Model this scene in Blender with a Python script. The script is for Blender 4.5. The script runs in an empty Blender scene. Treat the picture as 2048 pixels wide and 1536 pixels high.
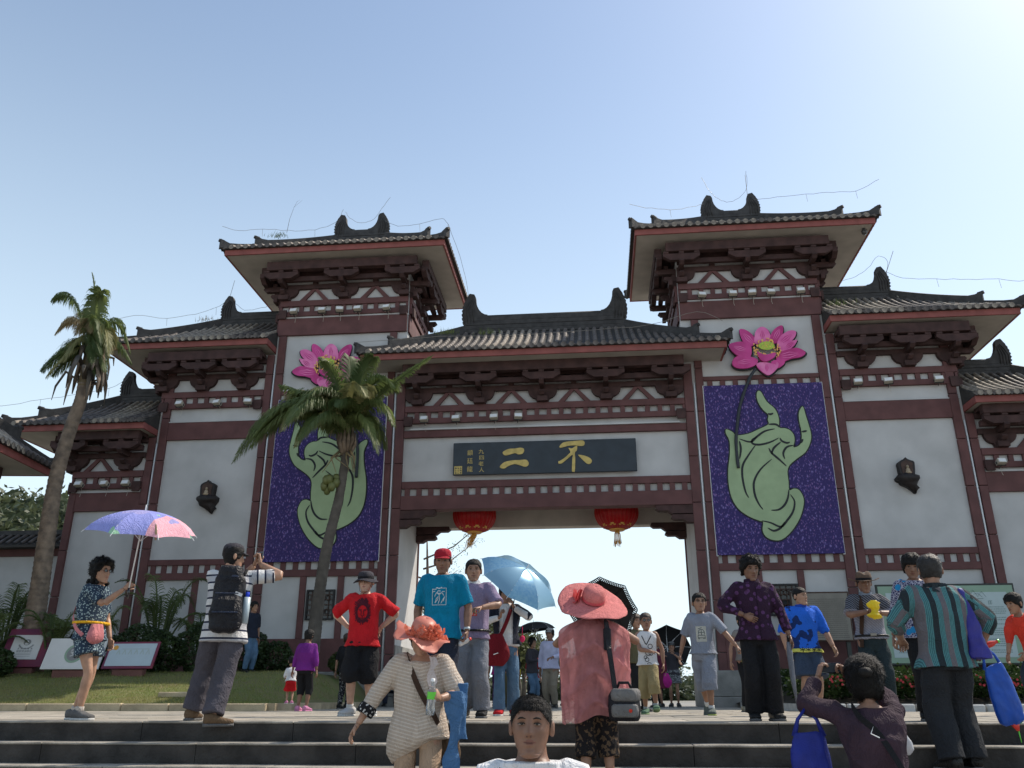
import bpy, bmesh, math, random
import numpy as np
from mathutils import Vector, Matrix, noise
from mathutils.bvhtree import BVHTree
R = math.radians
rnd = random.Random(7)
SC = bpy.context.scene
COL = SC.collection

# ------------------------------------------------------------------ camera
cd = bpy.data.cameras.new('camera'); cam = bpy.data.objects.new('camera', cd); COL.objects.link(cam)
cd.sensor_width = 36.0; cd.lens = 1691.06 / 2048 * 36.0; cd.clip_end = 3000; cd.clip_start = 0.05
cam.location = (1.403, -24.0, 0.2)
cam.rotation_euler = (R(90 + 20.43), R(0.03), R(5.563))
SC.camera = cam
# ------------------------------------------------------------------ sky, sun, exposure
SUN_AZ, SUN_EL = 53.0, 49.0            # azimuth clockwise from +Y towards +X
w = bpy.data.worlds.new("World"); SC.world = w; w.use_nodes = True
nt = w.node_tree; bg = nt.nodes['Background']
sky = nt.nodes.new('ShaderNodeTexSky'); sky.sky_type = 'NISHITA'; sky.sun_disc = False
sky.sun_elevation = R(SUN_EL); sky.sun_rotation = R(SUN_AZ)
sky.altitude = 0; sky.air_density = 1.2; sky.dust_density = 1.15; sky.ozone_density = 4.0
hs = nt.nodes.new('ShaderNodeHueSaturation'); hs.inputs['Saturation'].default_value = .97
nt.links.new(sky.outputs[0], hs.inputs['Color']); 
tcw = nt.nodes.new('ShaderNodeTexCoord'); sx_ = nt.nodes.new('ShaderNodeSeparateXYZ'); mr = nt.nodes.new('ShaderNodeMapRange'); mr.interpolation_type = 'SMOOTHSTEP'
mr.inputs['From Min'].default_value = -.02; mr.inputs['From Max'].default_value = .76; mr.inputs['To Min'].default_value = .9; mr.inputs['To Max'].default_value = .12
mxw = nt.nodes.new('ShaderNodeMixRGB'); mxw.inputs[2].default_value = (6.0, 7.2, 7.8, 1)     # pale haze band low over the horizon, all the way round
nt.links.new(tcw.outputs['Generated'], sx_.inputs[0]); nt.links.new(sx_.outputs['Z'], mr.inputs[0]); nt.links.new(mr.outputs[0], mxw.inputs[0])
nt.links.new(hs.outputs[0], mxw.inputs[1]); nt.links.new(mxw.outputs[0], bg.inputs[0])
bg.inputs[1].default_value = 0.096
sl = bpy.data.lights.new('sun', 'SUN'); sl.energy = 3.2; sl.angle = R(0.6); sl.color = (1.0, 0.90, 0.77)
sun = bpy.data.objects.new('sun', sl); COL.objects.link(sun)
sd = Vector((math.sin(R(SUN_AZ)) * math.cos(R(SUN_EL)), math.cos(R(SUN_AZ)) * math.cos(R(SUN_EL)), math.sin(R(SUN_EL))))
sun.rotation_euler = sd.to_track_quat('Z', 'Y').to_euler(); sun.location = (30, 30, 40)
vs = SC.view_settings; vs.view_transform = 'Standard'; vs.look = 'None'; vs.exposure = 0.72; vs.gamma = 1.0
vs.use_curve_mapping = False

# ------------------------------------------------------------------ materials
def mat(name, col, rough=0.7, bump=0.0, bscale=40, var=0.0, vscale=3.0, col2=None, metal=0, trans=0.0, sss=0, spec=0.4, dirt=0.0, coat=0):
    m = bpy.data.materials.new(name); m.use_nodes = True; n = m.node_tree.nodes; l = m.node_tree.links
    b = n['Principled BSDF']; b.inputs['Base Color'].default_value = (*col, 1); b.inputs['Roughness'].default_value = rough
    b.inputs['Metallic'].default_value = metal; b.inputs['Specular IOR Level'].default_value = spec
    b.inputs['Coat Weight'].default_value = coat
    tc = n.new('ShaderNodeTexCoord'); m['_'] = 1
    if var > 0 or col2:
        nz = n.new('ShaderNodeTexNoise'); nz.inputs['Scale'].default_value = vscale; nz.inputs['Detail'].default_value = 6
        l.new(tc.outputs['Object'], nz.inputs['Vector'])
        cr = n.new('ShaderNodeValToRGB'); cr.color_ramp.elements[0].position = .35; cr.color_ramp.elements[1].position = .68
        c2 = col2 or tuple(c * (1 - var) for c in col); c1 = col if col2 else tuple(min(1, c * (1 + var * .5)) for c in col)
        cr.color_ramp.elements[0].color = (*c2, 1); cr.color_ramp.elements[1].color = (*c1, 1)
        l.new(nz.outputs['Fac'], cr.inputs[0]); src = cr.outputs[0]
        if dirt > 0:
            mp = n.new('ShaderNodeMapping'); mp.inputs['Scale'].default_value = (3.5, 3.5, .25)
            l.new(tc.outputs['Object'], mp.inputs[0]); n2 = n.new('ShaderNodeTexNoise'); n2.inputs['Scale'].default_value = 2.2; n2.inputs['Detail'].default_value = 8
            l.new(mp.outputs[0], n2.inputs['Vector'])
            r2 = n.new('ShaderNodeValToRGB'); r2.color_ramp.elements[0].position = .46; r2.color_ramp.elements[1].position = .74
            r2.color_ramp.elements[1].color = (dirt, dirt, dirt, 1); r2.color_ramp.elements[0].color = (0, 0, 0, 1)
            mx = n.new('ShaderNodeMixRGB'); mx.blend_type = 'MIX'; l.new(r2.outputs[0], mx.inputs[0]); l.new(src, mx.inputs[1])
            mx.inputs[2].default_value = (col[0] * .35, col[1] * .32, col[2] * .28, 1); src = mx.outputs[0]
        l.new(src, b.inputs['Base Color'])
    if bump > 0:
        nb = n.new('ShaderNodeTexNoise'); nb.inputs['Scale'].default_value = bscale; nb.inputs['Detail'].default_value = 5
        l.new(tc.outputs['Object'], nb.inputs['Vector'])
        bp = n.new('ShaderNodeBump'); bp.inputs['Strength'].default_value = bump; bp.inputs['Distance'].default_value = .02
        l.new(nb.outputs['Fac'], bp.inputs['Height']); l.new(bp.outputs[0], b.inputs['Normal'])
    if trans > 0:
        tr = n.new('ShaderNodeBsdfTranslucent'); ms = n.new('ShaderNodeMixShader'); ms.inputs[0].default_value = trans
        out = n['Material Output']; l.new(b.outputs[0], ms.inputs[1]); l.new(tr.outputs[0], ms.inputs[2]); l.new(ms.outputs[0], out.inputs[0])
        bc = b.inputs['Base Color']
        if bc.is_linked: l.new(bc.links[0].from_socket, tr.inputs[0])
        else: tr.inputs[0].default_value = (*col, 1)
    if sss > 0:
        b.inputs['Subsurface Weight'].default_value = sss; b.inputs['Subsurface Radius'].default_value = (.012, .005, .003)
    return m
def nodes(m): return m.node_tree.nodes, m.node_tree.links, m.node_tree.nodes['Principled BSDF']

M = {}
M['plaster'] = mat('plaster', (.52, .51, .50), .9, .3, 90, .13, 1.1, dirt=.5)
M['soffit'] = mat('soffit', (.46, .42, .37), .9, .15, 60, .12, 2.0)
M['timber'] = mat('red_timber', (.125, .052, .049), .75, .25, 60, .22, 2.5, dirt=.35)
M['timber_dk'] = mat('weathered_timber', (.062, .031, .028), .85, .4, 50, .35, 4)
M['fascia'] = mat('fascia', (.27, .085, .075), .75, .2, 60, .2, 3, dirt=.3)
M['tile'] = mat('grey_tile', (.15, .125, .11), .65, .6, 30, 0, 4, col2=(.05, .043, .04))
M['tile2'] = mat('weathered_tile', (.36, .31, .25), .75, .6, 35, 0, 7, col2=(.15, .125, .105))
M['pan'] = mat('pan_tile', (.05, .045, .042), .85, .5, 30, .3, 5)
M['ridge'] = mat('ridge_clay', (.05, .047, .046), .75, .6, 30, .35, 6)
M['stone'] = mat('grey_stone', (.25, .24, .22), .85, .4, 40, .25, 3, dirt=.3)
M['white'] = mat('white_paint', (.75, .75, .74), .5)
M['pipe'] = mat('white_pipe', (.7, .7, .7), .5, 0, 1, .1, 2)

# ------------------------------------------------------------------ mesh helpers
class MB:
    def __init__(s): s.v = []; s.f = []; s.m = []; s.cur = 0
    def add(s, vs, fs, mi=None):
        o = len(s.v); s.v += [tuple(v) for v in vs]; s.f += [tuple(i + o for i in f) for f in fs]; s.m += [s.cur if mi is None else mi] * len(fs); return s
    def box(s, x0, x1, y0, y1, z0, z1, mi=None):
        if x0 > x1: x0, x1 = x1, x0
        return s.add([(x0, y0, z0), (x1, y0, z0), (x1, y1, z0), (x0, y1, z0), (x0, y0, z1), (x1, y0, z1), (x1, y1, z1), (x0, y1, z1)],
              [(0, 3, 2, 1), (4, 5, 6, 7), (0, 1, 5, 4), (1, 2, 6, 5), (2, 3, 7, 6), (3, 0, 4, 7)], mi)
    def prism(s, pts, fn, t0, t1, mi=None):
        """pts 2-D outline (ccw), fn(u,v,t)->xyz"""
        n = len(pts)
        vs = [fn(u, v, t0) for u, v in pts] + [fn(u, v, t1) for u, v in pts]
        fs = [tuple(range(n))[::-1], tuple(range(n, 2 * n))] + [(i, (i + 1) % n, n + (i + 1) % n, n + i) for i in range(n)]
        return s.add(vs, fs, mi)
    def loft(s, rings, closed=True, caps=True, mi=None):
        n = len(rings[0]); vs = [p for r in rings for p in r]; fs = []
        for k in range(len(rings) - 1):
            for i in range(n if closed else n - 1):
                j = (i + 1) % n; fs.append((k * n + i, k * n + j, (k + 1) * n + j, (k + 1) * n + i))
        if caps:
            fs.append(tuple(range(n))[::-1]); b = (len(rings) - 1) * n; fs.append(tuple(range(b, b + n)))
        return s.add(vs, fs, mi)
    def tube(s, pts, r, n=8, mi=None, caps=True, flat=1.0):
        pts = [Vector(p) for p in pts]; rr = r if isinstance(r, (list, tuple)) else [r] * len(pts); rings = []
        up = None
        for i, p in enumerate(pts):
            t = (pts[min(i + 1, len(pts) - 1)] - pts[max(i - 1, 0)])
            t = t.normalized() if t.length > 1e-9 else Vector((0, 0, 1))
            if up is None:
                up = Vector((0, 0, 1)) if abs(t.z) < .9 else Vector((0, 1, 0))
            a = t.cross(up).normalized(); up = a.cross(t).normalized()
            rings.append([p + a * (math.cos(2 * math.pi * k / n) * rr[i]) + up * (math.sin(2 * math.pi * k / n) * rr[i] * flat) for k in range(n)])
        return s.loft(rings, True, caps, mi)
    def lathe(s, prof, n=16, c=(0, 0, 0), mi=None, caps=False, warp=None):
        rings = []
        for r_, z in prof:
            ring = []
            for k in range(n):
                a = 2 * math.pi * k / n; x, y, zz = r_ * math.cos(a), r_ * math.sin(a), z
                if warp: x, y, zz = warp(x, y, zz, a)
                ring.append((c[0] + x, c[1] + y, c[2] + zz))
            rings.append(ring)
        return s.loft(rings, True, caps, mi)
    def grid(s, fn, nu, nv, mi=None):
        vs = [fn(i / (nu - 1), j / (nv - 1)) for j in range(nv) for i in range(nu)]
        return s.add(vs, [(j * nu + i, j * nu + i + 1, (j + 1) * nu + i + 1, (j + 1) * nu + i) for j in range(nv - 1) for i in range(nu - 1)], mi)
    def mesh(s, name, mats=None, smooth=False):
        me = bpy.data.meshes.new(name); me.from_pydata(s.v, [], s.f)
        for m_ in (mats if isinstance(mats, (list, tuple)) else [mats]):
            if m_: me.materials.append(m_)
        if len(me.materials) > 1: me.polygons.foreach_set('material_index', s.m)
        if smooth: me.polygons.foreach_set('use_smooth', [True] * len(me.polygons))
        me.update(); return me
    def build(s, name, mats, parent=None, smooth=False, loc=None, **kw):
        return link(name, s.mesh(name, mats, smooth), parent, loc, **kw)
def fixn(me):
    bm = bmesh.new(); bm.from_mesh(me); bmesh.ops.recalc_face_normals(bm, faces=bm.faces); bm.to_mesh(me); bm.free(); return me
def link(name, me, parent=None, loc=None, **kw):
    o = bpy.data.objects.new(name, me); COL.objects.link(o)
    if parent: o.parent = parent
    if loc is not None: o.location = loc
    for k, v in kw.items(): o[k] = v
    return o
def thing(name, label, cat, loc=(0, 0, 0), rz=0, group=None):
    o = bpy.data.objects.new(name, None); COL.objects.link(o); o.empty_display_size = .2
    o.location = loc; o.rotation_euler = (0, 0, rz); o['label'] = label; o['category'] = cat
    if group: o['group'] = group
    return o
def tag(o, label, cat, group=None):
    o['label'] = label; o['category'] = cat
    if group: o['group'] = group
    return o
def bev(o, wd=.01, seg=1):
    m = o.modifiers.new('b', 'BEVEL'); m.width = wd; m.segments = seg; m.limit_method = 'ANGLE'; return o
HAND = [(5.305,7.498),(5.469,7.414),(5.585,7.307),(5.919,7.346),(6.216,7.47),(6.503,7.608),(6.506,7.748),(6.533,7.901),(6.401,8.059),(6.295,8.267),(6.262,8.456),(6.289,8.605),(6.35,8.641),(6.413,8.576),(6.529,8.303),(6.709,8.111),(6.789,7.942),(6.818,7.738),(6.804,7.507),(6.954,7.478),(7.088,7.413),(7.179,7.272),(7.181,7.091),(7.127,6.913),(7.258,6.933),(7.368,7.056),(7.408,7.355),(7.38,7.69),(7.402,7.934),(7.496,8.103),(7.545,8.089),(7.576,7.867),(7.63,7.56),(7.661,7.257),(7.604,7.019),(7.444,6.756),(7.189,6.573),(6.974,6.396),(6.886,6.211),(6.882,5.92),(6.876,5.671),(7.007,5.709),(7.139,5.665),(7.227,5.48),(7.217,5.252),(7.076,4.887),(6.818,4.529),(6.521,4.295),(6.277,4.289),(6.098,4.392),(6.034,4.571),(6.072,4.784),(5.978,4.825),(5.69,4.961),(5.434,5.176),(5.28,5.495),(5.232,5.902),(5.257,6.312),(5.342,6.755),(5.365,7.144),(5.283,7.377)]
HSTROKES = [[(5.649,7.197),(5.952,7.097),(6.136,7.242),(6.379,7.405),(6.67,7.469)],[(6.136,7.242),(6.003,7.156),(6.014,7.041),(6.226,7.011),(6.516,7.081),(6.753,7.194)],[(6.782,7.193),(6.828,7.101),(6.962,7.038),(7.049,7.065)],[(6.853,6.565),(6.828,6.743),(6.948,6.918),(7.133,6.961)],[(6.441,6.903),(6.509,6.752),(6.686,6.569),(6.875,6.358)],[(6.506,6.722),(6.581,6.899),(6.797,7.072)],[(6.084,7.003),(5.858,6.71),(5.672,6.419),(5.628,6.067),(5.673,5.659),(5.75,5.473)],[(6.491,6.574),(6.153,6.288),(5.94,5.943),(5.917,5.596),(5.999,5.307),(6.103,5.134)],[(6.32,5.112),(6.53,5.125),(6.709,5.263),(6.814,5.46),(6.867,5.689)],[(6.889,5.545),(6.981,5.342),(6.906,5.06),(6.714,4.81),(6.533,4.646),(6.273,4.763),(6.033,4.824)],[(6.176,4.625),(6.331,4.538),(6.529,4.618),(6.656,4.783)],[(5.643,7.136),(5.66,6.895),(5.599,6.599)],[(6.519,7.932),(6.603,7.911),(6.675,7.945)],[(7.408,7.355),(7.563,7.381)],[(7.341,7.015),(7.423,7.144)],[(6.503,7.608),(6.712,7.601),(6.816,7.507)]]
STEM = [(6.309,9.313),(6.142,9.096),(5.961,8.723),(5.81,8.352),(5.713,8.044),(5.599,7.495),(5.543,7.133),(5.528,6.714),(5.537,6.329)]
PETALS = [[(6.154,10.105),(6.011,10.275),(5.964,10.608),(6.142,10.6),(6.334,10.426),(6.399,10.193),(6.298,10.066)],[(6.393,10.127),(6.389,10.39),(6.468,10.585),(6.638,10.678),(6.793,10.571),(6.857,10.337),(6.79,10.143)],[(6.807,10.143),(6.864,10.403),(7.003,10.595),(7.209,10.699),(7.246,10.551),(7.183,10.356),(7.012,10.134)],[(7.009,10.102),(7.154,10.358),(7.407,10.511),(7.598,10.483),(7.56,10.307),(7.363,10.119),(7.053,9.969)],[(7.05,9.937),(7.304,10.122),(7.578,10.208),(7.588,10.142),(7.465,9.985),(7.214,9.833)],[(7.036,9.808),(7.279,9.895),(7.577,9.948),(7.804,9.796),(7.66,9.653),(7.363,9.601),(7.061,9.503),(6.931,9.65)],[(6.243,10.101),(6.016,10.209),(5.747,10.187),(5.604,10.108),(5.692,9.895),(5.912,9.723),(6.205,9.712)],[(6.205,9.712),(5.915,9.756),(5.733,9.698),(5.646,9.52),(5.762,9.374),(6.053,9.35),(6.326,9.449),(6.4,9.607)],[(6.771,9.515),(6.953,9.585),(7.177,9.499),(6.984,9.327),(6.842,9.364)],[(6.358,9.48),(6.538,9.524),(6.767,9.476),(6.962,9.392),(6.89,9.267),(6.731,9.132),(6.613,9.118),(6.452,9.252),(6.36,9.383)],[(6.395,9.847),(6.533,9.763),(6.678,9.744),(6.917,9.793),(6.873,9.653),(6.625,9.521),(6.458,9.605)]]
POD = [(6.685,10.022),(6.439,10.032),(6.7,10.165)]
CHARS = [[(-1.181,7.006),(-1.023,7.091),(-0.821,7.1),(-0.676,7.12),(-0.576,7.093),(-0.562,7.004),(-0.62,6.931),(-0.735,6.92),(-0.821,6.958),(-0.965,6.926),(-1.109,6.894),(-1.181,6.947)],[(-1.266,6.58),(-1.137,6.694),(-0.907,6.741),(-0.678,6.747),(-0.506,6.751),(-0.426,6.66),(-0.45,6.573),(-0.536,6.537),(-0.678,6.588),(-0.85,6.627),(-1.022,6.573),(-1.137,6.503),(-1.251,6.52)],[(0.486,7.137),(0.588,7.238),(0.761,7.269),(0.961,7.281),(1.161,7.287),(1.216,7.22),(1.185,7.132),(1.071,7.12),(0.929,7.145),(0.758,7.138),(0.614,7.104),(0.5,7.086)],[(0.742,7.071),(0.841,7.053),(0.957,7.124),(0.999,7.108),(0.982,6.99),(0.923,6.918),(0.932,6.726),(0.909,6.377),(0.866,6.355),(0.824,6.379),(0.836,6.612),(0.848,6.758),(0.85,6.861),(0.691,6.733),(0.547,6.62),(0.447,6.608),(0.44,6.681),(0.477,6.686),(0.607,6.765),(0.737,6.879),(0.796,6.951)],[(1.02,6.856),(1.204,6.822),(1.343,6.759),(1.411,6.67),(1.366,6.583),(1.281,6.577),(1.185,6.661),(1.089,6.766)]]
# ================================================================== GROUND
EY = -15.6; RIS = .177; TRD = .30; NST = 9; LOWZ = -RIS * NST
def struct(o): o['kind'] = 'structure'; return o
M['paving'] = mat('granite_paving', (.40, .37, .33), .85, .35, 40, .2, 1.1, dirt=0)
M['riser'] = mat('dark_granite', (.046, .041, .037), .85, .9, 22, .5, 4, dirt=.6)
M['edge'] = mat('sunlit_step_tread', (.30, .275, .235), .8, .5, 40, .4, 4)  # tread colour kept pale for the sunlit line along each step
M['grass'] = mat('lawn_soil', (.12, .15, .04), .95, .6, 60, 0, 3, col2=(.16, .14, .06))
M['asph'] = mat('far_ground', (.22, .21, .18), .9, .3, 20, .2, .2)
g = MB(); g.box(-600, 600, -15.0, 1500, -.6, -.012); struct(g.build('ground', M['asph']))
g = MB(); g.box(-600, 600, -200, EY - NST * TRD + .0, LOWZ - .3, LOWZ); struct(g.build('lower_plaza', M['paving']))
stairs = struct(link('staircase', None)) if False else bpy.data.objects.new('staircase', None)
COL.objects.link(stairs); stairs['kind'] = 'structure'
# landing slabs one by one
slab_root = bpy.data.objects.new('plaza', None); COL.objects.link(slab_root); slab_root['kind'] = 'structure'
g = MB(); g.box(-24, 24, EY + .25, 30, -.5, -.006); g.build('paving_bed', M['stone'], slab_root)
slabm = []
for k in range(4):
    s = MB(); s.box(-.443, .443, -.443, .443, -.05, 0)
    mm = mat('slab_%d' % k, [(.36, .32, .26), (.33, .30, .245), (.30, .275, .23), (.38, .34, .28)][k], .85, .6, 30, .28, 3.5)
    slabm.append(s.mesh('slab', mm))
y = EY + .36 + .45; row = 0
while y < -1.5:
    off = .45 if row % 2 else 0
    for i in range(-9, 11):
        X = i * .9 + off
        hw = 4.6 * (1 if y > -8.3 else 3)
        if abs(X) > 8.6 or (y > -8.6 and abs(X - .2) > 4.5): continue
        link('paving_slab', rnd.choice(slabm), slab_root, (X, y, rnd.uniform(.0, .005)))
    y += .9; row += 1
for k in range(NST):
    yf = EY - k * TRD
    for i in range(-7, 8):
        if k > 3: 
            continue
        x0 = i * 1.5 + (.7 if k % 2 else 0)
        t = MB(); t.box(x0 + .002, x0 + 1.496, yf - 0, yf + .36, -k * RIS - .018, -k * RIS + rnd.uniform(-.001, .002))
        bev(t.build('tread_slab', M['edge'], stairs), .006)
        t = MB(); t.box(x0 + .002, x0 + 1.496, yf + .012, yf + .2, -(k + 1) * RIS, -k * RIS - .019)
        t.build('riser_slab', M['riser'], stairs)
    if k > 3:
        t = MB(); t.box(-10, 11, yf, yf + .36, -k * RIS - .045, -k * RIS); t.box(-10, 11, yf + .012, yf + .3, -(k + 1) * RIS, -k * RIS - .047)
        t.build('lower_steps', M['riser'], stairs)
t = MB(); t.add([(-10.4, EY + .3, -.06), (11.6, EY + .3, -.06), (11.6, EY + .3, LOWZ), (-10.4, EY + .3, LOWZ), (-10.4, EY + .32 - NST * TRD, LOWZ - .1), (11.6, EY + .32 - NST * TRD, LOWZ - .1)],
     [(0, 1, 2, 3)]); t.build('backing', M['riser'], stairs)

# planting beds each side: raised ground rising to the wall
def bedz(y): return .10 + max(0, min(y + 8.3, 3.6)) * .185
def make_bed(sgn, name):
    b = MB(); xi, xo = (-4.5, -24) if sgn < 0 else (4.9, 24)
    def fn(u, v):
        x = xi + (xo - xi) * u; yy = -8.3 + 8.2 * v
        z = bedz(yy); k = min(1, abs(x - xi) / .9); z = .1 + (z - .1) * (k * k * (3 - 2 * k)) + noise.noise(Vector((x * .8, yy * .8, 0))) * .04 * k
        return (x, yy, z if sgn < 0 else min(z, .1 + (z - .1) * .45))
    b.grid(fn, 90, 50)
    if sgn > 0: b.f = [f[::-1] for f in b.f]
    return struct(b.build(name, M['grass'] if sgn < 0 else M['soil'], None, True))
M['soil'] = mat('planting_soil', (.05, .04, .028), .95, .6, 40, .3, 3)
lawn = make_bed(-1, 'lawn'); bedr = make_bed(1, 'planting_bed')
M['kerb'] = mat('sandstone_kerb', (.42, .34, .22), .85, .4, 40, .25, 4)
kerb = bpy.data.objects.new('kerb', None); COL.objects.link(kerb); kerb['kind'] = 'structure'
kb = MB(); kb.box(-.445, .445, -.08, .08, -.05, .13); kbm = kb.mesh('kerb_stone', M['kerb'])
for i in range(14): bev(link('kerb_stone', kbm, kerb, (-4.95 - i * .9, -8.38 + rnd.uniform(-.005, .005), rnd.uniform(-.004, .004))), .02)
for i in range(8):
    o = link('kerb_stone', kbm, kerb, (-4.45, -7.9 + i * .9, 0)); o.rotation_euler.z = R(90)
M['block'] = mat('pale_block', (.45, .45, .43), .8, .3, 50, .2, 5)
eb = MB(); eb.box(-.17, .17, -.06, .06, -.04, .12); ebm = eb.mesh('edging_block', M['block'])
for i in range(36): o = bev(link('edging_block', ebm, kerb, (4.95 + i * .37, -8.38, rnd.uniform(-.01, .01))), .02)
for i in range(18): o = link('edging_block', ebm, kerb, (4.85, -8.1 + i * .37, 0)); o.rotation_euler.z = R(90)

# ================================================================== GATEHOUSE
gate = thing('gatehouse', 'white and dark red Chinese gatehouse with tiled hip roofs, two tall towers and stepped wings', 'gatehouse')
def beam(x0, x1, y0, y1, z0, z1, mk='timber', name='beam', bv=.008):
    b = MB(); b.box(x0, x1, y0, y1, z0, z1); return bev(b.build(name, M[mk], gate), bv)
def both(fn):
    for s in (-1, 1): fn(s)
DB = 2.8
# walls
def walls(s):
    def w_(x0, x1, z1, z0=0, y0=0, y1=DB, name='wall'):
        b = MB(); b.box(s * x0, s * x1, y0, y1, z0, z1); b.build(name, M['plaster'], gate)
    w_(4.24, 8.46, 13.5); w_(8.462, 12.0, 10.45, 0, .002, DB - .002); w_(12.002, 14.5, 7.8, 0, .004, DB - .004)
both(walls)
b = MB(); b.box(-4.236, 4.236, .05, .3, 5.37, 9.6); b.box(-4.236, 4.236, .302, DB - .302, 6.7, 9.6); b.box(-4.236, 4.236, DB - .3, DB, 5.37, 9.6); b.build('lintel_wall', M['plaster'], gate)
# pilasters (in segments) and downpipes
segm = {}
def pilaster(x0, x1, z0, z1, y0=-.09, y1=.02):
    zs = [z0]
    while zs[-1] + 1.35 < z1 - .4: zs.append(zs[-1] + 1.35)
    zs.append(z1)
    for a, c in zip(zs[:-1], zs[1:]):
        beam(x0, x1, y0, y1, a + .008, c - .008, 'timber', 'pilaster_block', .01)
def pilas(s):
    for x0, x1, z0, z1 in ((4.2, 4.46, 0, 9.62), (4.56, 4.78, 0, 11.05), (8.14, 8.38, .3, 11.05), (8.48, 8.7, .3, 10.42), (11.66, 11.9, .3, 10.42), (12.0, 12.22, .3, 7.8), (14.28, 14.5, .3, 6.1)):
        pilaster(s * x0, s * x1, z0, z1) if s > 0 else pilaster(s * x1, s * x0, z0, z1)
    for x, z1 in ((4.51, 9.0), (8.43, 10.1), (11.95, 7.6)):
        b = MB(); b.tube([(s * x, -.05, .3), (s * x, -.05, z1)], .024, 8); b.build('downpipe', M['pipe'], gate, True)
both(pilas)
def dent(x0, x1, z0, z1, n, y=-.05, w_=.15):
    """row of short red posts between two rails"""
    st = (x1 - x0) / n
    b = MB(); b.box(-w_ / 2, w_ / 2, y, .01, z0 + .003, z1 - .003); me = b.mesh('dentil', M['timber'])
    for i in range(n): link('dentil', me, gate, (x0 + st * (i + .5), 0, 0))
def dots(s):
    # tower
    a, c = (4.782, 8.138) if s > 0 else (-8.138, -4.782)
    a2, c2 = (4.262, 8.438) if s > 0 else (-8.438, -4.262); beam(a2, c2, -.095, .01, 11.06, 11.65, name='lintel_beam')
    beam(a, c, -.07, .01, 9.05, 9.18); dent(a, c, 8.87, 9.05, 9)
    dent(a, c, 3.69, 3.93, 9); beam(a, c, -.07, .01, 3.49, 3.69)
    for xm in (5.83, 6.94): beam(s * xm - .09, s * xm + .09, -.065, .01, 1.78, 3.487, name='mullion')
    beam(a, c, -.08, .01, .9, 1.78, name='plinth_board'); beam(s * 4.1, s * 8.6, -.16, .02, .25, .9, 'stone', 'plinth', .02)
    beam(s * 4.1, s * 8.6, -.2, .02, -.1, .246, 'stone', 'plinth', .02)
    # wing 1
    a, c = (8.702, 11.658) if s > 0 else (-11.658, -8.702)
    beam(a, c, -.075, .01, 7.69, 8.25, name='lintel_beam')
    beam(a, c, -.07, .01, 3.86, 4.03); dent(a, c, 3.64, 3.86, 9); beam(a, c, -.07, .01, 3.44, 3.64)
    for xm in (10.15,): beam(s * xm - .09, s * xm + .09, -.065, .01, 1.4, 3.437, name='mullion')
    beam(a, c, -.08, .01, .5, 1.4, name='plinth_board')
    # wing 2
    a, c = (12.222, 14.278) if s > 0 else (-14.278, -12.222)
    beam(a, c, -.075, .01, 5.52, 6.08, name='lintel_beam')
    beam(a, c, -.08, .01, .5, 1.4, name='plinth_board')
both(dots)
# central lintel
beam(-4.196, 4.196, -.10, .3, 5.35, 5.765, name='lintel_beam'); beam(-4.196, 4.196, -.06, .06, 5.99, 6.2)
dent(-4.196, 4.196, 5.767, 5.988, 24, -.045)
beam(-4.196, 4.196, -.06, .06, 7.55, 7.77); b = MB(); b.box(-4.0, 4.0, -.1, .05, 7.772, 7.82); b.build('ledge', M['plaster'], gate)
beam(-4.196, 4.196, DB - .34, DB + .08, 5.28, 5.90, 'soffit', name='lintel_beam')
# passage corner brackets (pairs front and back)
def corner_bracket(s, y0):
    for zt, L, h in ((5.34, 1.05, .24), (5.07, .62, .22)):
        pts = [(0, 0), (L, 0), (L + .03, -h * .35), (L - .06, -h * .62), (L - .3, -h * .62), (L - .42, -h), (0, -h)]
        b = MB(); fn = lambda u, v, t: (s * (4.235 - u), t, zt + v)
        b.prism(pts, fn, y0, y0 + .3); me = fixn(b.mesh('corner_bracket', M['timber_dk'])); link('corner_bracket', me, gate)
for s in (-1, 1):
    for y0 in (-.08, DB - .35): corner_bracket(s, y0)
    beam(s * 4.2, s * 4.46, DB - .02, DB + .09, 0, 9.6)
    b = MB(); b.box(s * 4.18, s * 4.238, .05, DB, 0, 1.6); b.build('passage_plinth', M['stone'], gate)

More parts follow.
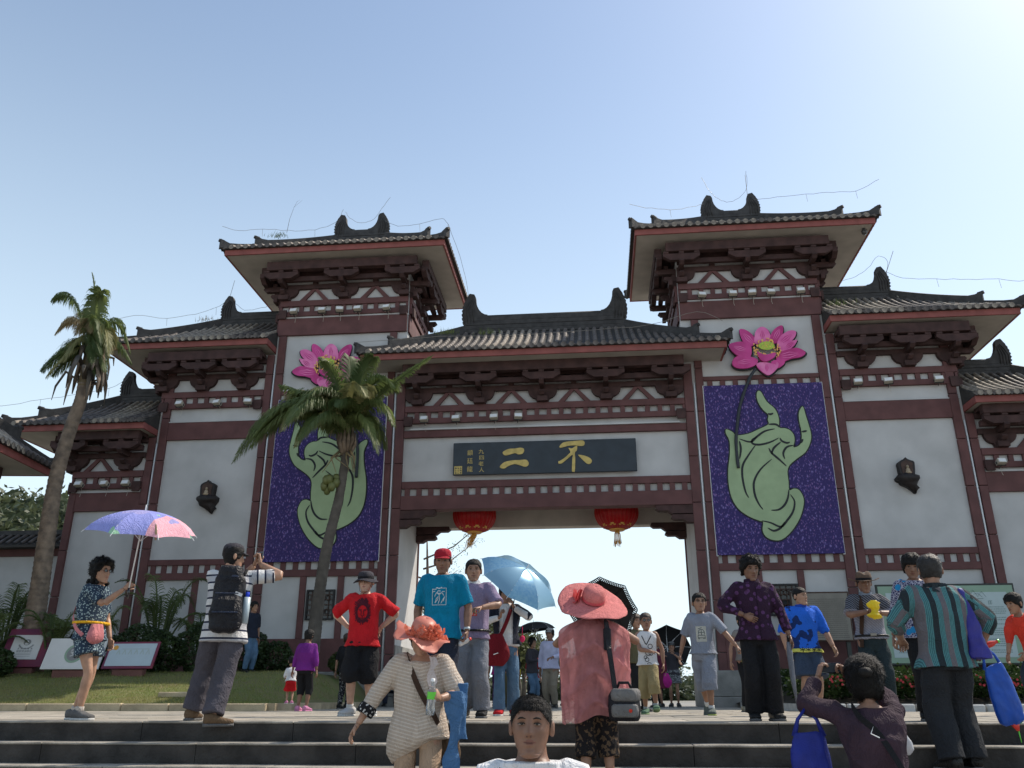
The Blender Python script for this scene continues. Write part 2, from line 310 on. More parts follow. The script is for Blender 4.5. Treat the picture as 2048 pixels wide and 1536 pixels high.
# ---- bracket friezes -------------------------------------------------
def curve_arm(n=0):
    """outline of a bracket arm: narrow foot, quick flare, near-vertical shoulders"""
    r_ = [(.165, 0), (.215, .115), (.30, .145), (.375, .21), (.425, .30), (.445, .40)]
    return [(-u, v) for u, v in r_][::-1] + r_
def frieze(root, x0, x1, z0, centers, vees, side=None, corner=()):
    """frieze on a face; local frame: x along, y outwards negative. side = function mapping (x,y,z)"""
    T = side or (lambda x, y, z: (x, y, z))
    def bx(name, a, c, y0, y1, za, zb, mk='timber', bvv=.006):
        b = MB(); b.box(a, c, y0, y1, za, zb); b.v = [T(*v) for v in b.v]
        return bev(link(name, fixn(b.mesh(name, M[mk])), root), bvv)
    bx('rail', x0, x1, -.10, .0, z0, z0 + .165); bx('rail', x0, x1, -.10, .0, z0 + .36, z0 + .555)
    n = max(2, round((x1 - x0) / .36)); st = (x1 - x0) / n
    for i in range(n + 1):
        xx = x0 + st * i; bx('dentil', max(x0, xx - .068), min(x1, xx + .068), -.075, 0, z0 + .167, z0 + .358)
    zi = z0 + .557
    for c in centers:
        for (zz, wb, wt, h, ya, yb) in ((zi, .26, 1.22, .40, -.13, 0), ):
            b = MB(); b.prism([(max(x0 - c, min(x1 - c, u)), v) for u, v in curve_arm()], lambda u, v, t: T(c + u, t, zz + v), ya, yb)
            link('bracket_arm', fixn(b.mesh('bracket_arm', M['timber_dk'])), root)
        bx('bearing_block', c - .16, c + .16, -.26, -.135, zi + .0, zi + .16, 'timber_dk')
        # projecting arms, stepped outwards
        for (zz, L, h) in ((zi + .17, .36, .15), (zi + .42, .62, .17)):
            pts = [(0, 0), (0, h), (-L, h), (-L - .05, h * .55), (-L + .05, 0)]
            b = MB(); b.prism([(u, v) for u, v in pts], lambda u, v, t: T(c + t, u - .0, zz + v), -.07, .07)
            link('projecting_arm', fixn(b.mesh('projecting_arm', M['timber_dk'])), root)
        for (zz, wb, wt, h, ya, yb) in ((zi + .56, .40, 1.12, .22, -.62, -.46),):
            lo = -wt / 2; pts = [(-wt / 2, h), (-wt / 2, h * .6), (-wt / 2 + .22, 0), (wt / 2 - .22, 0), (wt / 2, h * .6), (wt / 2, h)]
            b = MB(); b.prism(pts, lambda u, v, t: T(c + u, t, zz + v), ya, yb)
            link('cross_arm', fixn(b.mesh('cross_arm', M['timber_dk'])), root)
            for dx in (-wt / 2 + .09, 0, wt / 2 - .09): bx('bearing_block', c + dx - .08, c + dx + .08, ya - .015, yb + .015, zz + h + .002, zz + h + .07, 'timber_dk')
    for c in vees:
        for sg in (-1, 1):
            b = MB(); pts = [(sg * .04 - .07, .40), (sg * .04 + .07, .40), (sg * .40 + .09, .0), (sg * .40 - .09, .0)]
            b.prism(pts, lambda u, v, t: T(c + u, t, zi + v), -.075 - .004 * sg, 0); link('inverted_vee_brace', fixn(b.mesh('inverted_vee_brace', M['timber'])), root)
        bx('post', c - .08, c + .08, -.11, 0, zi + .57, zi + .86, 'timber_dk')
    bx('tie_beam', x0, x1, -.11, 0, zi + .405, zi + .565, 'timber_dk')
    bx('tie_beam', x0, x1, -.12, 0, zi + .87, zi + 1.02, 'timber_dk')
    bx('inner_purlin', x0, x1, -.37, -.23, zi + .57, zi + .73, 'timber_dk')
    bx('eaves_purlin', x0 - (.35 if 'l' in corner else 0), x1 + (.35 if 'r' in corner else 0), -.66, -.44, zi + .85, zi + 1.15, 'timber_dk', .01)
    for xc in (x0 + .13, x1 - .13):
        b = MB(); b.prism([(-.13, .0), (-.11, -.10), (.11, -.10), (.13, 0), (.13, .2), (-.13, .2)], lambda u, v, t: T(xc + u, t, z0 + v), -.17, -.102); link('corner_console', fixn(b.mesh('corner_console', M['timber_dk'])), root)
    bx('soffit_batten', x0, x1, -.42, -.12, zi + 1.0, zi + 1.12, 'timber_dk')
fz = bpy.data.objects.new('bracket_frieze', None)
def fobj():
    o = bpy.data.objects.new('bracket_frieze', None); COL.objects.link(o); o.parent = gate; return o
frieze(fobj(), -4.19, 4.19, 7.98, [-3.8, -1.9, 0, 1.9, 3.8], [-2.85, -.95, .95, 2.85])
def ff(s):
    cx = 6.35
    frieze(fobj(), s * cx - 2.1, s * cx + 2.1, 11.72, [s * cx - 1.98, s * cx, s * cx + 1.98], [s * cx - 1.0, s * cx + 1.0], corner='lr')
    # tower sides
    xi = s * 4.24; frieze(fobj(), 0.06, DB - .06, 11.72, [.1, 1.4, DB - .1], [], side=lambda x, y, z: (xi + s * y, x, z), corner='lr')
    xo = s * 8.46; frieze(fobj(), 0.06, DB - .06, 11.72, [.1, 1.4, DB - .1], [], side=lambda x, y, z: (xo - s * y, x, z), corner='lr')
    mir = lambda L: [s * v for v in L]
    a, c = sorted((s * 8.71, s * 12.0)); frieze(fobj(), a, c, 8.70, mir([9.37, 10.70, 11.96]), [], corner='r' if s > 0 else 'l')
    xo = s * 12.0; frieze(fobj(), 0.06, DB - .06, 8.70, [.1, 1.4, DB - .1], [], side=lambda x, y, z: (xo - s * y, x, z), corner='lr')
    a, c = sorted((s * 12.23, s * 14.5)); frieze(fobj(), a, c, 6.2, mir([12.8, 14.5]), mir([13.7]), corner='r' if s > 0 else 'l')
    xo2 = s * 14.5; frieze(fobj(), 0.06, DB - .06, 6.2, [.1, 1.4, DB - .1], [], side=lambda x, y, z: (xo2 - s * y, x, z), corner='lr')
    # white ledges under the friezes, dark red head beams on tower side
    for x0, x1, z in ((4.3, 8.4, 11.66), (8.75, 11.95, 8.26), (12.25, 14.45, 6.09)):
        b = MB(); b.box(s * x0, s * x1, -.06, .0, z, z + (.055 if z != 8.26 else .03)); b.build('ledge', M['plaster'], gate)
    for xs, z0, z1 in ((4.24, 11.06, 11.65), (8.46, 11.06, 11.65), (12.0, 7.69, 8.25), (14.5, 5.52, 6.08)):
        d = -.06 if xs == 4.24 else .06
        b = MB(); b.box(s * xs, s * (xs + d), .002, DB, z0, z1); bev(b.build('side_beam', M['timber'], gate), .008)
both(ff)

# ---- roofs -----------------------------------------------------------
RY = 1.35
def hip_roof(xa, xb, yf, yb, ze, rise, rl, rr, hipl=True, hipr=True, tails='lr', label=None, tailw=.5, tailh=.9, ridge_h=.5, parent=None, origin=None, rz=0):
    """xa..xb eave extent, ridge from rl to rr at y = middle; ze = underside of soffit"""
    root = bpy.data.objects.new('roof', None); COL.objects.link(root); root.parent = parent or gate
    if origin: root.location = origin; root.rotation_euler.z = rz
    ym = (yf + yb) / 2; zf0, zf1 = ze, ze + .19; zd = ze + .22
    P = lambda t: zd + rise * (.72 * t + .28 * t * t)
    # soffit + fascia
    b = MB(); b.box(xa + .05, xb - .05, yf + .05, yb - .05, ze + .012, ze + .1); b.build('soffit', M['soffit'], root)
    for (x0, x1, y0, y1) in ((xa, xb, yf, yf + .06), (xa, xb, yb - .06, yb), (xa, xa + .06, yf + .06, yb - .06), (xb - .06, xb, yf + .06, yb - .06)):
        b = MB(); b.box(x0, x1, y0, y1, zf0, zf1); bev(b.build('fascia', M['fascia'], root), .006)
    # deck (pan tiles)
    b = MB(); NS = 8; o = .10
    def rect(t):
        x0 = (xa - o) + (rl - xa + o) * t if hipl else xa; x1 = (xb + o) + (rr - xb - o) * t if hipr else xb
        return x0, x1, (yf - o) + (ym - yf + o) * t, (yb + o) + (ym - yb - o) * t
    rings = []
    for k in range(NS + 1):
        t = k / NS; x0, x1, y0, y1 = rect(t); z = P(t) + .02
        rings.append([(x0, y0, z), (x1, y0, z), (x1, max(y1, y0 + .01), z), (x0, max(y1, y0 + .01), z)])
    x0, x1, y0, y1 = rect(0); rings.insert(0, [(x0, y0, zf1 + .005), (x1, y0, zf1 + .005), (x1, y1, zf1 + .005), (x0, y1, zf1 + .005)])
    b.loft(rings); b.build('pan_tiles', M['pan'], root)
    # cover-tile rows
    cache = {}
    def row_mesh(run, tmax, m_):
        key = (round(run, 2), round(tmax, 2), m_.name)
        if key in cache: return cache[key]
        n = max(1, round(run * tmax / .28)); mb = MB(); r_ = .068
        for k in range(n):
            ta, tb = tmax * k / n, tmax * (k + 1) / n + .012
            ra = r_ * 1.08; rb = r_ * .92; rings = []
            for t_, q in ((ta, ra), (min(tb, 1), rb)):
                z = P(t_) + .03; rings.append([(math.cos(a) * q, t_ * run, z + math.sin(a) * q * 1.15) for a in [math.pi * i / 5 for i in range(6)]])
            mb.loft(rings, False, False)
            if k == 0:  # eave disc
                z = P(0) + .015; mb.add([(math.cos(a) * .082, -.012, z + .01 + math.sin(a) * .082) for a in [2 * math.pi * i / 8 for i in range(8)]], [tuple(range(8))])
            else:
                mb.add(rings[0], [tuple(range(6))])
        me = mb.mesh('tile_row', m_, True); fixn(me)
        for p in me.polygons:
            if len(p.vertices) > 4: p.use_smooth = False
        cache[key] = me; return me
    def rows(u0, u1, ua, ub, run, place, both_ends=(True, True)):
        n = round((u1 - u0) / .235); st = (u1 - u0) / n
        for i in range(n):
            u = u0 + st * (i + .5); tm = 1.0
            if both_ends[0] and u < ua: tm = min(tm, (u - u0) / (ua - u0))
            if both_ends[1] and u > ub: tm = min(tm, (u1 - u) / (u1 - ub))
            if tm * run < .12: continue
            q = round(tm * run / .14) * .14 / run
            ob = link('tile_row', row_mesh(run, min(1, max(q, .04)), M['tile2'] if noise.noise(Vector((u * .7, ze, run))) > -.05 else M['tile']), root); place(ob, u)
    def pf(ob, u): ob.location = (u, yf - o, 0)
    rows(xa - (o if hipl else 0), xb + (o if hipr else 0), rl, rr, ym - yf + o, pf, (hipl, hipr))
    def pr(ob, u): ob.location = (xb + o, u, 0); ob.rotation_euler.z = R(90)
    def pl(ob, u): ob.location = (xa - o, u, 0); ob.rotation_euler.z = R(-90)
    if hipr: rows(yf - o, yb + o, ym, ym, xb + o - rr, pr)
    if hipl: rows(yf - o, yb + o, ym, ym, rl - xa + o, pl)
    # drip edge strip under the row ends
    mb = MB(); n = round((xb - xa + 2 * o) / .235)
    st = (xb - xa + 2 * o) / n
    for i in range(n):
        c0 = xa - o + st * i
        mb.add([(c0, yf - o - .006, P(0) + .03), (c0 + st * .5, yf - o - .006, P(0) - .055), (c0 + st, yf - o - .006, P(0) + .03), (c0 + st * .5, yf - o - .006, P(0) + .04)], [(0, 1, 2, 3)])
    mb.build('drip_edge', M['tile'], root)
    # hip ridges, two stages with turned-up ends
    def hip(xc, yc, xr, yr):
        a = Vector((xc, yc, 0)); c = Vector((xr, yr, 0)); L = (c - a).length; d = (c - a) / L; nrm = Vector((-d.y, d.x, 0))
        for (t0, t1, h, wd, up) in ((-.01, 1.0, .17, .075, .16), (.27, 1.0, .32, .06, .17)):
            rings = []; N = 14
            for k in range(N + 1):
                t = t0 + (t1 - t0) * k / N; p = a + (c - a) * t; e = max(0, 1 - (t - t0) * L / .42)
                z1 = P(max(0, t)) + h + up * e * e; z0 = P(max(0, t)) - .02 + (0 if up == .16 else 0)
                rings.append([p - nrm * wd + Vector((0, 0, z0)), p + nrm * wd + Vector((0, 0, z0)), p + nrm * wd + Vector((0, 0, z1 - .03)), p + Vector((0, 0, z1)), p - nrm * wd + Vector((0, 0, z1 - .03))])
            mb = MB(); mb.loft(rings)
            pp = a + (c - a) * t0; mb.tube([pp - d * .05 + Vector((0, 0, P(0 if t0 < 0 else t0) + h + up - .06)), pp + d * .12 + Vector((0, 0, P(0 if t0 < 0 else t0) + h + up - .09))], [.055, .075], 8)
            link('hip_ridge', fixn(mb.mesh('hip_ridge', M['ridge'])), root)
    if hipl: hip(xa - o, yf - o, rl, ym); hip(xa - o, yb + o, rl, ym)
    if hipr: hip(xb + o, yf - o, rr, ym); hip(xb + o, yb + o, rr, ym)
    # main ridge in courses + owl tails
    zt = P(1); cur = zt - .06
    for i in range(4):
        h = ridge_h / 4; wd = .13 - .012 * (i % 2) - .008 * i
        mb = MB(); mb.box(rl - .05, rr + .05, ym - wd, ym + wd, cur, cur + h - .006); bev(mb.build('ridge_course', M['ridge'], root), .01); cur += h
    mb = MB(); mb.tube([(rl, ym, cur), (rr, ym, cur)], .09, 8); mb.build('ridge_cap', M['ridge'], root, True)
    def tail(xe, sg):
        pts = [(-.10, -ridge_h - .12)]
        nb = 9   # serrated back
        for k in range(nb):
            t = k / (nb - 1); xx = -.08 - .16 * math.sin(t * math.pi * .75) + .30 * t ** 2; zz = -ridge_h * .6 + (tailh + ridge_h * .6) * t
            pts.append((xx * tailw / .5 - .035, zz - .02)); pts.append((xx * tailw / .5 + .005, zz + .035))
        pts.append((.30 * tailw / .5, tailh * 1.0)); pts.append((.36 * tailw / .5, tailh * .86))
        for k in range(1, 7):
            t = k / 6; a_ = t * math.pi / 2
            pts.append((.36 * tailw / .5 + (1 - math.cos(a_)) * tailw * .95, tailh * .86 - math.sin(a_) * tailh * .84))
        pts.append((tailw * 1.7, -.1)); pts.append((tailw * 1.7, -ridge_h - .12))
        mb = MB()
        fn = lambda u, v, t: (xe + sg * u, ym + t, cur + .06 + v)
        mb.prism(pts[::-1], fn, -.09, .09)
        me = mb.mesh('ridge_ornament', M['ridge']); bm = bmesh.new(); bm.from_mesh(me); bmesh.ops.triangulate(bm, faces=[f for f in bm.faces if len(f.verts) > 4]); bmesh.ops.recalc_face_normals(bm, faces=bm.faces); bm.to_mesh(me); bm.free()
        ob = link('ridge_ornament', me, root)
        # carved feather ribs on both faces
        mb = MB()
        for yy in (-.10, .10):
            for j in range(4):
                q = .12 * j
                mb.tube([(xe + sg * ((-.05 + q) * tailw / .5), ym + yy, cur - ridge_h * .4), (xe + sg * ((-.1 + q) * tailw / .5), ym + yy, cur + .25 * tailh), (xe + sg * ((.02 + q * .8) * tailw / .5), ym + yy, cur + .55 * tailh), (xe + sg * ((.2 + q * .35) * tailw / .5), ym + yy, cur + (.86 - .05 * j) * tailh)], [.022, .022, .02, .01], 5)
        mb.build('feather_rib', M['ridge'], root, True)
    if 'l' in tails: tail(rl - .02, 1)
    if 'r' in tails: tail(rr + .02, -1)
    return root
hip_roof(-5.39, 5.39, -1.11, 3.8, 9.68, 1.62, -2.55, 2.55, ridge_h=.60, tailw=.42, tailh=.78)
def rf(s):
    c = 6.36 if s > 0 else -6.36
    xs = sorted((s * 2.96, s * 10.12)); hip_roof(xs[0], xs[1], -1.0, 3.7, 13.55, 1.45, c - .82, c + .82, ridge_h=.42, tailw=.36, tailh=.60)
    x0, x1 = sorted((s * 8.464, s * 13.75)); r0, r1 = sorted((s * 8.47, s * 10.95))
    hip_roof(x0, x1, -.78, 3.5, 10.5, 1.45, r0, r1, hipl=s < 0, hipr=s > 0, tails='l' if s < 0 else 'r', ridge_h=.45, tailw=.36, tailh=.62)
    x0, x1 = sorted((s * 12.004, s * 16.4)); r0, r1 = sorted((s * 12.01, s * 14.1))
    hip_roof(x0, x1, -.85, 3.5, 7.86, 1.4, r0, r1, hipl=s < 0, hipr=s > 0, tails='l' if s < 0 else 'r', ridge_h=.45, tailw=.36, tailh=.62)
both(rf)
# ================================================================== THINGS ON THE GATE
ORD = ['leftmost', 'second', 'third', 'fourth', 'rightmost']
def fill(pts, fn, t0, t1, name, m_, parent):
    """extruded outline with triangulated faces"""
    a = sum(pts[i][0] * pts[(i + 1) % len(pts)][1] - pts[(i + 1) % len(pts)][0] * pts[i][1] for i in range(len(pts)))
    if a < 0: pts = pts[::-1]
    mb = MB(); mb.prism(pts, fn, t0, t1); me = mb.mesh(name, m_); bm = bmesh.new(); bm.from_mesh(me)
    bmesh.ops.triangulate(bm, faces=[f for f in bm.faces if len(f.verts) > 4]); bmesh.ops.recalc_face_normals(bm, faces=bm.faces); bm.to_mesh(me); bm.free()
    return link(name, me, parent)
def smoothp(pts, k=3, closed=True):
    out = []; n = len(pts)
    rng = range(n) if closed else range(n - 1)
    for i in rng:
        g_ = lambda j: pts[j % n] if closed else pts[max(0, min(n - 1, j))]
        p0, p1, p2, p3 = g_(i - 1), g_(i), g_(i + 1), g_(i + 2)
        for q in range(k):
            t = q / k
            out.append(tuple(.5 * (2 * p1[d] + (p2[d] - p0[d]) * t + (2 * p0[d] - 5 * p1[d] + 4 * p2[d] - p3[d]) * t * t + (3 * p1[d] - p0[d] - 3 * p2[d] + p3[d]) * t ** 3) for d in range(len(p1))))
    if not closed: out.append(pts[-1])
    return out
def ribbon2(pts, wfn, fn, t0, t1, name, m_, parent):
    P_ = [Vector(p) for p in pts]; L_, R_ = [], []; n = len(P_)
    for i, p in enumerate(P_):
        d = (P_[min(i + 1, n - 1)] - P_[max(0, i - 1)]).normalized(); w_ = wfn(i / (n - 1)); q = Vector((-d.y, d.x)) * w_
        L_.append(tuple(p + q)); R_.append(tuple(p - q))
    mb = MB()
    for i in range(n - 1):
        mb.add([fn(*L_[i], t0), fn(*R_[i], t0), fn(*R_[i + 1], t0), fn(*L_[i + 1], t0), fn(*L_[i], t1), fn(*R_[i], t1), fn(*R_[i + 1], t1), fn(*L_[i + 1], t1)], [(0, 3, 2, 1), (4, 5, 6, 7), (0, 1, 5, 4), (1, 2, 6, 5), (2, 3, 7, 6), (3, 0, 4, 7)])
    me = fixn(mb.mesh(name, m_)); return link(name, me, parent)
M['green'] = mat('pale_green_paint', (.33, .43, .24), .6, .1, 30, .10, 3, dirt=.5)
M['ink'] = mat('black_outline', (.012, .014, .016), .6)
# purple printed cloth with small lilac flecks
def purple():
    m = mat('purple_print', (.05, .02, .12), .8); n, l, b = nodes(m)
    tc = n.new('ShaderNodeTexCoord'); nz = n.new('ShaderNodeTexNoise'); nz.inputs['Scale'].default_value = 2.2; nz.inputs['Distortion'].default_value = 1
    mx = n.new('ShaderNodeMixRGB'); mx.inputs[0].default_value = .12; l.new(tc.outputs['Object'], nz.inputs[0]); l.new(tc.outputs['Object'], mx.inputs[1]); l.new(nz.outputs['Color'], mx.inputs[2])
    prev = None
    for sc_, lo, hi, c in ((9, .0, .16, (.20, .15, .38)), (17, .0, .14, (.11, .075, .28)), (13, .0, .1, (.22, .12, .31))):
        mp = n.new('ShaderNodeMapping'); mp.inputs['Rotation'].default_value = (0, sc_ * .13, 0); mp.inputs['Scale'].default_value = (1.9, .01, 1); l.new(mx.outputs[0], mp.inputs[0])
        v = n.new('ShaderNodeTexVoronoi'); v.inputs['Scale'].default_value = sc_ * .85; l.new(mp.outputs[0], v.inputs['Vector'])
        r_ = n.new('ShaderNodeValToRGB'); r_.color_ramp.elements[0].position = .12; r_.color_ramp.elements[1].position = .30; r_.color_ramp.elements[0].color = (1, 1, 1, 1); r_.color_ramp.elements[1].color = (0, 0, 0, 1)
        l.new(v.outputs['Distance'], r_.inputs[0]); m2 = n.new('ShaderNodeMixRGB'); l.new(r_.outputs[0], m2.inputs[0])
        if prev: l.new(prev, m2.inputs[1])
        else: m2.inputs[1].default_value = (.034, .022, .115, 1)
        m2.inputs[2].default_value = (*c, 1); prev = m2.outputs[0]
    l.new(prev, b.inputs['Base Color']); return m
M['purple'] = purple()
M['petal'] = mat('pink_petal', (.62, .06, .28), .5, 0, 1, 0, 2.2, col2=(.42, .02, .16))
M['petal2'] = mat('pale_pink_petal', (.78, .22, .45), .5, 0, 1, 0, 2.5, col2=(.6, .08, .3))
M['stamen'] = mat('orange_stamen', (.8, .32, .12), .5, 0, 1, 0, 14, col2=(.75, .5, .1))
M['pod'] = mat('seed_pod', (.45, .55, .06), .5, 0, 1, 0, 20, col2=(.3, .42, .05))
M['stem'] = mat('stem', (.03, .035, .04), .6)
def banner(s):
    T = lambda u, v, t: (s * u, t, v)
    side = 'right' if s > 0 else 'left'
    other = 'right of the gateway' if s > 0 else 'behind the leaning palm'
    r_ = thing('banner', 'purple patterned banner with a pale green hand, %s' % other, 'banner', group='purple hand banners')
    b = MB(); b.box(s * 4.76, s * 8.16, -.135, -.10, 3.90, 8.86); bev(b.build('printed_sheet', M['purple'], r_), .006)
    for x0, x1, z0, z1 in ((4.74, 4.80, 3.88, 8.88), (8.12, 8.18, 3.88, 8.88)):
        b = MB(); b.box(s * x0, s * x1, -.10, -.075, z0, z1); b.build('frame_strip', M['pipe'], r_)
    H = smoothp(HAND, 3)
    # black backing = outline grown outwards
    cx = sum(p[0] for p in H) / len(H); g_ = []
    for i, p in enumerate(H):
        a, c = Vector(H[i - 1]), Vector(H[(i + 1) % len(H)]); d = (c - a).normalized(); ar = 1
        g_.append((p[0] + d.y * .035 * OSG, p[1] - d.x * .035 * OSG))
    fill(g_, T, -.150, -.137, 'outline_board', M['ink'], r_)
    fill(H, T, -.165, -.152, 'hand_cutout', M['green'], r_)
    for st in HSTROKES:
        ribbon2(smoothp(st, 4, False), lambda t: .006 + .024 * math.sin(math.pi * min(1, max(0, t))) ** .6, T, -.173, -.166, 'brush_line', M['ink'], r_)
    l_ = thing('lotus_cutout', 'pink lotus flower cut-out with yellow heart, %s' % ('right of the gateway' if s > 0 else 'left, half hidden by palm fronds'), 'lotus', group='lotus cut-outs above the banners')
    # black sheets shifted down: petal outline plus a painted drop shadow
    for p in PETALS[:10]:
        P_ = smoothp(p, 3); c_ = (sum(q[0] for q in P_) / len(P_), sum(q[1] for q in P_) / len(P_))
        fill([(c_[0] + (q[0] - c_[0]) * 1.09 + .015, c_[1] + (q[1] - c_[1]) * 1.09 - .02) for q in P_], T, -.14 - .0004 * PETALS.index(p), -.09, 'outline_shadow', M['ink'], l_)
    for i, p in enumerate(PETALS):
        fill(smoothp(p, 3), T, -.175 - .004 * i, -.142, 'petal', M['petal'] if i not in (1, 3, 4, 9) else M['petal2'], l_)
        # lighter vein streaks
        c_ = Vector((sum(q[0] for q in p) / len(p), sum(q[1] for q in p) / len(p))); core = Vector((6.60, 10.02))
        if i < 10:
            far = max(p, key=lambda q: (Vector(q) - core).length); v = Vector(far) - c_; a0 = c_ - v * .55; a1 = c_ + v * .55
            for k in (-1, 0, 1):
                off = Vector((-v.y, v.x)) * .18 * k
                ribbon2([tuple(a0 + off * .6), tuple((a0 + a1) / 2 + off), tuple(a1 + off * .3)], lambda t: .002 + .012 * math.sin(math.pi * t), T, -.1765 - .004 * i - .0006, -.1756 - .004 * i, 'petal_vein', M['petal2'] if i not in (1, 3, 4, 9) else M['petal'], l_)
    pc = Vector(POD[0]); rx = abs(POD[1][0] - pc.x); ry = abs(POD[2][1] - pc.y)
    k_ = random.Random(3)
    for i in range(90):
        a = k_.uniform(0, 6.283); rr_ = k_.uniform(.75, 1.75); c_ = (pc.x + math.cos(a) * rx * rr_ * 1.0, pc.y - .09 + math.sin(a) * ry * rr_ * 1.35)
        q = k_.uniform(.02, .045)
        fill([(c_[0] + q * math.cos(b_) * .6 + 0, c_[1] + q * math.sin(b_)) for b_ in [j * 1.2566 for j in range(5)]], T, -.235 - i * .00005, -.215, 'stamen', M['stamen'], l_) if i % 1 == 0 else None
    fill(smoothp(PETALS[10], 3), T, -.258, -.238, 'petal', M['petal'], l_)
    fill([(pc.x + rx * .95 * math.cos(a), pc.y + ry * .95 * math.sin(a)) for a in [j * .3927 for j in range(16)]], T, -.262, -.238, 'seed_pod', M['pod'], l_)
    for j in range(9):
        a = j * 2.4; q = .7 * math.sqrt(j / 9); c_ = (pc.x + rx * q * math.cos(a), pc.y + ry * q * math.sin(a))
        fill([(c_[0] + .022 * math.cos(b_), c_[1] + .016 * math.sin(b_)) for b_ in [k * 1.047 for k in range(6)]], T, -.266, -.2625, 'seed', M['stamen'], l_)
    b = MB(); st = smoothp(STEM, 4, False); b.tube([(s * u, -.205, v) for u, v in st], [.045 - .004 * math.sin(i) for i in range(len(st))], 8); b.build('stem', M['stem'], l_, True)
a_ = sum(HAND[i][0] * HAND[(i + 1) % len(HAND)][1] - HAND[(i + 1) % len(HAND)][0] * HAND[i][1] for i in range(len(HAND)))
OSG = 1 if a_ > 0 else -1
both(banner)

# ---- name board with gold characters
M['slate'] = mat('dark_slate_board', (.022, .030, .040), .45, .08, 30, .25, 3)
M['gold'] = mat('gold_leaf', (.52, .38, .12), .45, .15, 50, .2, 8, metal=.3)
nb = thing('name_board', 'long dark slate board with gold brush characters above the gateway', 'sign')
b = MB(); b.box(-2.66, 2.70, -.135, -.062, 6.34, 7.32); bev(b.build('board', M['slate'], nb), .012)
T0 = lambda u, v, t: (u, t, v)
for i, c in enumerate(CHARS): fill(smoothp(c, 3), T0, -.155 - .001 * i, -.136, 'brush_stroke', M['gold'], nb)
def text(body, size, m_, name, parent, loc, rot=(R(90), 0, 0), ext=.003, align='CENTER', sx=1.0, ls=1.0):
    c = bpy.data.curves.new(name, 'FONT'); c.body = body; c.size = size; c.extrude = ext; c.align_x = align; c.align_y = 'CENTER'; c.space_line = ls; c.resolution_u = 3
    o = bpy.data.objects.new(name, c); COL.objects.link(o)
    me = bpy.data.meshes.new_from_object(o.evaluated_get(bpy.context.evaluated_depsgraph_get())); bpy.data.objects.remove(o)
    me.materials.clear(); me.materials.append(m_)
    q = link(name, me, parent, loc); q.rotation_euler = rot; q.scale.x = sx; return q
for i, ch in enumerate('九四老人'): text(ch, .15, M['gold'], 'small_character', nb, (-1.83 + .015 * (i % 2), -.137, 7.03 - i * .185), sx=1.1)
for i, ch in enumerate('顧廷龍'): text(ch, .18, M['gold'], 'small_character', nb, (-2.16, -.137, 7.0 - i * .25))
b = MB(); b.box(-2.62, -2.39, -.141, -.136, 6.37, 6.61); b.build('seal', M['gold'], nb)
for i in range(9):
    k_ = random.Random(i); b = MB(); x = -2.605 + (i % 3) * .072 + .01; z = 6.385 + (i // 3) * .072
    b.box(x, x + .045, -.1435, -.1415, z, z + .008 + k_.random() * .03); b.box(x + .01, x + .02, -.1437, -.1412, z, z + .055); b.build('seal_mark', M['slate'], nb)

# ---- lanterns
M['lant'] = mat('red_lantern_silk', (.50, .008, .010), .45, .1, 30, .12, 4, trans=.35)
M['lrib'] = mat('lantern_rib', (.42, .05, .02), .5); M['lgold'] = mat('lantern_gold', (.6, .3, .06), .5)
def lantern(x, word, sw):
    L = thing('lantern', 'round red silk lantern with gold tassel hanging at the %s side of the gateway' % word, 'lantern', (x, 1.4, 5.46), 0, 'red lanterns in the gateway')
    NB = 32
    prof = [(.66 * math.cos(a) ** .75, .53 * math.sin(a)) for a in [(-75 + 150 * i / 14) * math.pi / 180 for i in range(15)]]
    mb = MB(); rings = []
    for r_, z in prof:
        rings.append([(r_ * (1 - .022 * (k % 2)) * math.cos(math.pi * 2 * k / (NB * 2)), r_ * (1 - .022 * (k % 2)) * math.sin(math.pi * 2 * k / (NB * 2)), z) for k in range(NB * 2)])
    mb.loft(rings); mb.build('lantern_body', M['lant'], L)
    rb = MB()
    for k in range(NB): a = 2 * math.pi * k / NB; rb.tube([(r_ * 1.004 * math.cos(a), r_ * 1.004 * math.sin(a), z) for r_, z in prof], .0035, 4)
    rb.build('ribs', M['lrib'], L)
    for z, r_ in ((-.525, .25), (.525, .25)):
        b = MB(); b.lathe([(.02, z - .03), (r_ * .8, z - .03), (r_, z), (r_ * .95, z + .03), (.02, z + .03)], 20); b.build('collar', M['lgold'], L, True)
    # gold cloud pattern near the bottom
    for k in range(10):
        a = 2 * math.pi * k / 10
        mb = MB()
        for dx, dz, q in ((-.06, .0, .045), (.06, 0, .045), (0, .03, .06)):
            al = a + dx * 2.2; zz = -.43 + dz; rr_ = .66 * (max(0.02, 1 - (zz / .53) ** 2)) ** .375 + .006
            mb.add([(rr_ * math.cos(al + q * math.cos(b_) * 2.0) * (1 + .35 * q * math.sin(b_)), rr_ * math.sin(al + q * math.cos(b_) * 2.0) * (1 + .35 * q * math.sin(b_)), zz + q * .55 * math.sin(b_)) for b_ in [j * .785 for j in range(8)]], [tuple(range(8))])
        mb.build('cloud_pattern', M['lgold'], L)
    mb = MB(); k_ = random.Random(5)
    for i in range(16):
        a = i * .39; r_ = .05 + .04 * (i % 2); x0, y0 = r_ * math.cos(a), r_ * math.sin(a)
        mb.tube([(x0 * .5, y0 * .5, -.55), (x0 + sw * .1, y0, -.66), (x0 * 1.1 + sw * (.28 + .1 * k_.random()), y0, -.78), (x0 * 1.2 + sw * .42 + k_.uniform(-.03, .03), y0, -.98 + abs(sw) * .1 + k_.uniform(-.06, .06))], [.014, .012, .012, .009], 5)
    mb.build('tassel', M['lgold'], L)
    b = MB(); b.tube([(0, 0, .53), (0, 0, 1.22)], .01, 6); b.build('cord', M['lgold'], L)
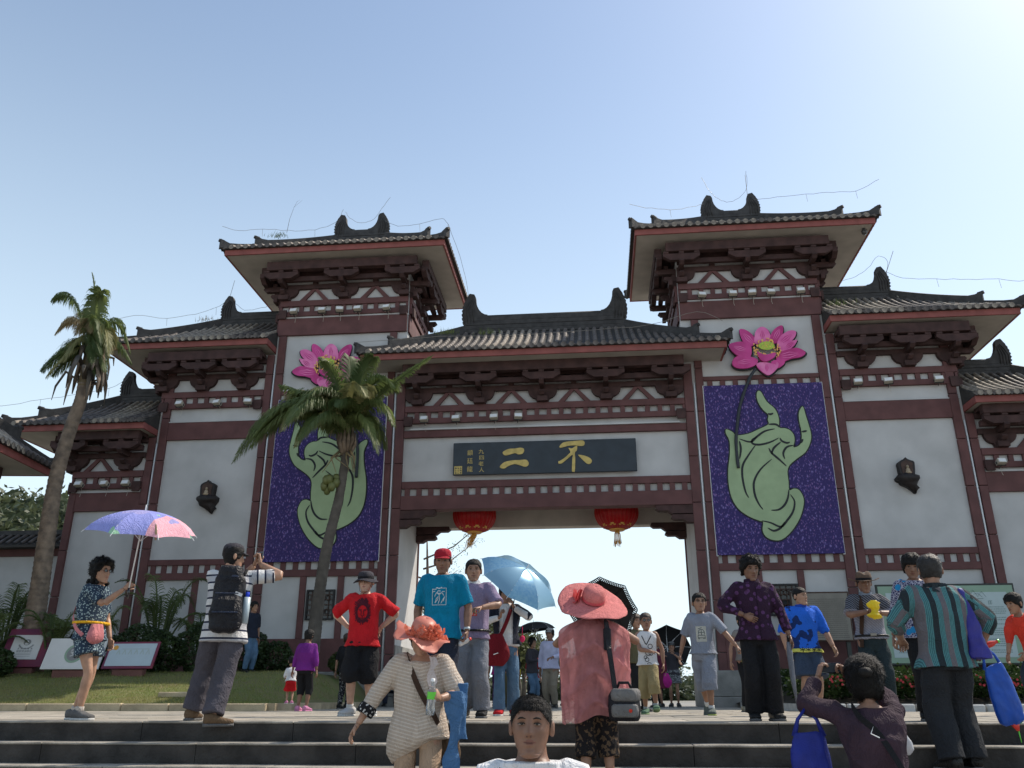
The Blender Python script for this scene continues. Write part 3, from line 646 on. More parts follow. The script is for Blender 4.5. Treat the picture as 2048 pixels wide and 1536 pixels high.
lantern(-2.22, 'left', -.35); lantern(2.09, 'right', 0)

# ---- wall niches
M['dwood'] = mat('dark_carved_wood', (.022, .016, .015), .6, .8, 25, .4, 6)
M['dwood2'] = mat('brown_carved_wood', (.06, .03, .02), .6, .6, 25, .4, 6)
M['ivory'] = mat('old_ivory', (.35, .27, .18), .6, .3, 30, .3, 9)
def niche(x, zc, word):
    N_ = thing('wall_niche', 'dark carved wooden niche with a pale figure, %s' % word, 'carving', (x, -.06, zc), 0, 'carved niches on the wing walls')
    pts = [(-.19, 0), (-.21, .2), (-.22, .36), (-.20, .42), (-.12, .47), (-.04, .50), (0, .55), (.04, .50), (.12, .46), (.19, .44), (.22, .40), (.21, .25), (.18, 0)]
    fill(pts, lambda u, v, t: (u, t, v), -.16, .055, 'niche_case', M['dwood'], N_)
    fill([(u * .72, .06 + v * .78) for u, v in pts], lambda u, v, t: (u, t, v), -.172, -.161, 'niche_recess', M['dwood2'], N_)
    mb = MB(); rings = []
    for k, (w_, z) in enumerate(((.20, .10), (.27, .05), (.33, .0), (.325, -.08), (.26, -.14), (.21, -.22), (.16, -.29), (.07, -.36), (.02, -.43))):
        rings.append([(w_ * math.cos(a) * (1 + .10 * noise.noise(Vector((math.cos(a) * 2, k * .7, x)))) + (.02 * k if k > 5 else 0), -.06 - abs(w_ * .75 * math.sin(a)) if math.sin(a) < 0 else .05, z + .03 * math.sin(3 * a + k)) for a in [2 * math.pi * i / 20 for i in range(20)]])
    mb.loft(rings); link('root_base', fixn(mb.mesh('root_base', M['dwood'], True)), N_)
    mb = MB(); mb.lathe([(.02, 0), (.085, .01), (.09, .04), (.06, .08), (.055, .13), (.03, .17), (.0, .17)], 12, (0, -.19, .06)); mb.lathe([(.0, 0), (.03, .01), (.042, .045), (.03, .085), (0, .1)], 10, (0, -.19, .22)); mb.build('carved_figure', M['ivory'], N_, True)
niche(-10.07, 5.82, 'left of the gateway'); niche(10.12, 5.97, 'right of the gateway')

# ---- floodlights
M['cream'] = mat('cream_metal', (.48, .44, .36), .5, .1, 30, .15, 8)
M['glass_d'] = mat('dark_glass', (.05, .05, .05), .1)
fb = MB(); fb.add([(-.12, -.11, -.06), (.12, -.11, -.06), (.10, .07, -.05), (-.10, .07, -.05), (-.12, -.11, .08), (.12, -.11, .08), (.10, .07, .06), (-.10, .07, .06)], [(0, 3, 2, 1), (4, 5, 6, 7), (0, 1, 5, 4), (1, 2, 6, 5), (2, 3, 7, 6), (3, 0, 4, 7)])
flm = fb.mesh('housing', M['cream'])
fg = MB(); fg.box(-.10, .10, -.118, -.112, -.045, .065); fgm = fg.mesh('lens', M['pipe'])
fk = MB(); fk.box(-.13, -.122, -.02, .02, -.05, .03); fk.box(.122, .13, -.02, .02, -.05, .03); fk.box(-.13, .13, -.02, .02, -.09, -.082); fk.tube([(0, 0, -.085), (0, .14, -.085)], .012, 5); fkm = fk.mesh('mounting_bracket', M['glass_d'])
fc = MB(); fc.tube([(.02, .07, 0), (.04, .13, -.10), (.03, .16, -.20), (.04, .165, -.30)], .005, 5); fcm = fc.mesh('cable', M['cream'])
for names, lst in (('under the left tower eaves', [-7.9, -6.98, -6.41, -5.82, -4.88, 11.78]), ('under the right tower eaves', [4.92, 5.85, 6.43, 6.98, 7.87, 11.74]), ('on the frieze of the right wing beside the tower', [9.13, 9.98, 11.37, 8.75]), ('on the frieze over the gateway', [-3.54, -2.58, -1.44, -.73, 8.02]), ('on the frieze of the left wing beside the tower', [-11.27, -10.06, -9.08, 8.77]), ('on the low outer left wing frieze', [-14.1, -13.28, -12.61, 6.28]), ('on the low outer right wing frieze', [12.59, 13.4, 6.28])):
    xs, z = lst[:-1], lst[-1]
    for i, x in enumerate(xs):
        w_ = ['leftmost', 'rightmost'][i] if len(xs) == 2 else (ORD[i] if i < len(xs) - 1 else 'rightmost')
        f_ = thing('floodlight', 'cream floodlight, %s of the %s %s' % (w_, ['', '', 'two', 'three', 'four', 'five'][len(xs)], names), 'floodlight', (x, -.26, z), rnd.uniform(-.25, .25), 'floodlights on the frieze rails')
        f_.rotation_euler.x = R(-22)
        for nm, me in (('housing', flm), ('lens', fgm), ('mounting_bracket', fkm), ('cable', fcm)): link(nm, me, f_)

# ---- lightning wires over the ridges
M['wire'] = mat('galvanised_wire', (.25, .23, .20), .5, metal=.5)
def wire(pts, label, r_=.006, posts=True):
    w_ = thing('lightning_wire', label, 'wire', group='lightning wires on the roofs')
    mb = MB(); P_ = smoothp(pts, 4, False); k_ = random.Random(len(label))
    P_ = [(x + k_.uniform(-.015, .015), y, z + k_.uniform(-.02, .02)) for x, y, z in P_]
    mb.tube(P_, r_, 5); mb.build('wire', M['wire'], w_)
    if posts:
        pb = MB()
        for i in range(2, len(pts) - 1, 2): x, y, z = pts[i]; pb.tube([(x, y, z), (x + .02, y, z - .28)], .005, 4)
        pb.build('clip_post', M['wire'], w_)
wire([(-10.3, -1.05, 14.62), (-9.8, -.8, 14.55), (-9.3, -.2, 14.95), (-8.6, .3, 15.15), (-7.9, .9, 15.5), (-7.3, 1.3, 16.0), (-7.1, 1.35, 16.55)], 'sagging wire along the left hip of the left tower roof')
wire([(-7.02, 1.35, 16.45), (-6.75, 1.35, 16.1), (-6.35, 1.35, 15.95), (-5.95, 1.35, 16.1), (-5.68, 1.35, 16.5), (-5.4, 1.3, 16.9)], 'sagging wire between the ridge ornaments of the left tower', posts=False)
wire([(-5.5, 1.2, 15.9), (-4.9, .6, 15.3), (-4.0, .0, 14.95), (-3.2, -.8, 14.6), (-2.85, -1.1, 14.2), (-2.7, 1.2, 13.9), (-2.8, 3.3, 13.7)], 'wire drooping off the right corner of the left tower roof')
wire([(5.5, 1.3, 17.0), (5.72, 1.35, 16.5), (6.0, 1.35, 16.15), (6.36, 1.35, 16.02), (6.75, 1.35, 16.2), (7.0, 1.35, 16.6), (7.02, 1.35, 17.2)], 'sagging wire between the ridge ornaments of the right tower', posts=False)
wire([(7.1, 1.3, 16.0), (7.8, .8, 15.75), (8.6, .3, 15.5), (9.3, -.2, 15.2), (9.8, -.7, 14.9), (10.4, -1.1, 15.0)], 'wire running down the right hip of the right tower roof')
wire([(2.85, -1.1, 14.6), (3.4, -.6, 14.75), (4.2, 0, 15.0), (5.0, .7, 15.5), (5.5, 1.2, 15.9)], 'wire along the left hip of the right tower roof')
wire([(-13.9, -.9, 11.35), (-13.2, -.4, 11.85), (-12.4, .2, 12.0), (-11.7, .7, 12.35), (-11.2, 1.1, 12.75), (-10.95, 1.3, 13.1)], 'wire along the roof edge of the left wing')
wire([(-10.75, 1.35, 13.1), (-10.3, 1.35, 12.75), (-9.7, 1.35, 12.8), (-9.2, 1.35, 12.95), (-8.6, 1.35, 13.0)], 'wire sagging behind the left wing ornament', posts=False)
wire([(10.9, 1.35, 13.2), (11.4, 1.0, 12.7), (12.2, .5, 12.35), (12.9, 0, 12.05), (13.5, -.5, 11.75), (14.0, -.9, 11.5), (14.6, -1.0, 12.1)], 'wire along the roof edge of the right wing')
wire([(9.5, 1.35, 12.8), (10.1, 1.35, 13.0), (10.5, 1.35, 13.25), (10.9, 1.35, 13.7), (11.15, 1.3, 13.4), (10.95, 1.3, 12.9)], 'tangled wire round the right wing ornament', posts=False)
wire([(-17.4, -1.0, 9.2), (-16.8, -.8, 8.75), (-15.9, -.3, 9.1), (-15.1, .4, 9.5), (-14.5, 1.0, 9.9), (-14.1, 1.3, 10.3)], 'wire along the roof edge of the outer left wing')
wire([(-5.45, -1.32, 10.2), (-3, -1.28, 10.28), (-1, -1.26, 10.25), (1, -1.26, 10.3), (3.2, -1.3, 10.38), (4.6, -1.3, 10.75), (5.3, -1.3, 10.42)], 'thin wire lying along the tiles over the gateway', .007, False)
for x, z, s_ in ((-10.95, 13.15, .1), (6.98, 16.3, 0.0), (10.95, 13.1, .28)):
    b = MB(); b.tube([(x, 1.35, z - .3), (x + s_ * 1.6, 1.35, z + .75)], .008, 4); o = b.build('lightning_rod', M['wire']); tag(o, 'thin lightning rod on the ridge ornament of the %s' % {-10.95: 'left wing', 6.98: 'right tower', 10.95: 'right wing'}[x], 'rod')
# camera under the right tower eave
sc_ = thing('security_camera', 'small dark dome camera under the right corner of the right tower eave', 'camera', (9.85, -.7, 13.5))
b = MB(); b.lathe([(0, -.16), (.06, -.14), (.085, -.08), (.085, -.02), (.05, .0), (.05, .05)], 12); b.build('dome', M['glass_d'], sc_, True)
b = MB(); b.box(-.02, .02, -.02, .02, -.0, .06); b.build('mount', M['pipe'], sc_)

# ---- grille windows in the tower bases
M['iron'] = mat('black_iron', (.015, .014, .014), .6, .3, 30)
def gwin(s, x0, x1, z0, z1, lab):
    w_ = thing('grille_window', lab, 'window', ((x0 + x1) / 2, -.02, z0))
    hw = (x1 - x0) / 2; h = z1 - z0
    for a, c, d, e in ((-hw, -hw + .05, 0, h), (hw - .05, hw, 0, h), (-hw + .05, hw - .05, 0, .05), (-hw + .05, hw - .05, h - .05, h)):
        b = MB(); b.box(a, c, -.05, .02, d, e); b.build('frame', M['iron'], w_)
    b = MB(); b.box(-hw + .05, hw - .05, .0, .012, .05, h - .05); b.build('pane', M['glass_d'], w_)
    n = 5
    for i in range(1, n): b = MB(); xx = -hw + 2 * hw * i / n; b.box(xx - .012, xx + .012, -.03, -.012, .05, h - .05); b.build('bar', M['dwood2'], w_)
    for i in range(1, 6): b = MB(); zz = h * i / 6; b.box(-hw + .05, hw - .05, -.045, -.031, zz - .012, zz + .012); b.build('bar', M['dwood2'], w_)
    for i in range(4):
        for j in range(2):
            b = MB(); cx_, cz_ = -hw + .12 + (2 * hw - .24) * (i + .5) / 4, h * (.28 + .44 * j)
            b.tube([(cx_ + .07 * math.cos(a), -.05, cz_ + .07 * math.sin(a)) for a in [k * .785 for k in range(9)]], .010, 4); b.build('scroll', M['dwood2'], w_)
gwin(-1, -6.80, -5.98, 2.28, 3.12, 'dark barred window behind the leaning palm trunk left of the gateway')
gwin(1, 6.05, 6.83, 2.28, 3.12, 'dark barred window right of the gateway behind the woman in purple')

# ================================================================== NOTICE BOARDS
M['bgreen'] = mat('pale_green_board', (.25, .36, .26), .5, 0, 1, .1, 2)
M['bpale'] = mat('pale_board', (.42, .50, .50), .35, 0, 1, .08, 2)
M['bmark'] = mat('grey_print', (.20, .27, .26), .6)
M['bdark'] = mat('dark_frame', (.03, .035, .03), .5)
nbd = thing('notice_board', 'large pale green framed notice board with rows of small print before the right wing', 'notice board', (10.27, -.9, 0))
def bb(par, name, x0, x1, y0, y1, z0, z1, m_, bv=0):
    b = MB(); b.box(x0, x1, y0, y1, z0, z1); o = b.build(name, m_, par); 
    if bv: bev(o, bv)
    return o
for x in (-1.5, 1.5): bb(nbd, 'post', x - .06, x + .06, .03, .12, .2, 2.9, M['bdark'])
bb(nbd, 'frame', -1.70, 1.70, -.03, .03, .98, 2.96, M['bdark'], .01); bb(nbd, 'border_panel', -1.65, 1.65, -.04, -.031, 1.03, 2.91, M['bgreen']); bb(nbd, 'print_panel', -1.48, 1.48, -.048, -.041, 1.16, 2.74, M['bpale'])
k_ = random.Random(11)
for cx_ in (-.95, .6):
    b = MB()
    for i in range(5): b.tube([(cx_ + i * .1 - .22, -.05, 2.64 + .05 * (i % 2)), (cx_ + i * .1 - .12, -.05, 2.72 + .04 * (i % 3)), (cx_ + i * .1 - .02, -.05, 2.62)], .006, 3)
    b.box(cx_ - .26, cx_ + .3, -.051, -.0485, 2.57, 2.59); b.build('emblem', M['bmark'], nbd)
for row in range(22):
    b = MB(); z = 2.36 - row * .052; x = -1.36 + (0 if row % 6 else .1)
    if row == 7: continue
    while x < 1.36 - (k_.random() * .8 if row % 5 == 4 else 0):
        w_ = .018 + k_.random() * .02; b.box(x, x + w_, -.0495, -.0482, z, z + .022 + .006 * k_.random()); x += w_ + .012
    b.build('text_line', M['bmark'], nbd)
for i in range(9):
    if i == 4: continue
    x = -1.0 + i * .25; b = MB(); b.box(x, x + .02, -.05, -.0485, 2.43, 2.53); b.box(x + .03, x + .10, -.05, -.0485, 2.51, 2.53); b.box(x + .05, x + .07, -.0502, -.0483, 2.43, 2.53); b.box(x + .03, x + .10, -.0504, -.0484, 2.46, 2.475); b.build('title_mark', M['bmark'], nbd)
nb2 = thing('notice_board', 'grey bronze plate full of engraved lines beside the man in the hat', 'notice board', (7.14, -.9, 0))
M['bronze'] = mat('grey_bronze', (.20, .18, .15), .5, .3, 30, .15, 3)
M['bronze2'] = mat('engraved_lines', (.11, .10, .085), .6)
for x in (-.6, .6): bb(nb2, 'post', x - .05, x + .05, .03, .1, .2, 2.7, M['bdark'])
bb(nb2, 'frame', -.74, .74, -.02, .03, 1.56, 2.80, M['dwood2'], .01); bb(nb2, 'plate', -.70, .70, -.03, -.021, 1.60, 2.76, M['bronze'])
for row in range(20):
    b = MB(); z = 2.6 - row * .05; x = -.6
    while x < .6: w_ = .015 + k_.random() * .018; b.box(x, x + w_, -.0312, -.0302, z, z + .02); x += w_ + .011
    b.build('engraved_line', M['bronze2'], nb2)

# ---- lawn signs
M['maroon'] = mat('maroon_board', (.24, .03, .045), .5, 0, 1, 0, 1.5, col2=(.12, .03, .07))
M['signw'] = mat('sign_white', (.62, .62, .60), .4, 0, 1, .08, 2)
M['signb'] = mat('sign_grey_blue', (.42, .50, .54), .4, 0, 1, .08, 2)
M['signtxt'] = mat('sign_grey_print', (.22, .22, .22), .6)
M['ped'] = mat('maroon_stone', (.16, .07, .06), .8, .3, 30, .2, 5)
def lsign(x, y, w_, h, lab, rz, lean=22):
    z = bedz(y) + .02
    s_ = thing('lawn_sign', lab, 'sign', (x, y, z), rz, 'signs on the lawn')
    b = MB(); b.box(-w_ * .3, w_ * .3, -.02, .16, -.15, .12); bev(b.build('pedestal', M['ped'], s_), .015)
    b = MB(); b.box(-w_ * .28, w_ * .28, .12, .2, .10, h * .5); b.build('back_support', M['ped'], s_)
    f_ = lambda u, v, t: (u, v * math.sin(R(lean)) + t * math.cos(R(lean)) - .03, .13 + v * math.cos(R(lean)) - t * math.sin(R(lean)))
    return s_, f_
def lb(par, f_, name, u0, u1, v0, v1, t0, t1, m_):
    b = MB(); b.prism([(u0, v0), (u1, v0), (u1, v1), (u0, v1)], f_, t0, t1); return link(name, fixn(b.mesh(name, m_)), par)
pass
s1, f1 = lsign(-11.72, -4.9, .98, .92, 'square maroon sign with a white plate, laurel emblem and five star marks', .12)
lb(s1, f1, 'board', -.49, .49, 0, .92, -.03, .0, M['maroon']); lb(s1, f1, 'plate', -.33, .33, .17, .76, -.045, -.031, M['signw'])
b = MB()
for k in range(18):
    a = R(200 + k * 140 / 17) ; b.tube([f1(.15 * math.cos(a), .56 + .12 * math.sin(a), -.05), f1(.185 * math.cos(a), .56 + .15 * math.sin(a), -.05)], .008, 3)
link('laurel', b.mesh('laurel', M['signtxt']), s1)
fill([(.085 * math.cos(j * .524), .58 + .075 * math.sin(j * .524)) for j in range(12)], f1, -.05, -.046, 'emblem_disc', M['signtxt'], s1)
fill([(.03 * math.cos(j * .785), .60 + .02 * math.sin(j * .785)) for j in range(8)], f1, -.053, -.0505, 'emblem_mark', M['signw'], s1)
fill([(-.03, .52), (.03, .52), (.045, .55), (0, .57), (-.045, .55)], f1, -.053, -.0505, 'emblem_mark', M['signw'], s1)
for i in range(5):
    c_ = -.15 + i * .075; fill([(c_ - .024, .41), (c_ - .006, .41), (c_, .43), (c_ + .006, .41), (c_ + .024, .41), (c_, .455)], f1, -.048, -.046, 'letter_mark', M['signtxt'], s1)
tp = Matrix.Rotation(R(90 - 22), 4, 'X')
def ltext(par, f_, body, u, v, size, m_, sx=1):
    q = text(body, size, m_, 'lettering', par, f_(u, v, -.048), (R(90 - 22), 0, 0), .0008, sx=sx); return q
ltext(s1, f1, '国家旅游景区', 0, .36, .06, M['signtxt'])
for i, v in enumerate((.30, .28, .24)): lb(s1, f1, 'print_line', -.17, .17, v, v + .006, -.047, -.0455, M['signtxt'])
s2, f2 = lsign(-10.28, -5.25, 1.32, .72, 'plain white sign with a round green seal, partly hidden by the woman with the parasol', .05)
lb(s2, f2, 'board', -.66, .66, 0, .72, -.03, 0, M['signw']); fill([(.22 * math.cos(j * .262) + .0, .36 + .22 * math.sin(j * .262)) for j in range(24)], f2, -.035, -.031, 'seal_ring', M['bgreen'], s2)
fill([(.17 * math.cos(j * .262) + .0, .36 + .17 * math.sin(j * .262)) for j in range(24)], f2, -.038, -.0355, 'seal_disc', M['signtxt'], s2); ltext(s2, f2, '安', 0, .36, .2, M['signw'])
s3, f3 = lsign(-8.97, -5.2, 1.2, .62, 'grey-blue sign with a gold dot in a maroon frame, beside the bushes', -.03)
lb(s3, f3, 'frame', -.60, .60, 0, .62, -.03, 0, M['maroon']); lb(s3, f3, 'plate', -.545, .545, .055, .575, -.04, -.031, M['signb'])
fill([(-.41 + .06 * math.cos(j * .524), .48 + .055 * math.sin(j * .524)) for j in range(12)], f3, -.044, -.0405, 'gold_dot', M['lgold'], s3)
M['faint'] = mat('faint_print', (.36, .42, .40), .6)
for i in range(6): fill([(-.36 + i * .14 + q[0], .32 + q[1]) for q in ((0, 0), (.02, 0), (.05, .08), (.08, .0), (.1, 0), (.06, .11), (.03, .11))], f3, -.042, -.0405, 'faint_lettering', M['faint'], s3)
lb(s3, f3, 'print_line', -.25, .4, .44, .455, -.042, -.0405, M['faint'])
# flat slab in the lawn
fs = MB(); fs.prism([(-.32, -.12), (.3, -.14), (.36, .05), (.2, .16), (-.24, .14)], lambda u, v, t: (u, v, t), -.04, .07); o = link('stepping_stone', fixn(fs.mesh('stepping_stone', M['kerb'])), None, (-6.62, -7.55, bedz(-7.55) + .02)); tag(bev(o, .02), 'flat pale stone lying on the lawn near the kerb', 'stone')
# ================================================================== VEGETATION
def leafmat(name, c, c2, tr=.35, sc_=.9):
    return mat(name, c, .55, 0, 1, 0, sc_, col2=c2, trans=tr)
M['frond'] = leafmat('palm_leaf', (.20, .245, .085), (.07, .11, .035), .5)
M['frond_dry'] = leafmat('dry_palm_leaf', (.45, .36, .20), (.2, .15, .08), .4)
M['frond_y'] = leafmat('sunlit_yellow_palm_leaf', (.38, .35, .16), (.16, .17, .06))  # yellow leaf, brightened in colour so these fronds look sunlit
M['bark'] = mat('palm_bark', (.24, .18, .13), .9, .7, 25, 0, 5, col2=(.11, .085, .065))
M['bark2'] = mat('grey_bark', (.10, .085, .07), .9, .7, 25, .3, 5)
M['leaf'] = leafmat('bush_leaf', (.045, .075, .022), (.02, .04, .012), .3, 3)
M['leaf2'] = leafmat('light_leaf', (.10, .13, .04), (.045, .07, .02), .35, 3)
M['leaf3'] = leafmat('olive_leaf', (.12, .13, .05), (.05, .065, .022), .35, .5)
M['coco'] = mat('green_coconut', (.11, .12, .035), .5, .1, 20, .3, 4)
def trunk(path, radii, m_, parent, rings=True, seed=0, ringh=.11):
    P_ = smoothp(path, 12, False); n = len(P_); mb = MB()
    def rad(t): k = t * (len(radii) - 1); i = min(int(k), len(radii) - 2); return radii[i] + (radii[i + 1] - radii[i]) * (k - i)
    # resample densely to carve ring scars
    P2 = []; 
    for i in range(n - 1):
        a, c = Vector(P_[i]), Vector(P_[i + 1]); m = max(1, int((c - a).length / .035))
        for j in range(m): P2.append((a + (c - a) * j / m, (i + j / m) / (n - 1)))
    rr_ = []; L = 0; pts = []
    for i, (p, t) in enumerate(P2):
        if i: L += (p - P2[i - 1][0]).length
        rr_.append(rad(t) * (1 + (.10 * ((L / ringh) % 1.0) if rings else 0) + .03 * noise.noise(Vector((0, seed, L * 2)))))
        pts.append(p)
    mb.tube(pts, rr_, 14); return mb.build('trunk', m_, parent, True)
def frond(parent, a, c, e, m_, L=.55, n=48, droop=.55, seed=0, wfac=.03, name='frond', stiff=.25, start=.12):
    """pinnate leaf along a quadratic bezier a-c-e with hanging leaflets"""
    k_ = random.Random(seed); a, c, e = Vector(a), Vector(c), Vector(e); mb = MB()
    B = lambda t: a * (1 - t) ** 2 + c * 2 * t * (1 - t) + e * t * t
    D = lambda t: ((c - a) * (1 - t) + (e - c) * t).normalized()
    mb.tube([B(i / 12) for i in range(13)], [.028 * (1 - .8 * i / 12) + .004 for i in range(13)], 5)
    for i in range(n):
        t = start + (1 - start) * (i + .5) / n; p = B(t); d = D(t); s_ = d.cross(Vector((0, 0, 1)))
        if s_.length < .05: s_ = Vector((1, 0, 0))
        s_.normalize(); up = s_.cross(d)
        ll = L * (math.sin(math.pi * min(1, t * .9 + .12)) ** .5) * k_.uniform(.75, 1.1)
        for sg in (-1, 1):
            dr = droop * k_.uniform(.7, 1.4); v = (s_ * sg * (1 - .35 * t) + d * (.45 + .5 * t) + up * stiff * k_.uniform(.4, 1)).normalized()
            w_ = wfac * k_.uniform(.7, 1.15); wd = d * w_
            q1 = p + v * ll * .35; q2 = q1 + (v + Vector((0, 0, -dr))).normalized() * ll * .35; q3 = q2 + (v + Vector((0, 0, -dr * 3.2))).normalized() * ll * .32
            mb.add([p - wd * .5, p + wd * .5, q1 + wd, q1 - wd * .6, q2 + wd * .8, q2 - wd * .6, q3], [(0, 1, 2, 3), (3, 2, 4, 5), (5, 4, 6)])
    return mb.build(name, m_, parent)
# leaning coconut palm in front of the left banner
cp = thing('coconut_palm', 'leaning coconut palm with drooping fronds and green coconuts before the left banner', 'palm tree', (-5.55, -3.0, .6))
O = Vector((-5.55, -3.0, .6)); W = lambda x, z, y=-3.0: (x - O.x, y - O.y, z - O.z)
trunk([W(-5.58, .5), W(-5.52, 1.6), W(-5.46, 2.75), W(-5.35, 3.87), W(-5.15, 5.0), W(-5.06, 5.9), W(-5.03, 6.5)], [.22, .165, .14, .13, .115, .105, .12], M['bark2'], cp, True, 1, .09)
cr = (-5.05, 6.55)
cfr = [((-6.5, 8.7), (-8.05, 6.0), -3.2, 0, .75, .75), ((-6.2, 8.3), (-7.5, 6.3), -3.5, 0, .7, .9), ((-6.3, 8.9), (-7.98, 6.25), -3.2, 0, .66, .55), ((-6.6, 8.3), (-7.75, 6.9), -3.0, 0, .66, .55), ((-6.2, 8.9), (-7.2, 7.5), -2.6, 1, .6, .5), ((-5.9, 8.5), (-6.35, 6.5), -4.3, 1, .75, 1.1), ((-5.5, 8.0), (-6.0, 6.1), -4.2, 1, .7, 1.2), ((-5.5, 8.7), (-6.3, 7.2), -3.9, 1, .6, .8),
       ((-5.3, 8.6), (-5.9, 8.9), -3.2, 0, .5, .4), ((-5.0, 8.7), (-5.2, 9.1), -2.8, 0, .55, .5), ((-4.7, 8.8), (-4.4, 8.9), -3.2, 0, .55, .5), ((-4.4, 8.9), (-3.7, 7.9), -3.4, 0, .6, .7), ((-4.3, 8.4), (-3.75, 6.9), -3.2, 0, .6, .8),
       ((-4.4, 7.9), (-2.75, 8.95), -3.1, 0, .34, .3), ((-4.6, 8.1), (-4.0, 6.0), -3.6, 0, .55, .9), ((-4.8, 8.7), (-4.25, 7.4), -4.1, 1, .6, .9), ((-5.2, 8.3), (-5.6, 6.9), -2.0, 0, .55, .8), ((-4.7, 8.1), (-4.2, 6.6), -2.0, 0, .55, .9), ((-5.1, 8.9), (-5.9, 8.1), -2.2, 0, .55, .7), ((-4.6, 8.9), (-3.9, 8.3), -2.1, 0, .55, .7), ((-5.7, 7.8), (-6.9, 8.1), -3.4, 0, .55, .5), ((-4.9, 8.0), (-5.0, 7.1), -4.3, 0, .55, 1.0)]
cfr += [((c[0] + .12, c[1] - .15), (e[0] * .9 - .5 + .15, e[1] * .9 + .62), y - .5, 0, L * .9, d_) for c, e, y, k, L, d_ in cfr[2:9]]
for i, (c_, e_, y_, k, L, dr) in enumerate(cfr):
    frond(cp, W(cr[0] + rnd.uniform(-.05, .05), cr[1] + rnd.uniform(-.1, .3)), W(c_[0], c_[1], (-3.0 + y_) / 2), W(e_[0], e_[1], y_), [M['frond'], M['frond_y'], M['frond_dry']][k], L * 1.2, 125, dr, i, .021)
for i in range(9):
    mb = MB(); a = i * .7; mb.lathe([(.0, -.14), (.06, -.12), (.10, -.03), (.10, .05), (.05, .12), (0, .13)], 10); mb.build('coconut', M['coco'], cp, True, W(-5.32 + .12 * math.cos(a) - (.06 if i > 4 else 0), 5.45 + .13 * math.sin(a * 1.7) - .05 * (i // 4), -3.15 + .1 * math.sin(a)))
for i in range(7):
    mb = MB(); k_ = random.Random(i); x = -5.05 + .12 * math.cos(i); mb.tube([W(x, 6.35, -3.05), W(x + k_.uniform(-.35, .3), 6.1, -3.2), W(x + k_.uniform(-.55, .4), 5.7, -3.2)], [.03, .02, .006], 5); mb.build('flower_stalk', M['frond_dry'], cp, True)
mb = MB()
for i in range(12):
    a = i * .52; p = Vector(W(-5.04, 6.2 + .05 * (i % 4))); mb.tube([p + Vector((.1 * math.cos(a), .1 * math.sin(a), 0)), p + Vector((.22 * math.cos(a), .22 * math.sin(a), .28)), p + Vector((.20 * math.cos(a), .2 * math.sin(a), .6))], [.06, .06, .03], 5, flat=.5)
mb.build('leaf_sheath', M['bark'], cp, True)
# ragged tall palm at the left
tp_ = thing('tall_palm', 'tall curved palm with ragged wind-torn fronds left of the gatehouse', 'palm tree', (-12.05, -4.3, .7)); O = Vector((-12.05, -4.3, .7))
W = lambda x, z, y=-4.3: (x - O.x, y - O.y, z - O.z)
trunk([W(-11.92, .6), W(-11.95, 1.3), W(-12.0, 2.6), W(-12.08, 4.1), W(-12.12, 5.5), W(-12.0, 6.7), W(-11.86, 7.5), W(-11.83, 8.0)], [.31, .25, .21, .19, .17, .155, .15, .16], M['bark'], tp_, True, 3, .12)
trunk([W(-11.83, 7.9), W(-11.86, 8.6), W(-11.9, 9.3), W(-12.0, 10.0)], [.17, .13, .09, .04], M['frond_dry'], tp_, False, 4)
lf = [((-12.3, 11.1), (-12.9, 10.2), 0, .5, 1.1), ((-12.1, 11.0), (-12.75, 9.6), 2, .5, 1.0), ((-11.9, 10.9), (-11.7, 10.6), 0, .45, .9), ((-12.2, 10.4), (-12.6, 9.2), 2, .45, 1.2), ((-11.6, 10.8), (-11.0, 9.0), 0, .62, 1.1), ((-11.5, 10.3), (-11.15, 8.6), 1, .6, 1.2), ((-11.7, 10.1), (-11.4, 8.3), 0, .55, 1.3),
      ((-12.4, 9.6), (-13.1, 9.0), 0, .45, .8), ((-12.4, 9.2), (-13.0, 8.3), 0, .5, 1.1), ((-12.2, 9.0), (-12.6, 8.0), 1, .5, 1.1), ((-11.6, 9.9), (-10.9, 8.7), 0, .5, 1.3), ((-11.9, 10.7), (-12.1, 11.2), 0, .3, .6), ((-11.8, 10.2), (-11.6, 9.2), 2, .45, 1.3), ((-12.1, 10.6), (-12.3, 9.4), 0, .5, 1.2), ((-11.6, 9.5), (-11.2, 8.2), 0, .5, 1.3), ((-12.1, 9.6), (-12.2, 8.4), 1, .5, 1.3)]
lf += [((c[0] * .5 - 5.95, c[1] - .25), (e[0] * .7 - 3.55, e[1] - .15), (k + 1) % 3 if k else 0, L * .9, d_ + .2) for c, e, k, L, d_ in lf[::2]]
for i, (c_, e_, k, L, dr) in enumerate(lf):
    yy = -4.3 + (-.5, .5, -.2)[i % 3]; frond(tp_, W(-11.88, 8.5 + .09 * i if i < 8 else 9.0), W(c_[0], c_[1], (yy - 4.3) / 2), W(e_[0], e_[1], yy), [M['frond'], M['frond_y'], M['frond_dry']][k], L * 1.1, 84, dr, 50 + i, .019, start=.2)
for i in range(26):     # dead leaf bases
    k_ = random.Random(90 + i); a = k_.uniform(0, 6.28); z = 7.85 + 1.0 * k_.random(); r_ = k_.uniform(.25, .60); mb = MB(); x0, y0 = .12 * math.cos(a), .12 * math.sin(a); s_ = -1 if i % 3 else 1
    mb.tube([W(-11.85 + x0, z, -4.3 + y0), W(-11.85 + x0 + r_ * .6 * math.cos(a), z + .22, -4.3 + y0 + r_ * .6 * math.sin(a)), W(-11.85 + r_ * 1.1 * math.cos(a), z + .22 * s_, -4.3 + r_ * 1.1 * math.sin(a)), W(-11.85 + r_ * 1.15 * math.cos(a), z - .3 + .3 * s_, -4.3 + r_ * 1.15 * math.sin(a))], [.05, .08, .06, .015], 5, flat=.45)
    mb.build('dead_leaf_base', M['bark2'] if i % 2 else M['bark'], tp_, True)
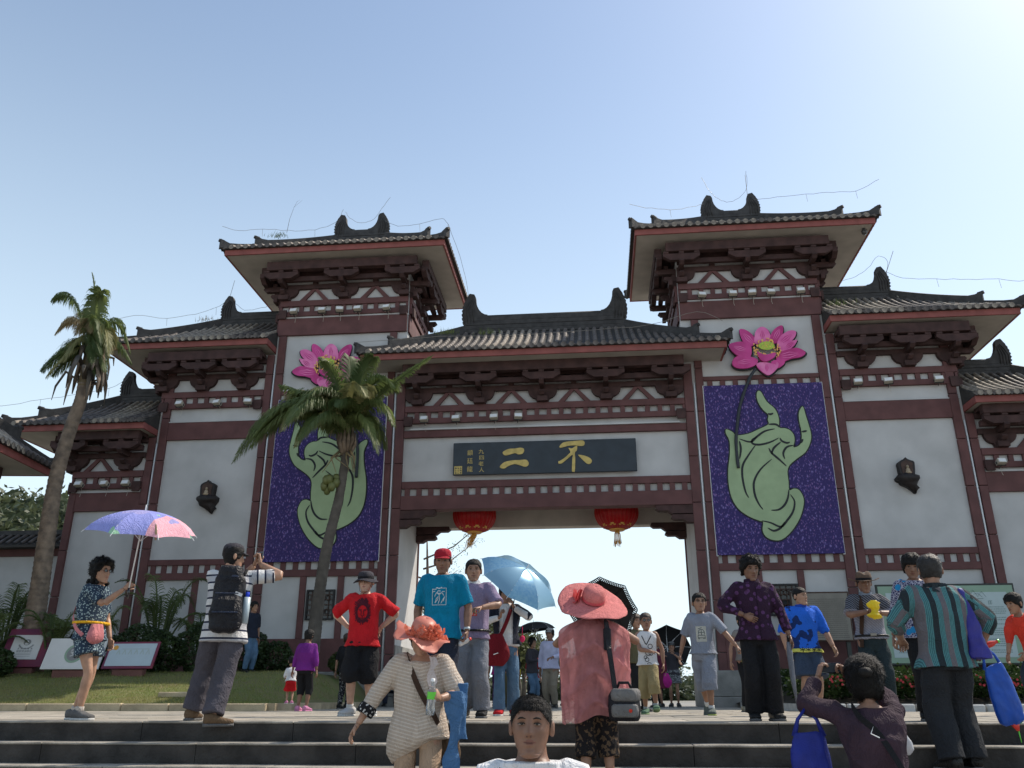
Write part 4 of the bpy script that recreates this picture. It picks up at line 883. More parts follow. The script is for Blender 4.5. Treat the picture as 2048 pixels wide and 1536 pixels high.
# areca / cycad clumps against the wall
def clump(x, y, h, n, lab, seed, L=.30, spread=.8):
    z = bedz(y); r_ = thing('palm_shrub', lab, 'shrub', (x, y, z), 0, 'feathery palm shrubs by the wall'); k_ = random.Random(seed)
    for i in range(n):
        a = 2 * math.pi * i / n + k_.uniform(-.3, .3); q = spread * k_.uniform(.5, 1.1); hh = h * k_.uniform(.7, 1.05)
        frond(r_, (.05 * math.cos(a), .05 * math.sin(a), 0), (q * .35 * math.cos(a), q * .35 * math.sin(a), hh * 1.15), (q * math.cos(a), q * math.sin(a), hh * k_.uniform(.6, .95)), M['frond'] if i % 3 else M['leaf2'], L, 26, .35, seed * 31 + i, .013, start=.3)
clump(-13.3, -3.4, 2.4, 13, 'tall feathery palm shrub at the far left corner of the lawn', 1, .34, 1.1)
clump(-12.6, -5.0, 1.5, 12, 'low feathery palm shrub left of the tall palm trunk', 2, .3, .9)
clump(-11.2, -4.6, 1.5, 12, 'low feathery palm shrub right of the tall palm trunk', 3, .28, .8)
clump(-10.4, -4.2, 1.6, 12, 'feathery palm shrub behind the plain white lawn sign', 4, .28, .9)
clump(-9.7, -2.6, 2.5, 15, 'tallest feathery palm shrub, by the pilaster behind the parasol woman', 5, .36, 1.15)
clump(-8.6, -2.6, 1.6, 11, 'feathery palm shrub between the pilaster and the striped-shirt photographer', 6, .3, .9)
def leafball(rx, ry, rz_, n, m_, seed, lsz=.05, name='foliage', parent=None, loc=None, lump=.22, shell=.55):
    k_ = random.Random(seed); N = n; vs = np.zeros((N * 4, 3)); 
    for i in range(N):
        u = k_.uniform(-1, 1); a = k_.uniform(0, 6.2832); s_ = math.sqrt(1 - u * u); d = Vector((s_ * math.cos(a), s_ * math.sin(a), u))
        r_ = (shell + (1 - shell) * k_.random() ** .5) * (1 + lump * 2 * noise.noise(d * 2.1 + Vector((seed * 3.1, 0, 0))) + lump * noise.noise(d * 5 + Vector((seed, 7, 0))))
        p = Vector((d.x * rx * r_, d.y * ry * r_, d.z * rz_ * r_)); t1 = Vector((k_.gauss(0, 1), k_.gauss(0, 1), k_.gauss(0, .6))).normalized(); t2 = t1.cross(Vector((k_.gauss(0, 1), k_.gauss(0, 1), k_.gauss(0, 1)))).normalized(); q = lsz * k_.uniform(.6, 1.3)
        vs[i * 4] = p - t1 * q; vs[i * 4 + 1] = p + t2 * q * .45; vs[i * 4 + 2] = p + t1 * q; vs[i * 4 + 3] = p - t2 * q * .45
    me = bpy.data.meshes.new(name); me.vertices.add(N * 4); me.vertices.foreach_set('co', vs.ravel()); me.loops.add(N * 4); me.loops.foreach_set('vertex_index', np.arange(N * 4, dtype=np.int32)); me.polygons.add(N); me.polygons.foreach_set('loop_start', np.arange(0, N * 4, 4, dtype=np.int32)); me.polygons.foreach_set('loop_total', np.full(N, 4, dtype=np.int32)); me.update(calc_edges=True)
    me.materials.append(m_); return link(name, me, parent, loc) if parent is not False else me
def bush(x, y, r_, h, lab, seed, m_='leaf'):
    b_ = thing('bush', lab, 'bush', (x, y, bedz(y) if x < 0 else .1), 0, 'clipped bushes')
    leafball(r_, r_ * .9, h / 2, int(5200 * r_ * r_ + 1500), M[m_], seed, .045, 'foliage', b_, (0, 0, h * .48), .12, .8)
    mb = MB(); k_ = random.Random(seed)
    for i in range(7): a = i * .9; mb.tube([(0, 0, -.05), (r_ * .25 * math.cos(a), r_ * .25 * math.sin(a), h * .3), (r_ * .6 * math.cos(a), r_ * .6 * math.sin(a), h * .6)], [.03, .02, .01], 5)
    mb.build('branches', M['bark2'], b_)
bush(-9.45, -3.9, .62, 1.12, 'round dark clipped bush left of the pair behind the parasol woman', 21)
bush(-8.75, -4.3, .55, .95, 'round dark clipped bush right of the grey-blue sign', 22)
bush(-7.9, -4.0, .62, 1.15, 'round dark clipped bush behind the striped-shirt photographer', 23)
bush(-7.0, -3.6, .6, 1.0, 'dark bush right of the photographer by the tower base', 24)
bush(-6.35, -3.3, .45, .75, 'small dark bush left of the leaning palm foot', 25)
bush(-10.9, -3.7, .7, 1.0, 'dark bush behind the white lawn sign', 26); bush(-12.0, -5.5, .5, .7, 'low dark bush behind the square maroon sign', 27); bush(-13.2, -5.0, .8, .9, 'dark bush at the left edge of the lawn', 28, 'leaf2')
bush(-5.0, -2.0, .4, .6, 'small bush at the foot of the tower right of the leaning palm', 29, 'leaf2')
# flower bed at the right: hedge with red flowers
def hedge(x0, x1, y0, y1, h, lab, seed, n=9000):
    k_ = random.Random(seed); hh = thing('hedge', lab, 'hedge', ((x0 + x1) / 2, (y0 + y1) / 2, .1)); hx, hy = (x1 - x0) / 2, (y1 - y0) / 2
    mb = MB()
    for i in range(n):
        x, y = k_.uniform(-hx, hx), k_.uniform(-hy, hy); z = h * (.25 + .85 * k_.random() ** .6) * (1 + .25 * noise.noise(Vector((x * 1.3, y * 1.3, seed)))); t = Vector((k_.gauss(0, 1), k_.gauss(0, 1), k_.gauss(0, .7))).normalized() * .045; u = t.cross(Vector((k_.random(), k_.random(), 1))) * .5; p = Vector((x, y, z)); mb.add([p - t, p + u, p + t, p - u], [(0, 1, 2, 3)])
    mb.build('foliage', M['leaf'], hh); return hh
hedge(4.95, 8.6, -8.0, -6.4, .42, 'low dark hedge with red blooms nearest the gateway on the right', 31, 9000); hedge(8.7, 13.5, -8.0, -6.2, .42, 'low dark hedge in front of the large notice board', 32, 11000)
hedge(4.95, 13.5, -6.2, -3.5, .62, 'taller dark hedge at the back of the right planting bed', 33, 15000)
M['redfl'] = mat('red_flower', (.35, .02, .03), .6)
mb = MB(); k_ = random.Random(8)
for i in range(260):
    x, y = k_.choice([5.6, 6.1, 7.9, 8.3, 9.6, 6.8]) + k_.gauss(0, .22), k_.uniform(-8.15, -7.2); z = .38 + k_.random() * .2; r_ = .022; mb.add([(x + r_ * math.cos(a), y - .01, z + r_ * math.sin(a)) for a in (0, 1.26, 2.5, 3.77, 5.0)], [(0, 1, 2, 3, 4)])
o = mb.build('red_flowers', M['redfl']); o['kind'] = 'stuff'; tag(o, 'scatter of small red flowers along the front of the hedge', 'flowers')
# grass blades on the lawn
mb = MB(); k_ = random.Random(4)
for i in range(42000):
    x = -4.7 - 9.5 * k_.random(); y = -8.25 + 5.2 * k_.random() ** 1.25; k = min(1, (abs(x) - 4.5) / .9); k = k * k * (3 - 2 * k); z = .1 + (bedz(y) - .1) * k + noise.noise(Vector((x * .8, y * .8, 0))) * .04 * k
    h = k_.uniform(.02, .06); a = k_.uniform(0, 3.14); dx, dy = .006 * math.cos(a), .006 * math.sin(a); l_ = k_.gauss(0, .02); mb.add([(x - dx, y - dy, z - .01), (x + dx, y + dy, z - .01), (x + l_, y + k_.gauss(0, .02), z + h)], [(0, 1, 2)])
M['blade'] = leafmat('grass_blade', (.20, .25, .06), (.28, .27, .10), .45, .7)
o = mb.build('grass', M['blade']); o['kind'] = 'stuff'; tag(o, 'short yellow-green grass covering the raised lawn', 'grass')

# ---- far trees and hill
def tree(x, y, h, cr_, lab, seed, m_='leaf3', trunkh=.4, n=5200, lsz=.16, squash=.8):
    t_ = thing('tree', lab, 'tree', (x, y, 0), 0, 'trees beyond the gatehouse'); k_ = random.Random(seed); mb = MB(); th = h * trunkh
    mb.tube([(0, 0, 0), (.1, 0, th * .6), (.0, 0, th), (.1, .1, h * .75)], [.05 * h ** .5 + .08, .15, .12, .05], 8)
    for i in range(8): a = i * .8 + k_.random(); mb.tube([(0, 0, th * (.8 + .05 * i)), (cr_ * .4 * math.cos(a), cr_ * .4 * math.sin(a), th + (h - th) * .35), (cr_ * .8 * math.cos(a), cr_ * .8 * math.sin(a), th + (h - th) * (.4 + .4 * k_.random()))], [.09, .06, .02], 5)
    mb.build('trunk', M['bark2'], t_, True)
    cz = th + (h - th) * .5
    mb2 = []
    for i in range(7):
        a = i * .9 + k_.random(); q = cr_ * (.0 if i == 0 else .55); me = None
        leafball(cr_ * .55, cr_ * .55, (h - th) * .30, n // 7, M[m_], seed * 10 + i, lsz, 'crown', t_, (q * math.cos(a), q * math.sin(a), cz + (h - th) * .22 * math.sin(i * 2.1)), .3, .45)
    return t_
tree(-7.5, 36, 6.6, 3.0, 'olive-green tree seen through the gateway at the left', 41); tree(-4.2, 42, 5.2, 2.4, 'lower tree to the right of the olive-green one through the gateway', 42)
tree(-3.6, 31, 4.0, 1.9, 'low leafy tree just right of the mauve-shirted man through the gateway', 46)
tree(1.2, 55, 4.2, 2.6, 'small round tree behind the crowd at the middle of the gateway', 43, 'leaf2'); tree(6.5, 60, 4.0, 2.6, 'small tree behind the crowd at the right of the gateway', 44, 'leaf3'); tree(-11.5, 48, 7.5, 3.2, 'taller tree far behind the left jamb', 45)
# nearly bare tree whose branch crosses the sky in the gateway
bt = thing('bare_tree', 'sparse tree with thin twigs against the sky at the left of the gateway', 'tree', (-6.2, 13.0, 0))
mb = MB(); mb.tube([(0, 0, 0), (.1, 0, 2), (0, 0, 3.6), (.3, 0, 5.2), (.2, 0, 7.2)], [.16, .13, .11, .07, .02], 8)
k_ = random.Random(17); tips = []
for i in range(9):
    z0 = 2.6 + i * .42; a = k_.uniform(-1, 1) + (math.pi if i % 3 == 0 else 0); L = 1.2 + k_.random() * 1.6
    if i == 2: a, L = .15, 3.4
    p0 = Vector((.1, 0, z0)); p1 = p0 + Vector((math.cos(a), math.sin(a), .35)) * L * .5; p2 = p0 + Vector((math.cos(a), math.sin(a), .55)) * L; mb.tube([p0, p1, p2], [.045, .03, .01], 5); tips += [p1, p2, (p1 + p2) / 2]
mb.build('trunk', M['bark'], bt, True)
mb = MB()
for p in tips:
    for j in range(46):
        q = p + Vector((k_.gauss(0, .16), k_.gauss(0, .16), k_.gauss(0, .14))); t = Vector((k_.gauss(0, 1), k_.gauss(0, 1), k_.gauss(0, 1))).normalized() * .032; u = t.cross(Vector((k_.random(), 1, k_.random()))) * .5; mb.add([q - t, q + u, q + t, q - u], [(0, 1, 2, 3)])
mb.build('crown', M['leaf2'], bt)
# hill
def hz_(x, y): return 22.5 * math.exp(-(((x + 70) / 34) ** 2 + ((y - 80) / 45) ** 2)) + 3.0 * noise.noise(Vector((x * .05, y * .05, 3)))
mb = MB(); mb.grid(lambda u, v: (-170 + 200 * u, 25 + 120 * v, hz_(-170 + 200 * u, 25 + 120 * v) - 2.2), 60, 40); struct(mb.build('hill', M['leaf3'], None, True))
def joined(name, label, items, m_):
    me0 = [leafball(1.7, 1.7, 1.6, 420, m_, 61 + i, .30, 'crown', False, None, .3, .4) for i in range(3)]; base = []
    for me in me0: co = np.empty(len(me.vertices) * 3); me.vertices.foreach_get('co', co); base.append(co.reshape(-1, 3))
    out = []
    for i, (x, y, z, sx, sz, rz) in enumerate(items):
        c, s_ = math.cos(rz), math.sin(rz); b = base[i % 3]; out.append(np.stack([(b[:, 0] * c - b[:, 1] * s_) * sx + x, (b[:, 0] * s_ + b[:, 1] * c) * sx + y, b[:, 2] * sz + z], 1))
    V_ = np.concatenate(out); N = len(V_) // 4; me = bpy.data.meshes.new(name); me.vertices.add(N * 4); me.vertices.foreach_set('co', V_.ravel()); me.loops.add(N * 4); me.loops.foreach_set('vertex_index', np.arange(N * 4, dtype=np.int32)); me.polygons.add(N); me.polygons.foreach_set('loop_start', np.arange(0, N * 4, 4, dtype=np.int32)); me.polygons.foreach_set('loop_total', np.full(N, 4, dtype=np.int32)); me.update(calc_edges=True); me.materials.append(m_)
    o = link(name, me); o['kind'] = 'stuff'; tag(o, label, 'wood')
M['wood'] = leafmat('far_leaf', (.12, .14, .07), (.045, .06, .03), .3, .25)
k_ = random.Random(77); it = []
while len(it) < 330:
    x, y = k_.uniform(-112, -40), k_.uniform(34, 84); z = hz_(x, y) - 2.2; ang = (x - 1.4) / (y + 24)
    if z < .5 or ang > -.48 or ang < -.85: continue
    s_ = k_.uniform(.7, 1.7); it.append((x, y, z + 1.2 * s_, s_, s_ * k_.uniform(.8, 1.25), k_.uniform(0, 6)))
joined('hillside_wood', 'bushy olive-green wood covering the far hill at the left edge', it, M['wood'])
it = [(-34 + i * 1.5 + k_.uniform(-.7, .7), 92 + k_.uniform(-6, 6), 1.0, k_.uniform(1.0, 2.0), k_.uniform(.9, 1.7), i) for i in range(54)]
joined('distant_treeline', 'low line of trees on the horizon behind the crowd in the gateway', it, M['wood'])

# ================================================================== SIDE HALL AND LOW WALL AT THE LEFT
lw = thing('boundary_wall', 'low white boundary wall with red band and tiled coping at the far left', 'wall', (-18.2, .6, 0))
b = MB(); b.box(-3.7, 3.65, 0, .35, 0, 4.3); b.build('wall', M['plaster'], lw); b = MB(); b.box(-3.7, 3.65, -.05, .4, 4.302, 4.52); b.build('band', M['timber'], lw)
b = MB(); b.prism([(-.42, 4.524), (.77, 4.524), (.77, 4.6), (.175, 5.0), (-.42, 4.6)], lambda u, v, t: (t, u, v), -3.7, 3.65); link('coping', fixn(b.mesh('coping', M['pan'])), lw)
rt = MB(); rings = [[(math.cos(a) * .06, -.45 + .62 * t, 4.60 + .42 * t + math.sin(a) * .07) for a in [math.pi * i / 5 for i in range(6)]] for t in (0, 1)]; rt.loft(rings, False, False); rtm = fixn(rt.mesh('tile_row', M['tile']))
for i in range(30): link('tile_row', rtm, lw, (-3.6 + i * .245, 0, 0))
b = MB(); b.box(-3.7, 3.65, .05, .3, 4.98, 5.12); b.build('ridge_course', M['ridge'], lw)
hall = thing('side_hall', 'side hall with a sunlit red fascia and tiled eave at the left edge', 'building', (-13.2, -3.0, 0), R(6.5))
gate_save = gate; gate = hall
hip_roof(-6.0, .0, -9.0, 0.0, 5.85, 1.7, -4.4, -1.7, ridge_h=.4, parent=hall)
fo = bpy.data.objects.new('bracket_frieze', None); COL.objects.link(fo); fo.parent = hall
frieze(fo, -8.0, -1.2, 4.15, [-7.4, -5.3, -3.3, -1.5], [-6.3, -4.3, -2.4], side=lambda x, y, z: (-1.45 - y, x, z), corner='lr')
b = MB(); b.box(-5.0, -1.452, -8.0, -1.2, 0, 5.84); b.build('wall', M['plaster'], hall)
for y0 in (-8.0, -4.7, -1.42): b = MB(); b.box(-1.45, -1.36, y0, y0 + .22, 0, 4.14); bev(b.build('pilaster_block', M['timber'], hall))
gate = gate_save

# weeds growing in the roof valleys
k_ = random.Random(31)
for x, y, z, n, lab in ((-2.9, -.55, 10.75, 26, 'tuft of green weeds on the left part of the roof over the gateway'), (-1.6, -.75, 10.6, 14, 'small tuft of weeds near the middle of the gateway roof'), (-8.4, -.9, 14.25, 20, 'tuft of grass on the left tower eave'), (8.9, -.3, 11.3, 20, 'weeds on the right wing roof beside the tower'), (-10.9, -.2, 11.7, 12, 'dry weeds on the left wing roof')):
    mb = MB()
    for i in range(n * 3):
        a, r_ = k_.uniform(0, 6.28), k_.uniform(.02, .16); p = Vector((k_.gauss(0, .16), k_.gauss(0, .06), -.05)); t = Vector((math.cos(a) * r_, math.sin(a) * r_, k_.uniform(.06, .22))); s_ = Vector((.008, 0, 0)); mb.add([p - s_, p + s_, p + t], [(0, 1, 2)])
    o = mb.build('roof_weed', M['leaf2'] if 'dry' not in lab else M['frond_dry'], None, False, (x, y, z)); tag(o, lab, 'weeds', 'weeds on the roofs')
tw = MB(); tw.tube([(0, 0, 0), (.05, 0, .5), (.16, 0, .95), (.42, 0, 1.2)], [.008, .006, .004, .002], 4); tw.tube([(.16, 0, .95), (.24, 0, 1.15), (.34, 0, 1.22)], [.004, .003, .001], 4); o = tw.build('dry_twig', M['bark'], None, False, (-8.2, -.8, 14.4)); tag(o, 'thin dry stalk sticking up from the left tower roof', 'twig')
# ================================================================== PEOPLE
def V(*a): return Vector(a)
def remesh(mb, voxel, smooth=3, extra=None):
    me = mb.mesh('tmp'); o = bpy.data.objects.new('tmp', me); COL.objects.link(o)
    m = o.modifiers.new('r', 'REMESH'); m.mode = 'VOXEL'; m.voxel_size = voxel; m.use_smooth_shade = True
    if smooth: s_ = o.modifiers.new('s', 'SMOOTH'); s_.factor = .6; s_.iterations = smooth
    dg = bpy.context.evaluated_depsgraph_get(); r_ = bpy.data.meshes.new_from_object(o.evaluated_get(dg))
    bpy.data.objects.remove(o); bpy.data.meshes.remove(me); return r_
def wrinkle(me, amp, freq=22, seed=0, zs=1.0, mask=None):
    n = len(me.vertices)
    if n == 0: return me
    co = np.empty(n * 3); me.vertices.foreach_get('co', co); co = co.reshape(-1, 3)
    nm = np.empty(n * 3); me.vertices.foreach_get('normal', nm); nm = nm.reshape(-1, 3); g_ = np.random.RandomState(seed); f = np.zeros(n)
    for i in range(6):
        d = g_.normal(size=3); d[2] *= zs; d /= np.linalg.norm(d); e_ = g_.normal(size=3); e_ /= np.linalg.norm(e_)
        fr = freq * (1 + .35 * i); ph = co @ d * fr + 1.6 * np.sin(co @ e_ * fr * .55 + g_.uniform(0, 6)) + g_.uniform(0, 6)
        f += (1 - 2 * np.abs(np.sin(ph * .5))) / (1 + .5 * i)
    k = f / 3 * amp * 1.35
    if mask is not None: k = k * mask(co)
    co = co + nm * k[:, None]; me.vertices.foreach_set('co', co.ravel()); me.update(); return me
def ik(a, t, l1, l2, pole):
    a, t, pole = V(*a), V(*t), V(*pole); d = t - a; L = d.length; mx = (l1 + l2) * .995
    if L > mx: t = a + d * (mx / L); d = t - a; L = mx
    n_ = d / L; c = (l1 * l1 - l2 * l2 + L * L) / (2 * L); h = math.sqrt(max(0, l1 * l1 - c * c)); p = pole - n_ * pole.dot(n_)
    p = p.normalized() if p.length > 1e-6 else V(0, 0, 1); return a + n_ * c + p * h, t
def frame(d, ref):
    d = d.normalized(); s_ = d.cross(ref); s_ = s_.normalized() if s_.length > 1e-4 else d.orthogonal().normalized(); return s_, s_.cross(d).normalized()
def ring(c, s_, u, a, b, n=16, pw=1.0):
    out = []
    for i in range(n):
        t = 2 * math.pi * i / n; cx, sx = math.cos(t), math.sin(t)
        out.append(c + s_ * (a * math.copysign(abs(cx) ** pw, cx)) + u * (b * math.copysign(abs(sx) ** pw, sx)))
    return out
def limb(mb, pts, rad, n=14, ref=V(0, 1, 0), flat=1.0, sub=3):
    """tapering tube through joints with smooth interpolation"""
    P_ = smoothp([tuple(p) + ((r_),) for p, r_ in zip(pts, rad)], sub, False)
    rings = []
    for i, q in enumerate(P_):
        a, c = P_[max(0, i - 1)], P_[min(len(P_) - 1, i + 1)]; d = V(c[0] - a[0], c[1] - a[1], c[2] - a[2])
        if d.length < 1e-6: d = V(0, 0, 1)
        s_, u = frame(d, ref); rings.append(ring(V(*q[:3]), s_, u, q[3], q[3] * flat, n))
    mb.loft(rings)
def hand(mb, w_, d, nrm, L, curl=.35, spread=.12, thumb=1, fist=None):
    """hand from wrist w_ along d, palm facing nrm; thumb=+1/-1 side"""
    d = d.normalized(); nrm = (nrm - d * nrm.dot(d)).normalized(); s_ = d.cross(nrm).normalized() * thumb
    pl = L * .52; rings = []
    for t, a, b in ((-.12, .13, .105), (.1, .16, .10), (.45, .21, .085), (.8, .23, .075), (1.0, .21, .06)):
        rings.append(ring(w_ + d * pl * t, s_, nrm, a * L, b * L * 1.0, 10, .85))
    mb.loft(rings)
    for i, (o_, fl) in enumerate(((.155, .40), (.055, .45), (-.05, .42), (-.145, .33))):
        base = w_ + d * pl * .92 + s_ * o_ * L; dd = (d + s_ * spread * (o_ * 5)).normalized(); ang = 0; p = base; pts = [p - dd * .04 * L]; cr_ = curl * (1 + .12 * i)
        for j, seg in enumerate((.45, .32, .25)):
            ang += cr_ * (.9 if j == 0 else 1.1); v = dd * math.cos(ang) + nrm * math.sin(ang); p = p + v * fl * L * seg; pts.append(p)
        mb.tube(pts, [.052 * L, .050 * L, .044 * L, .030 * L], 7)
    tb = w_ + d * pl * .22 + s_ * .15 * L; td = (d * .62 + s_ * .62 + nrm * .35).normalized(); t2 = (d * .9 + s_ * .12 + nrm * (.3 + curl * .5)).normalized()
    mb.tube([tb - td * .06 * L, tb + td * .17 * L, tb + td * .17 * L + t2 * .17 * L, tb + td * .17 * L + t2 * .27 * L], [.062 * L, .058 * L, .048 * L, .030 * L], 7)
HR = [(-.118, .014, .072, -.050), (-.112, .034, .083, -.020), (-.095, .050, .085, .015), (-.070, .062, .083, .045), (-.045, .069, .083, .065), (-.015, .075, .085, .085), (.015, .0785, .084, .095), (.045, .080, .082, .100), (.075, .075, .070, .092), (.098, .058, .050, .072), (.112, .035, .026, .045), (.118, .008, .005, .010)]
def hinterp(z):
    for i in range(len(HR) - 1):
        if z <= HR[i + 1][0]:
            k = (z - HR[i][0]) / (HR[i + 1][0] - HR[i][0]); k = max(0, min(1, k)); return [HR[i][j] + (HR[i + 1][j] - HR[i][j]) * k for j in (1, 2, 3)]
    return list(HR[-1][1:])
def hgrid(nu, nv, off=None):
    """head surface grid; off(x,y,z,ang)->extra outward offset"""
    zs = []; 
    for j in range(nv): t = j / (nv - 1); zs.append(-.118 + .236 * (t - .09 * math.sin(2 * math.pi * t) * .8))
    vs = []
    for z in zs:
        a, f, b = hinterp(z)
        for i in range(nu):
            q = i / nu * 2 * math.pi; q = q - .38 * math.sin(q)     # denser at the front (q = 0)
            cx, sx = math.cos(q), math.sin(q); fy = f if cx > 0 else b; yc = 0
            if b < 0: yc = -(f - b) / 2 + -b * 0; hb = (f + b) / 2; yy = -(f - hb) - cx * hb; yy = -(f + (-b)) / 2 - cx * (f - (-b)) / 2
            else: yy = -cx * fy
            xx = a * math.copysign(abs(sx) ** .92, sx); x, y = xx, yy
            if cx > 0.0:
                ax = abs(x); G = lambda u, c, w_: math.exp(-((u - c) / w_) ** 2)
                dy = 0
                if -.045 < z < .045: pr = (.045 - z) / .07 if z > -.025 else max(0, (z + .045) / .02); dy -= .026 * min(1, pr) * math.exp(-(x / (.0085 + .004 * max(0, min(1, pr)))) ** 2)
                dy -= .006 * G(ax, .013, .007) * G(z, -.028, .008)
                dy += .011 * G(ax, .031, .015) * G(z, .012, .012); dy -= .004 * G(z, .034, .009) * G(ax, .028, .025)
                dy -= .004 * G(ax, .046, .014) * G(z, -.016, .016); dy -= .0075 * G(z, -.053, .006) * G(x, 0, .021); dy -= .0075 * G(z, -.066, .006) * G(x, 0, .018); dy += .0035 * G(z, -.0595, .003) * G(x, 0, .024)
                dy += .003 * G(z, -.080, .007) * G(x, 0, .02); dy -= .006 * G(z, -.100, .012) * G(x, 0, .018)
                y += dy
            vs.append((x, y, z))
    return vs, zs
def head_mesh(mb, X, hs, lipm=1, nu=52, nv=46):
    vs, zs = hgrid(nu, nv); o = len(mb.v); mb.v += [tuple(X(V(*v) * hs)) for v in vs]
    for j in range(nv - 1):
        for i in range(nu):
            k = (i + 1) % nu; f = (o + j * nu + i, o + j * nu + k, o + (j + 1) * nu + k, o + (j + 1) * nu + i); p = vs[j * nu + i]
            mb.f.append(f); mb.m.append(lipm if (abs(p[0]) < .022 * (1 - abs(p[2] + .060) * 45) and -.070 < p[2] < -.051 and p[1] < -.07) else 0)
    mb.f.append(tuple(o + i for i in range(nu))[::-1]); mb.m.append(0); mb.f.append(tuple(o + (nv - 1) * nu + i for i in range(nu))); mb.m.append(0)
    for sg in (-1, 1):   # ears
        rings = []
        for t, rz_, ry in ((-.004, .024, .014), (.006, .031, .017), (.014, .030, .016), (.018, .020, .010)):
            rings.append([tuple(X(V(sg * (.0765 + t) * 1.0, .012 + t * .6 + ry * math.cos(a), -.004 + rz_ * math.sin(a) - .004 * math.cos(a)) * hs)) for a in [2 * math.pi * i / 10 for i in range(10)]])
        mb.loft(rings)
SKIN = {}
def skin(tone):
    if tone not in SKIN:
        c = {0: (.38, .215, .14), 1: (.29, .155, .098), 2: (.205, .105, .066), 3: (.46, .275, .20)}[tone]
        SKIN[tone] = (mat('skin_%d' % tone, c, .48, .10, 60, .22, 14, sss=.08), mat('lips_%d' % tone, (c[0] * .82, c[1] * .62, c[2] * .66), .5))
    return SKIN[tone]
M['hair'] = mat('black_hair', (.0075, .0065, .006), .62, .5, 120, .3, 60, spec=.25)
M['hairb'] = mat('brown_hair', (.035, .02, .013), .45, .5, 120, .3, 60)
M['hairg'] = mat('greying_hair', (.022, .020, .019), .5, .5, 120, .4, 60)
M['eyew'] = mat('eye_white', (.34, .31, .29), .3); M['iris'] = mat('dark_iris', (.008, .005, .004), .1); M['shade'] = mat('dark_lens', (.006, .006, .008), .06, spec=.8)
M['dark_lip'] = mat('dark_lip', (.06, .02, .018), .6); M['wire_f'] = mat('spectacle_frame', (.02, .02, .02), .3)
def folds(m, st=.55):
    n, l, b = nodes(m); tc = n.new('ShaderNodeTexCoord'); nz = n.new('ShaderNodeTexNoise'); nz.inputs['Scale'].default_value = 7; nz.inputs['Detail'].default_value = 3; nz.inputs['Distortion'].default_value = 1.6; mp = n.new('ShaderNodeMapping'); mp.inputs['Rotation'].default_value = (.5, .4, .3); mp.inputs['Scale'].default_value = (1.5, 1.5, .9)
    l.new(tc.outputs['Object'], mp.inputs[0]); l.new(mp.outputs[0], nz.inputs['Vector']); ms = n.new('ShaderNodeMath'); ms.operation = 'PINGPONG'; ms.inputs[1].default_value = .09; l.new(nz.outputs['Fac'], ms.inputs[0])
    bp = n.new('ShaderNodeBump'); bp.inputs['Strength'].default_value = st; bp.inputs['Distance'].default_value = .12; l.new(ms.outputs[0], bp.inputs['Height'])
    if b.inputs['Normal'].is_linked: l.new(b.inputs['Normal'].links[0].from_socket, bp.inputs['Normal'])
    l.new(bp.outputs[0], b.inputs['Normal']); return m
def fab(name, c, rough=.85, var=.16, vs_=5, tr=0.0, c2=None, bump=.25):
    if name not in M: M[name] = folds(mat(name, c, rough, bump, 160, var, vs_, col2=c2, trans=tr, spec=.2))
    return M[name]
def pattern(name, build, rough=.85):
    if name in M: return M[name]
    m = mat(name, (.5, .5, .5), rough, .2, 160, spec=.2); n, l, b = nodes(m); tc = n.new('ShaderNodeTexCoord'); sp = n.new('ShaderNodeSeparateXYZ'); l.new(tc.outputs['Object'], sp.inputs[0])
    def mth(op, a, c=None):
        q = n.new('ShaderNodeMath'); q.operation = op
        for i, v in enumerate((a, c)):
            if v is None: continue
            if isinstance(v, (int, float)): q.inputs[i].default_value = v
            else: l.new(v, q.inputs[i])
        return q.outputs[0]
    def mixc(f, a, c):
        q = n.new('ShaderNodeMixRGB')
        if isinstance(f, (int, float)): q.inputs[0].default_value = f
        else: l.new(f, q.inputs[0])
        for i, v in ((1, a), (2, c)):
            if isinstance(v, tuple): q.inputs[i].default_value = (*v, 1)
            else: l.new(v, q.inputs[i])
        return q.outputs[0]
    def tex(kind, scale, **k):
        if kind == 'attr': q = n.new('ShaderNodeAttribute'); q.attribute_name = 'stripe'; return q
        q = n.new(kind); q.inputs['Scale'].default_value = scale; l.new(tc.outputs['Object'], q.inputs['Vector'])
        for a, v in k.items(): setattr(q, a, v)
        return q
    l.new(build(sp.outputs, mth, mixc, tex), b.inputs['Base Color']); M[name] = folds(m); return m
def torso_rings(P0, P1, s0, s1, table, w_, H, grow=0.0, n=20):
    """table rows: t, halfwidth, halfdepth, forward"""
    up = (P1 - P0); L = up.length; un = up / L; out = []
    for t, a, b, fw in table:
        k = max(0, min(1, t)); s_ = (s0 * (1 - k) + s1 * k).normalized(); f = s_.cross(un).normalized()   # f points to the back (+y)
        if t < 0: c = P0 + V(0, 0, 1) * (t * .3 * H) + up.normalized() * 0
        else: c = P0 + up * t
        out.append(ring(c - f * (fw * H), s_, f, (a * w_ + grow) * H, (b * (w_ * .5 + .5) + grow) * H, n, .86))
    return out
TM = [(-.20, .045, .040, 0), (-.12, .078, .058, -.004), (0, .088, .064, -.004), (.25, .080, .058, .004), (.6, .088, .066, .004), (.82, .096, .064, 0), (.95, .088, .052, -.004), (1.04, .052, .040, -.004), (1.10, .034, .034, -.002)]
TF = [(-.20, .048, .042, 0), (-.12, .084, .064, -.006), (0, .089, .066, -.006), (.25, .075, .056, .002), (.6, .085, .072, .010), (.82, .094, .060, .004), (.95, .090, .050, -.002), (1.04, .050, .038, -.002), (1.10, .030, .031, 0)]
class P:
    pass
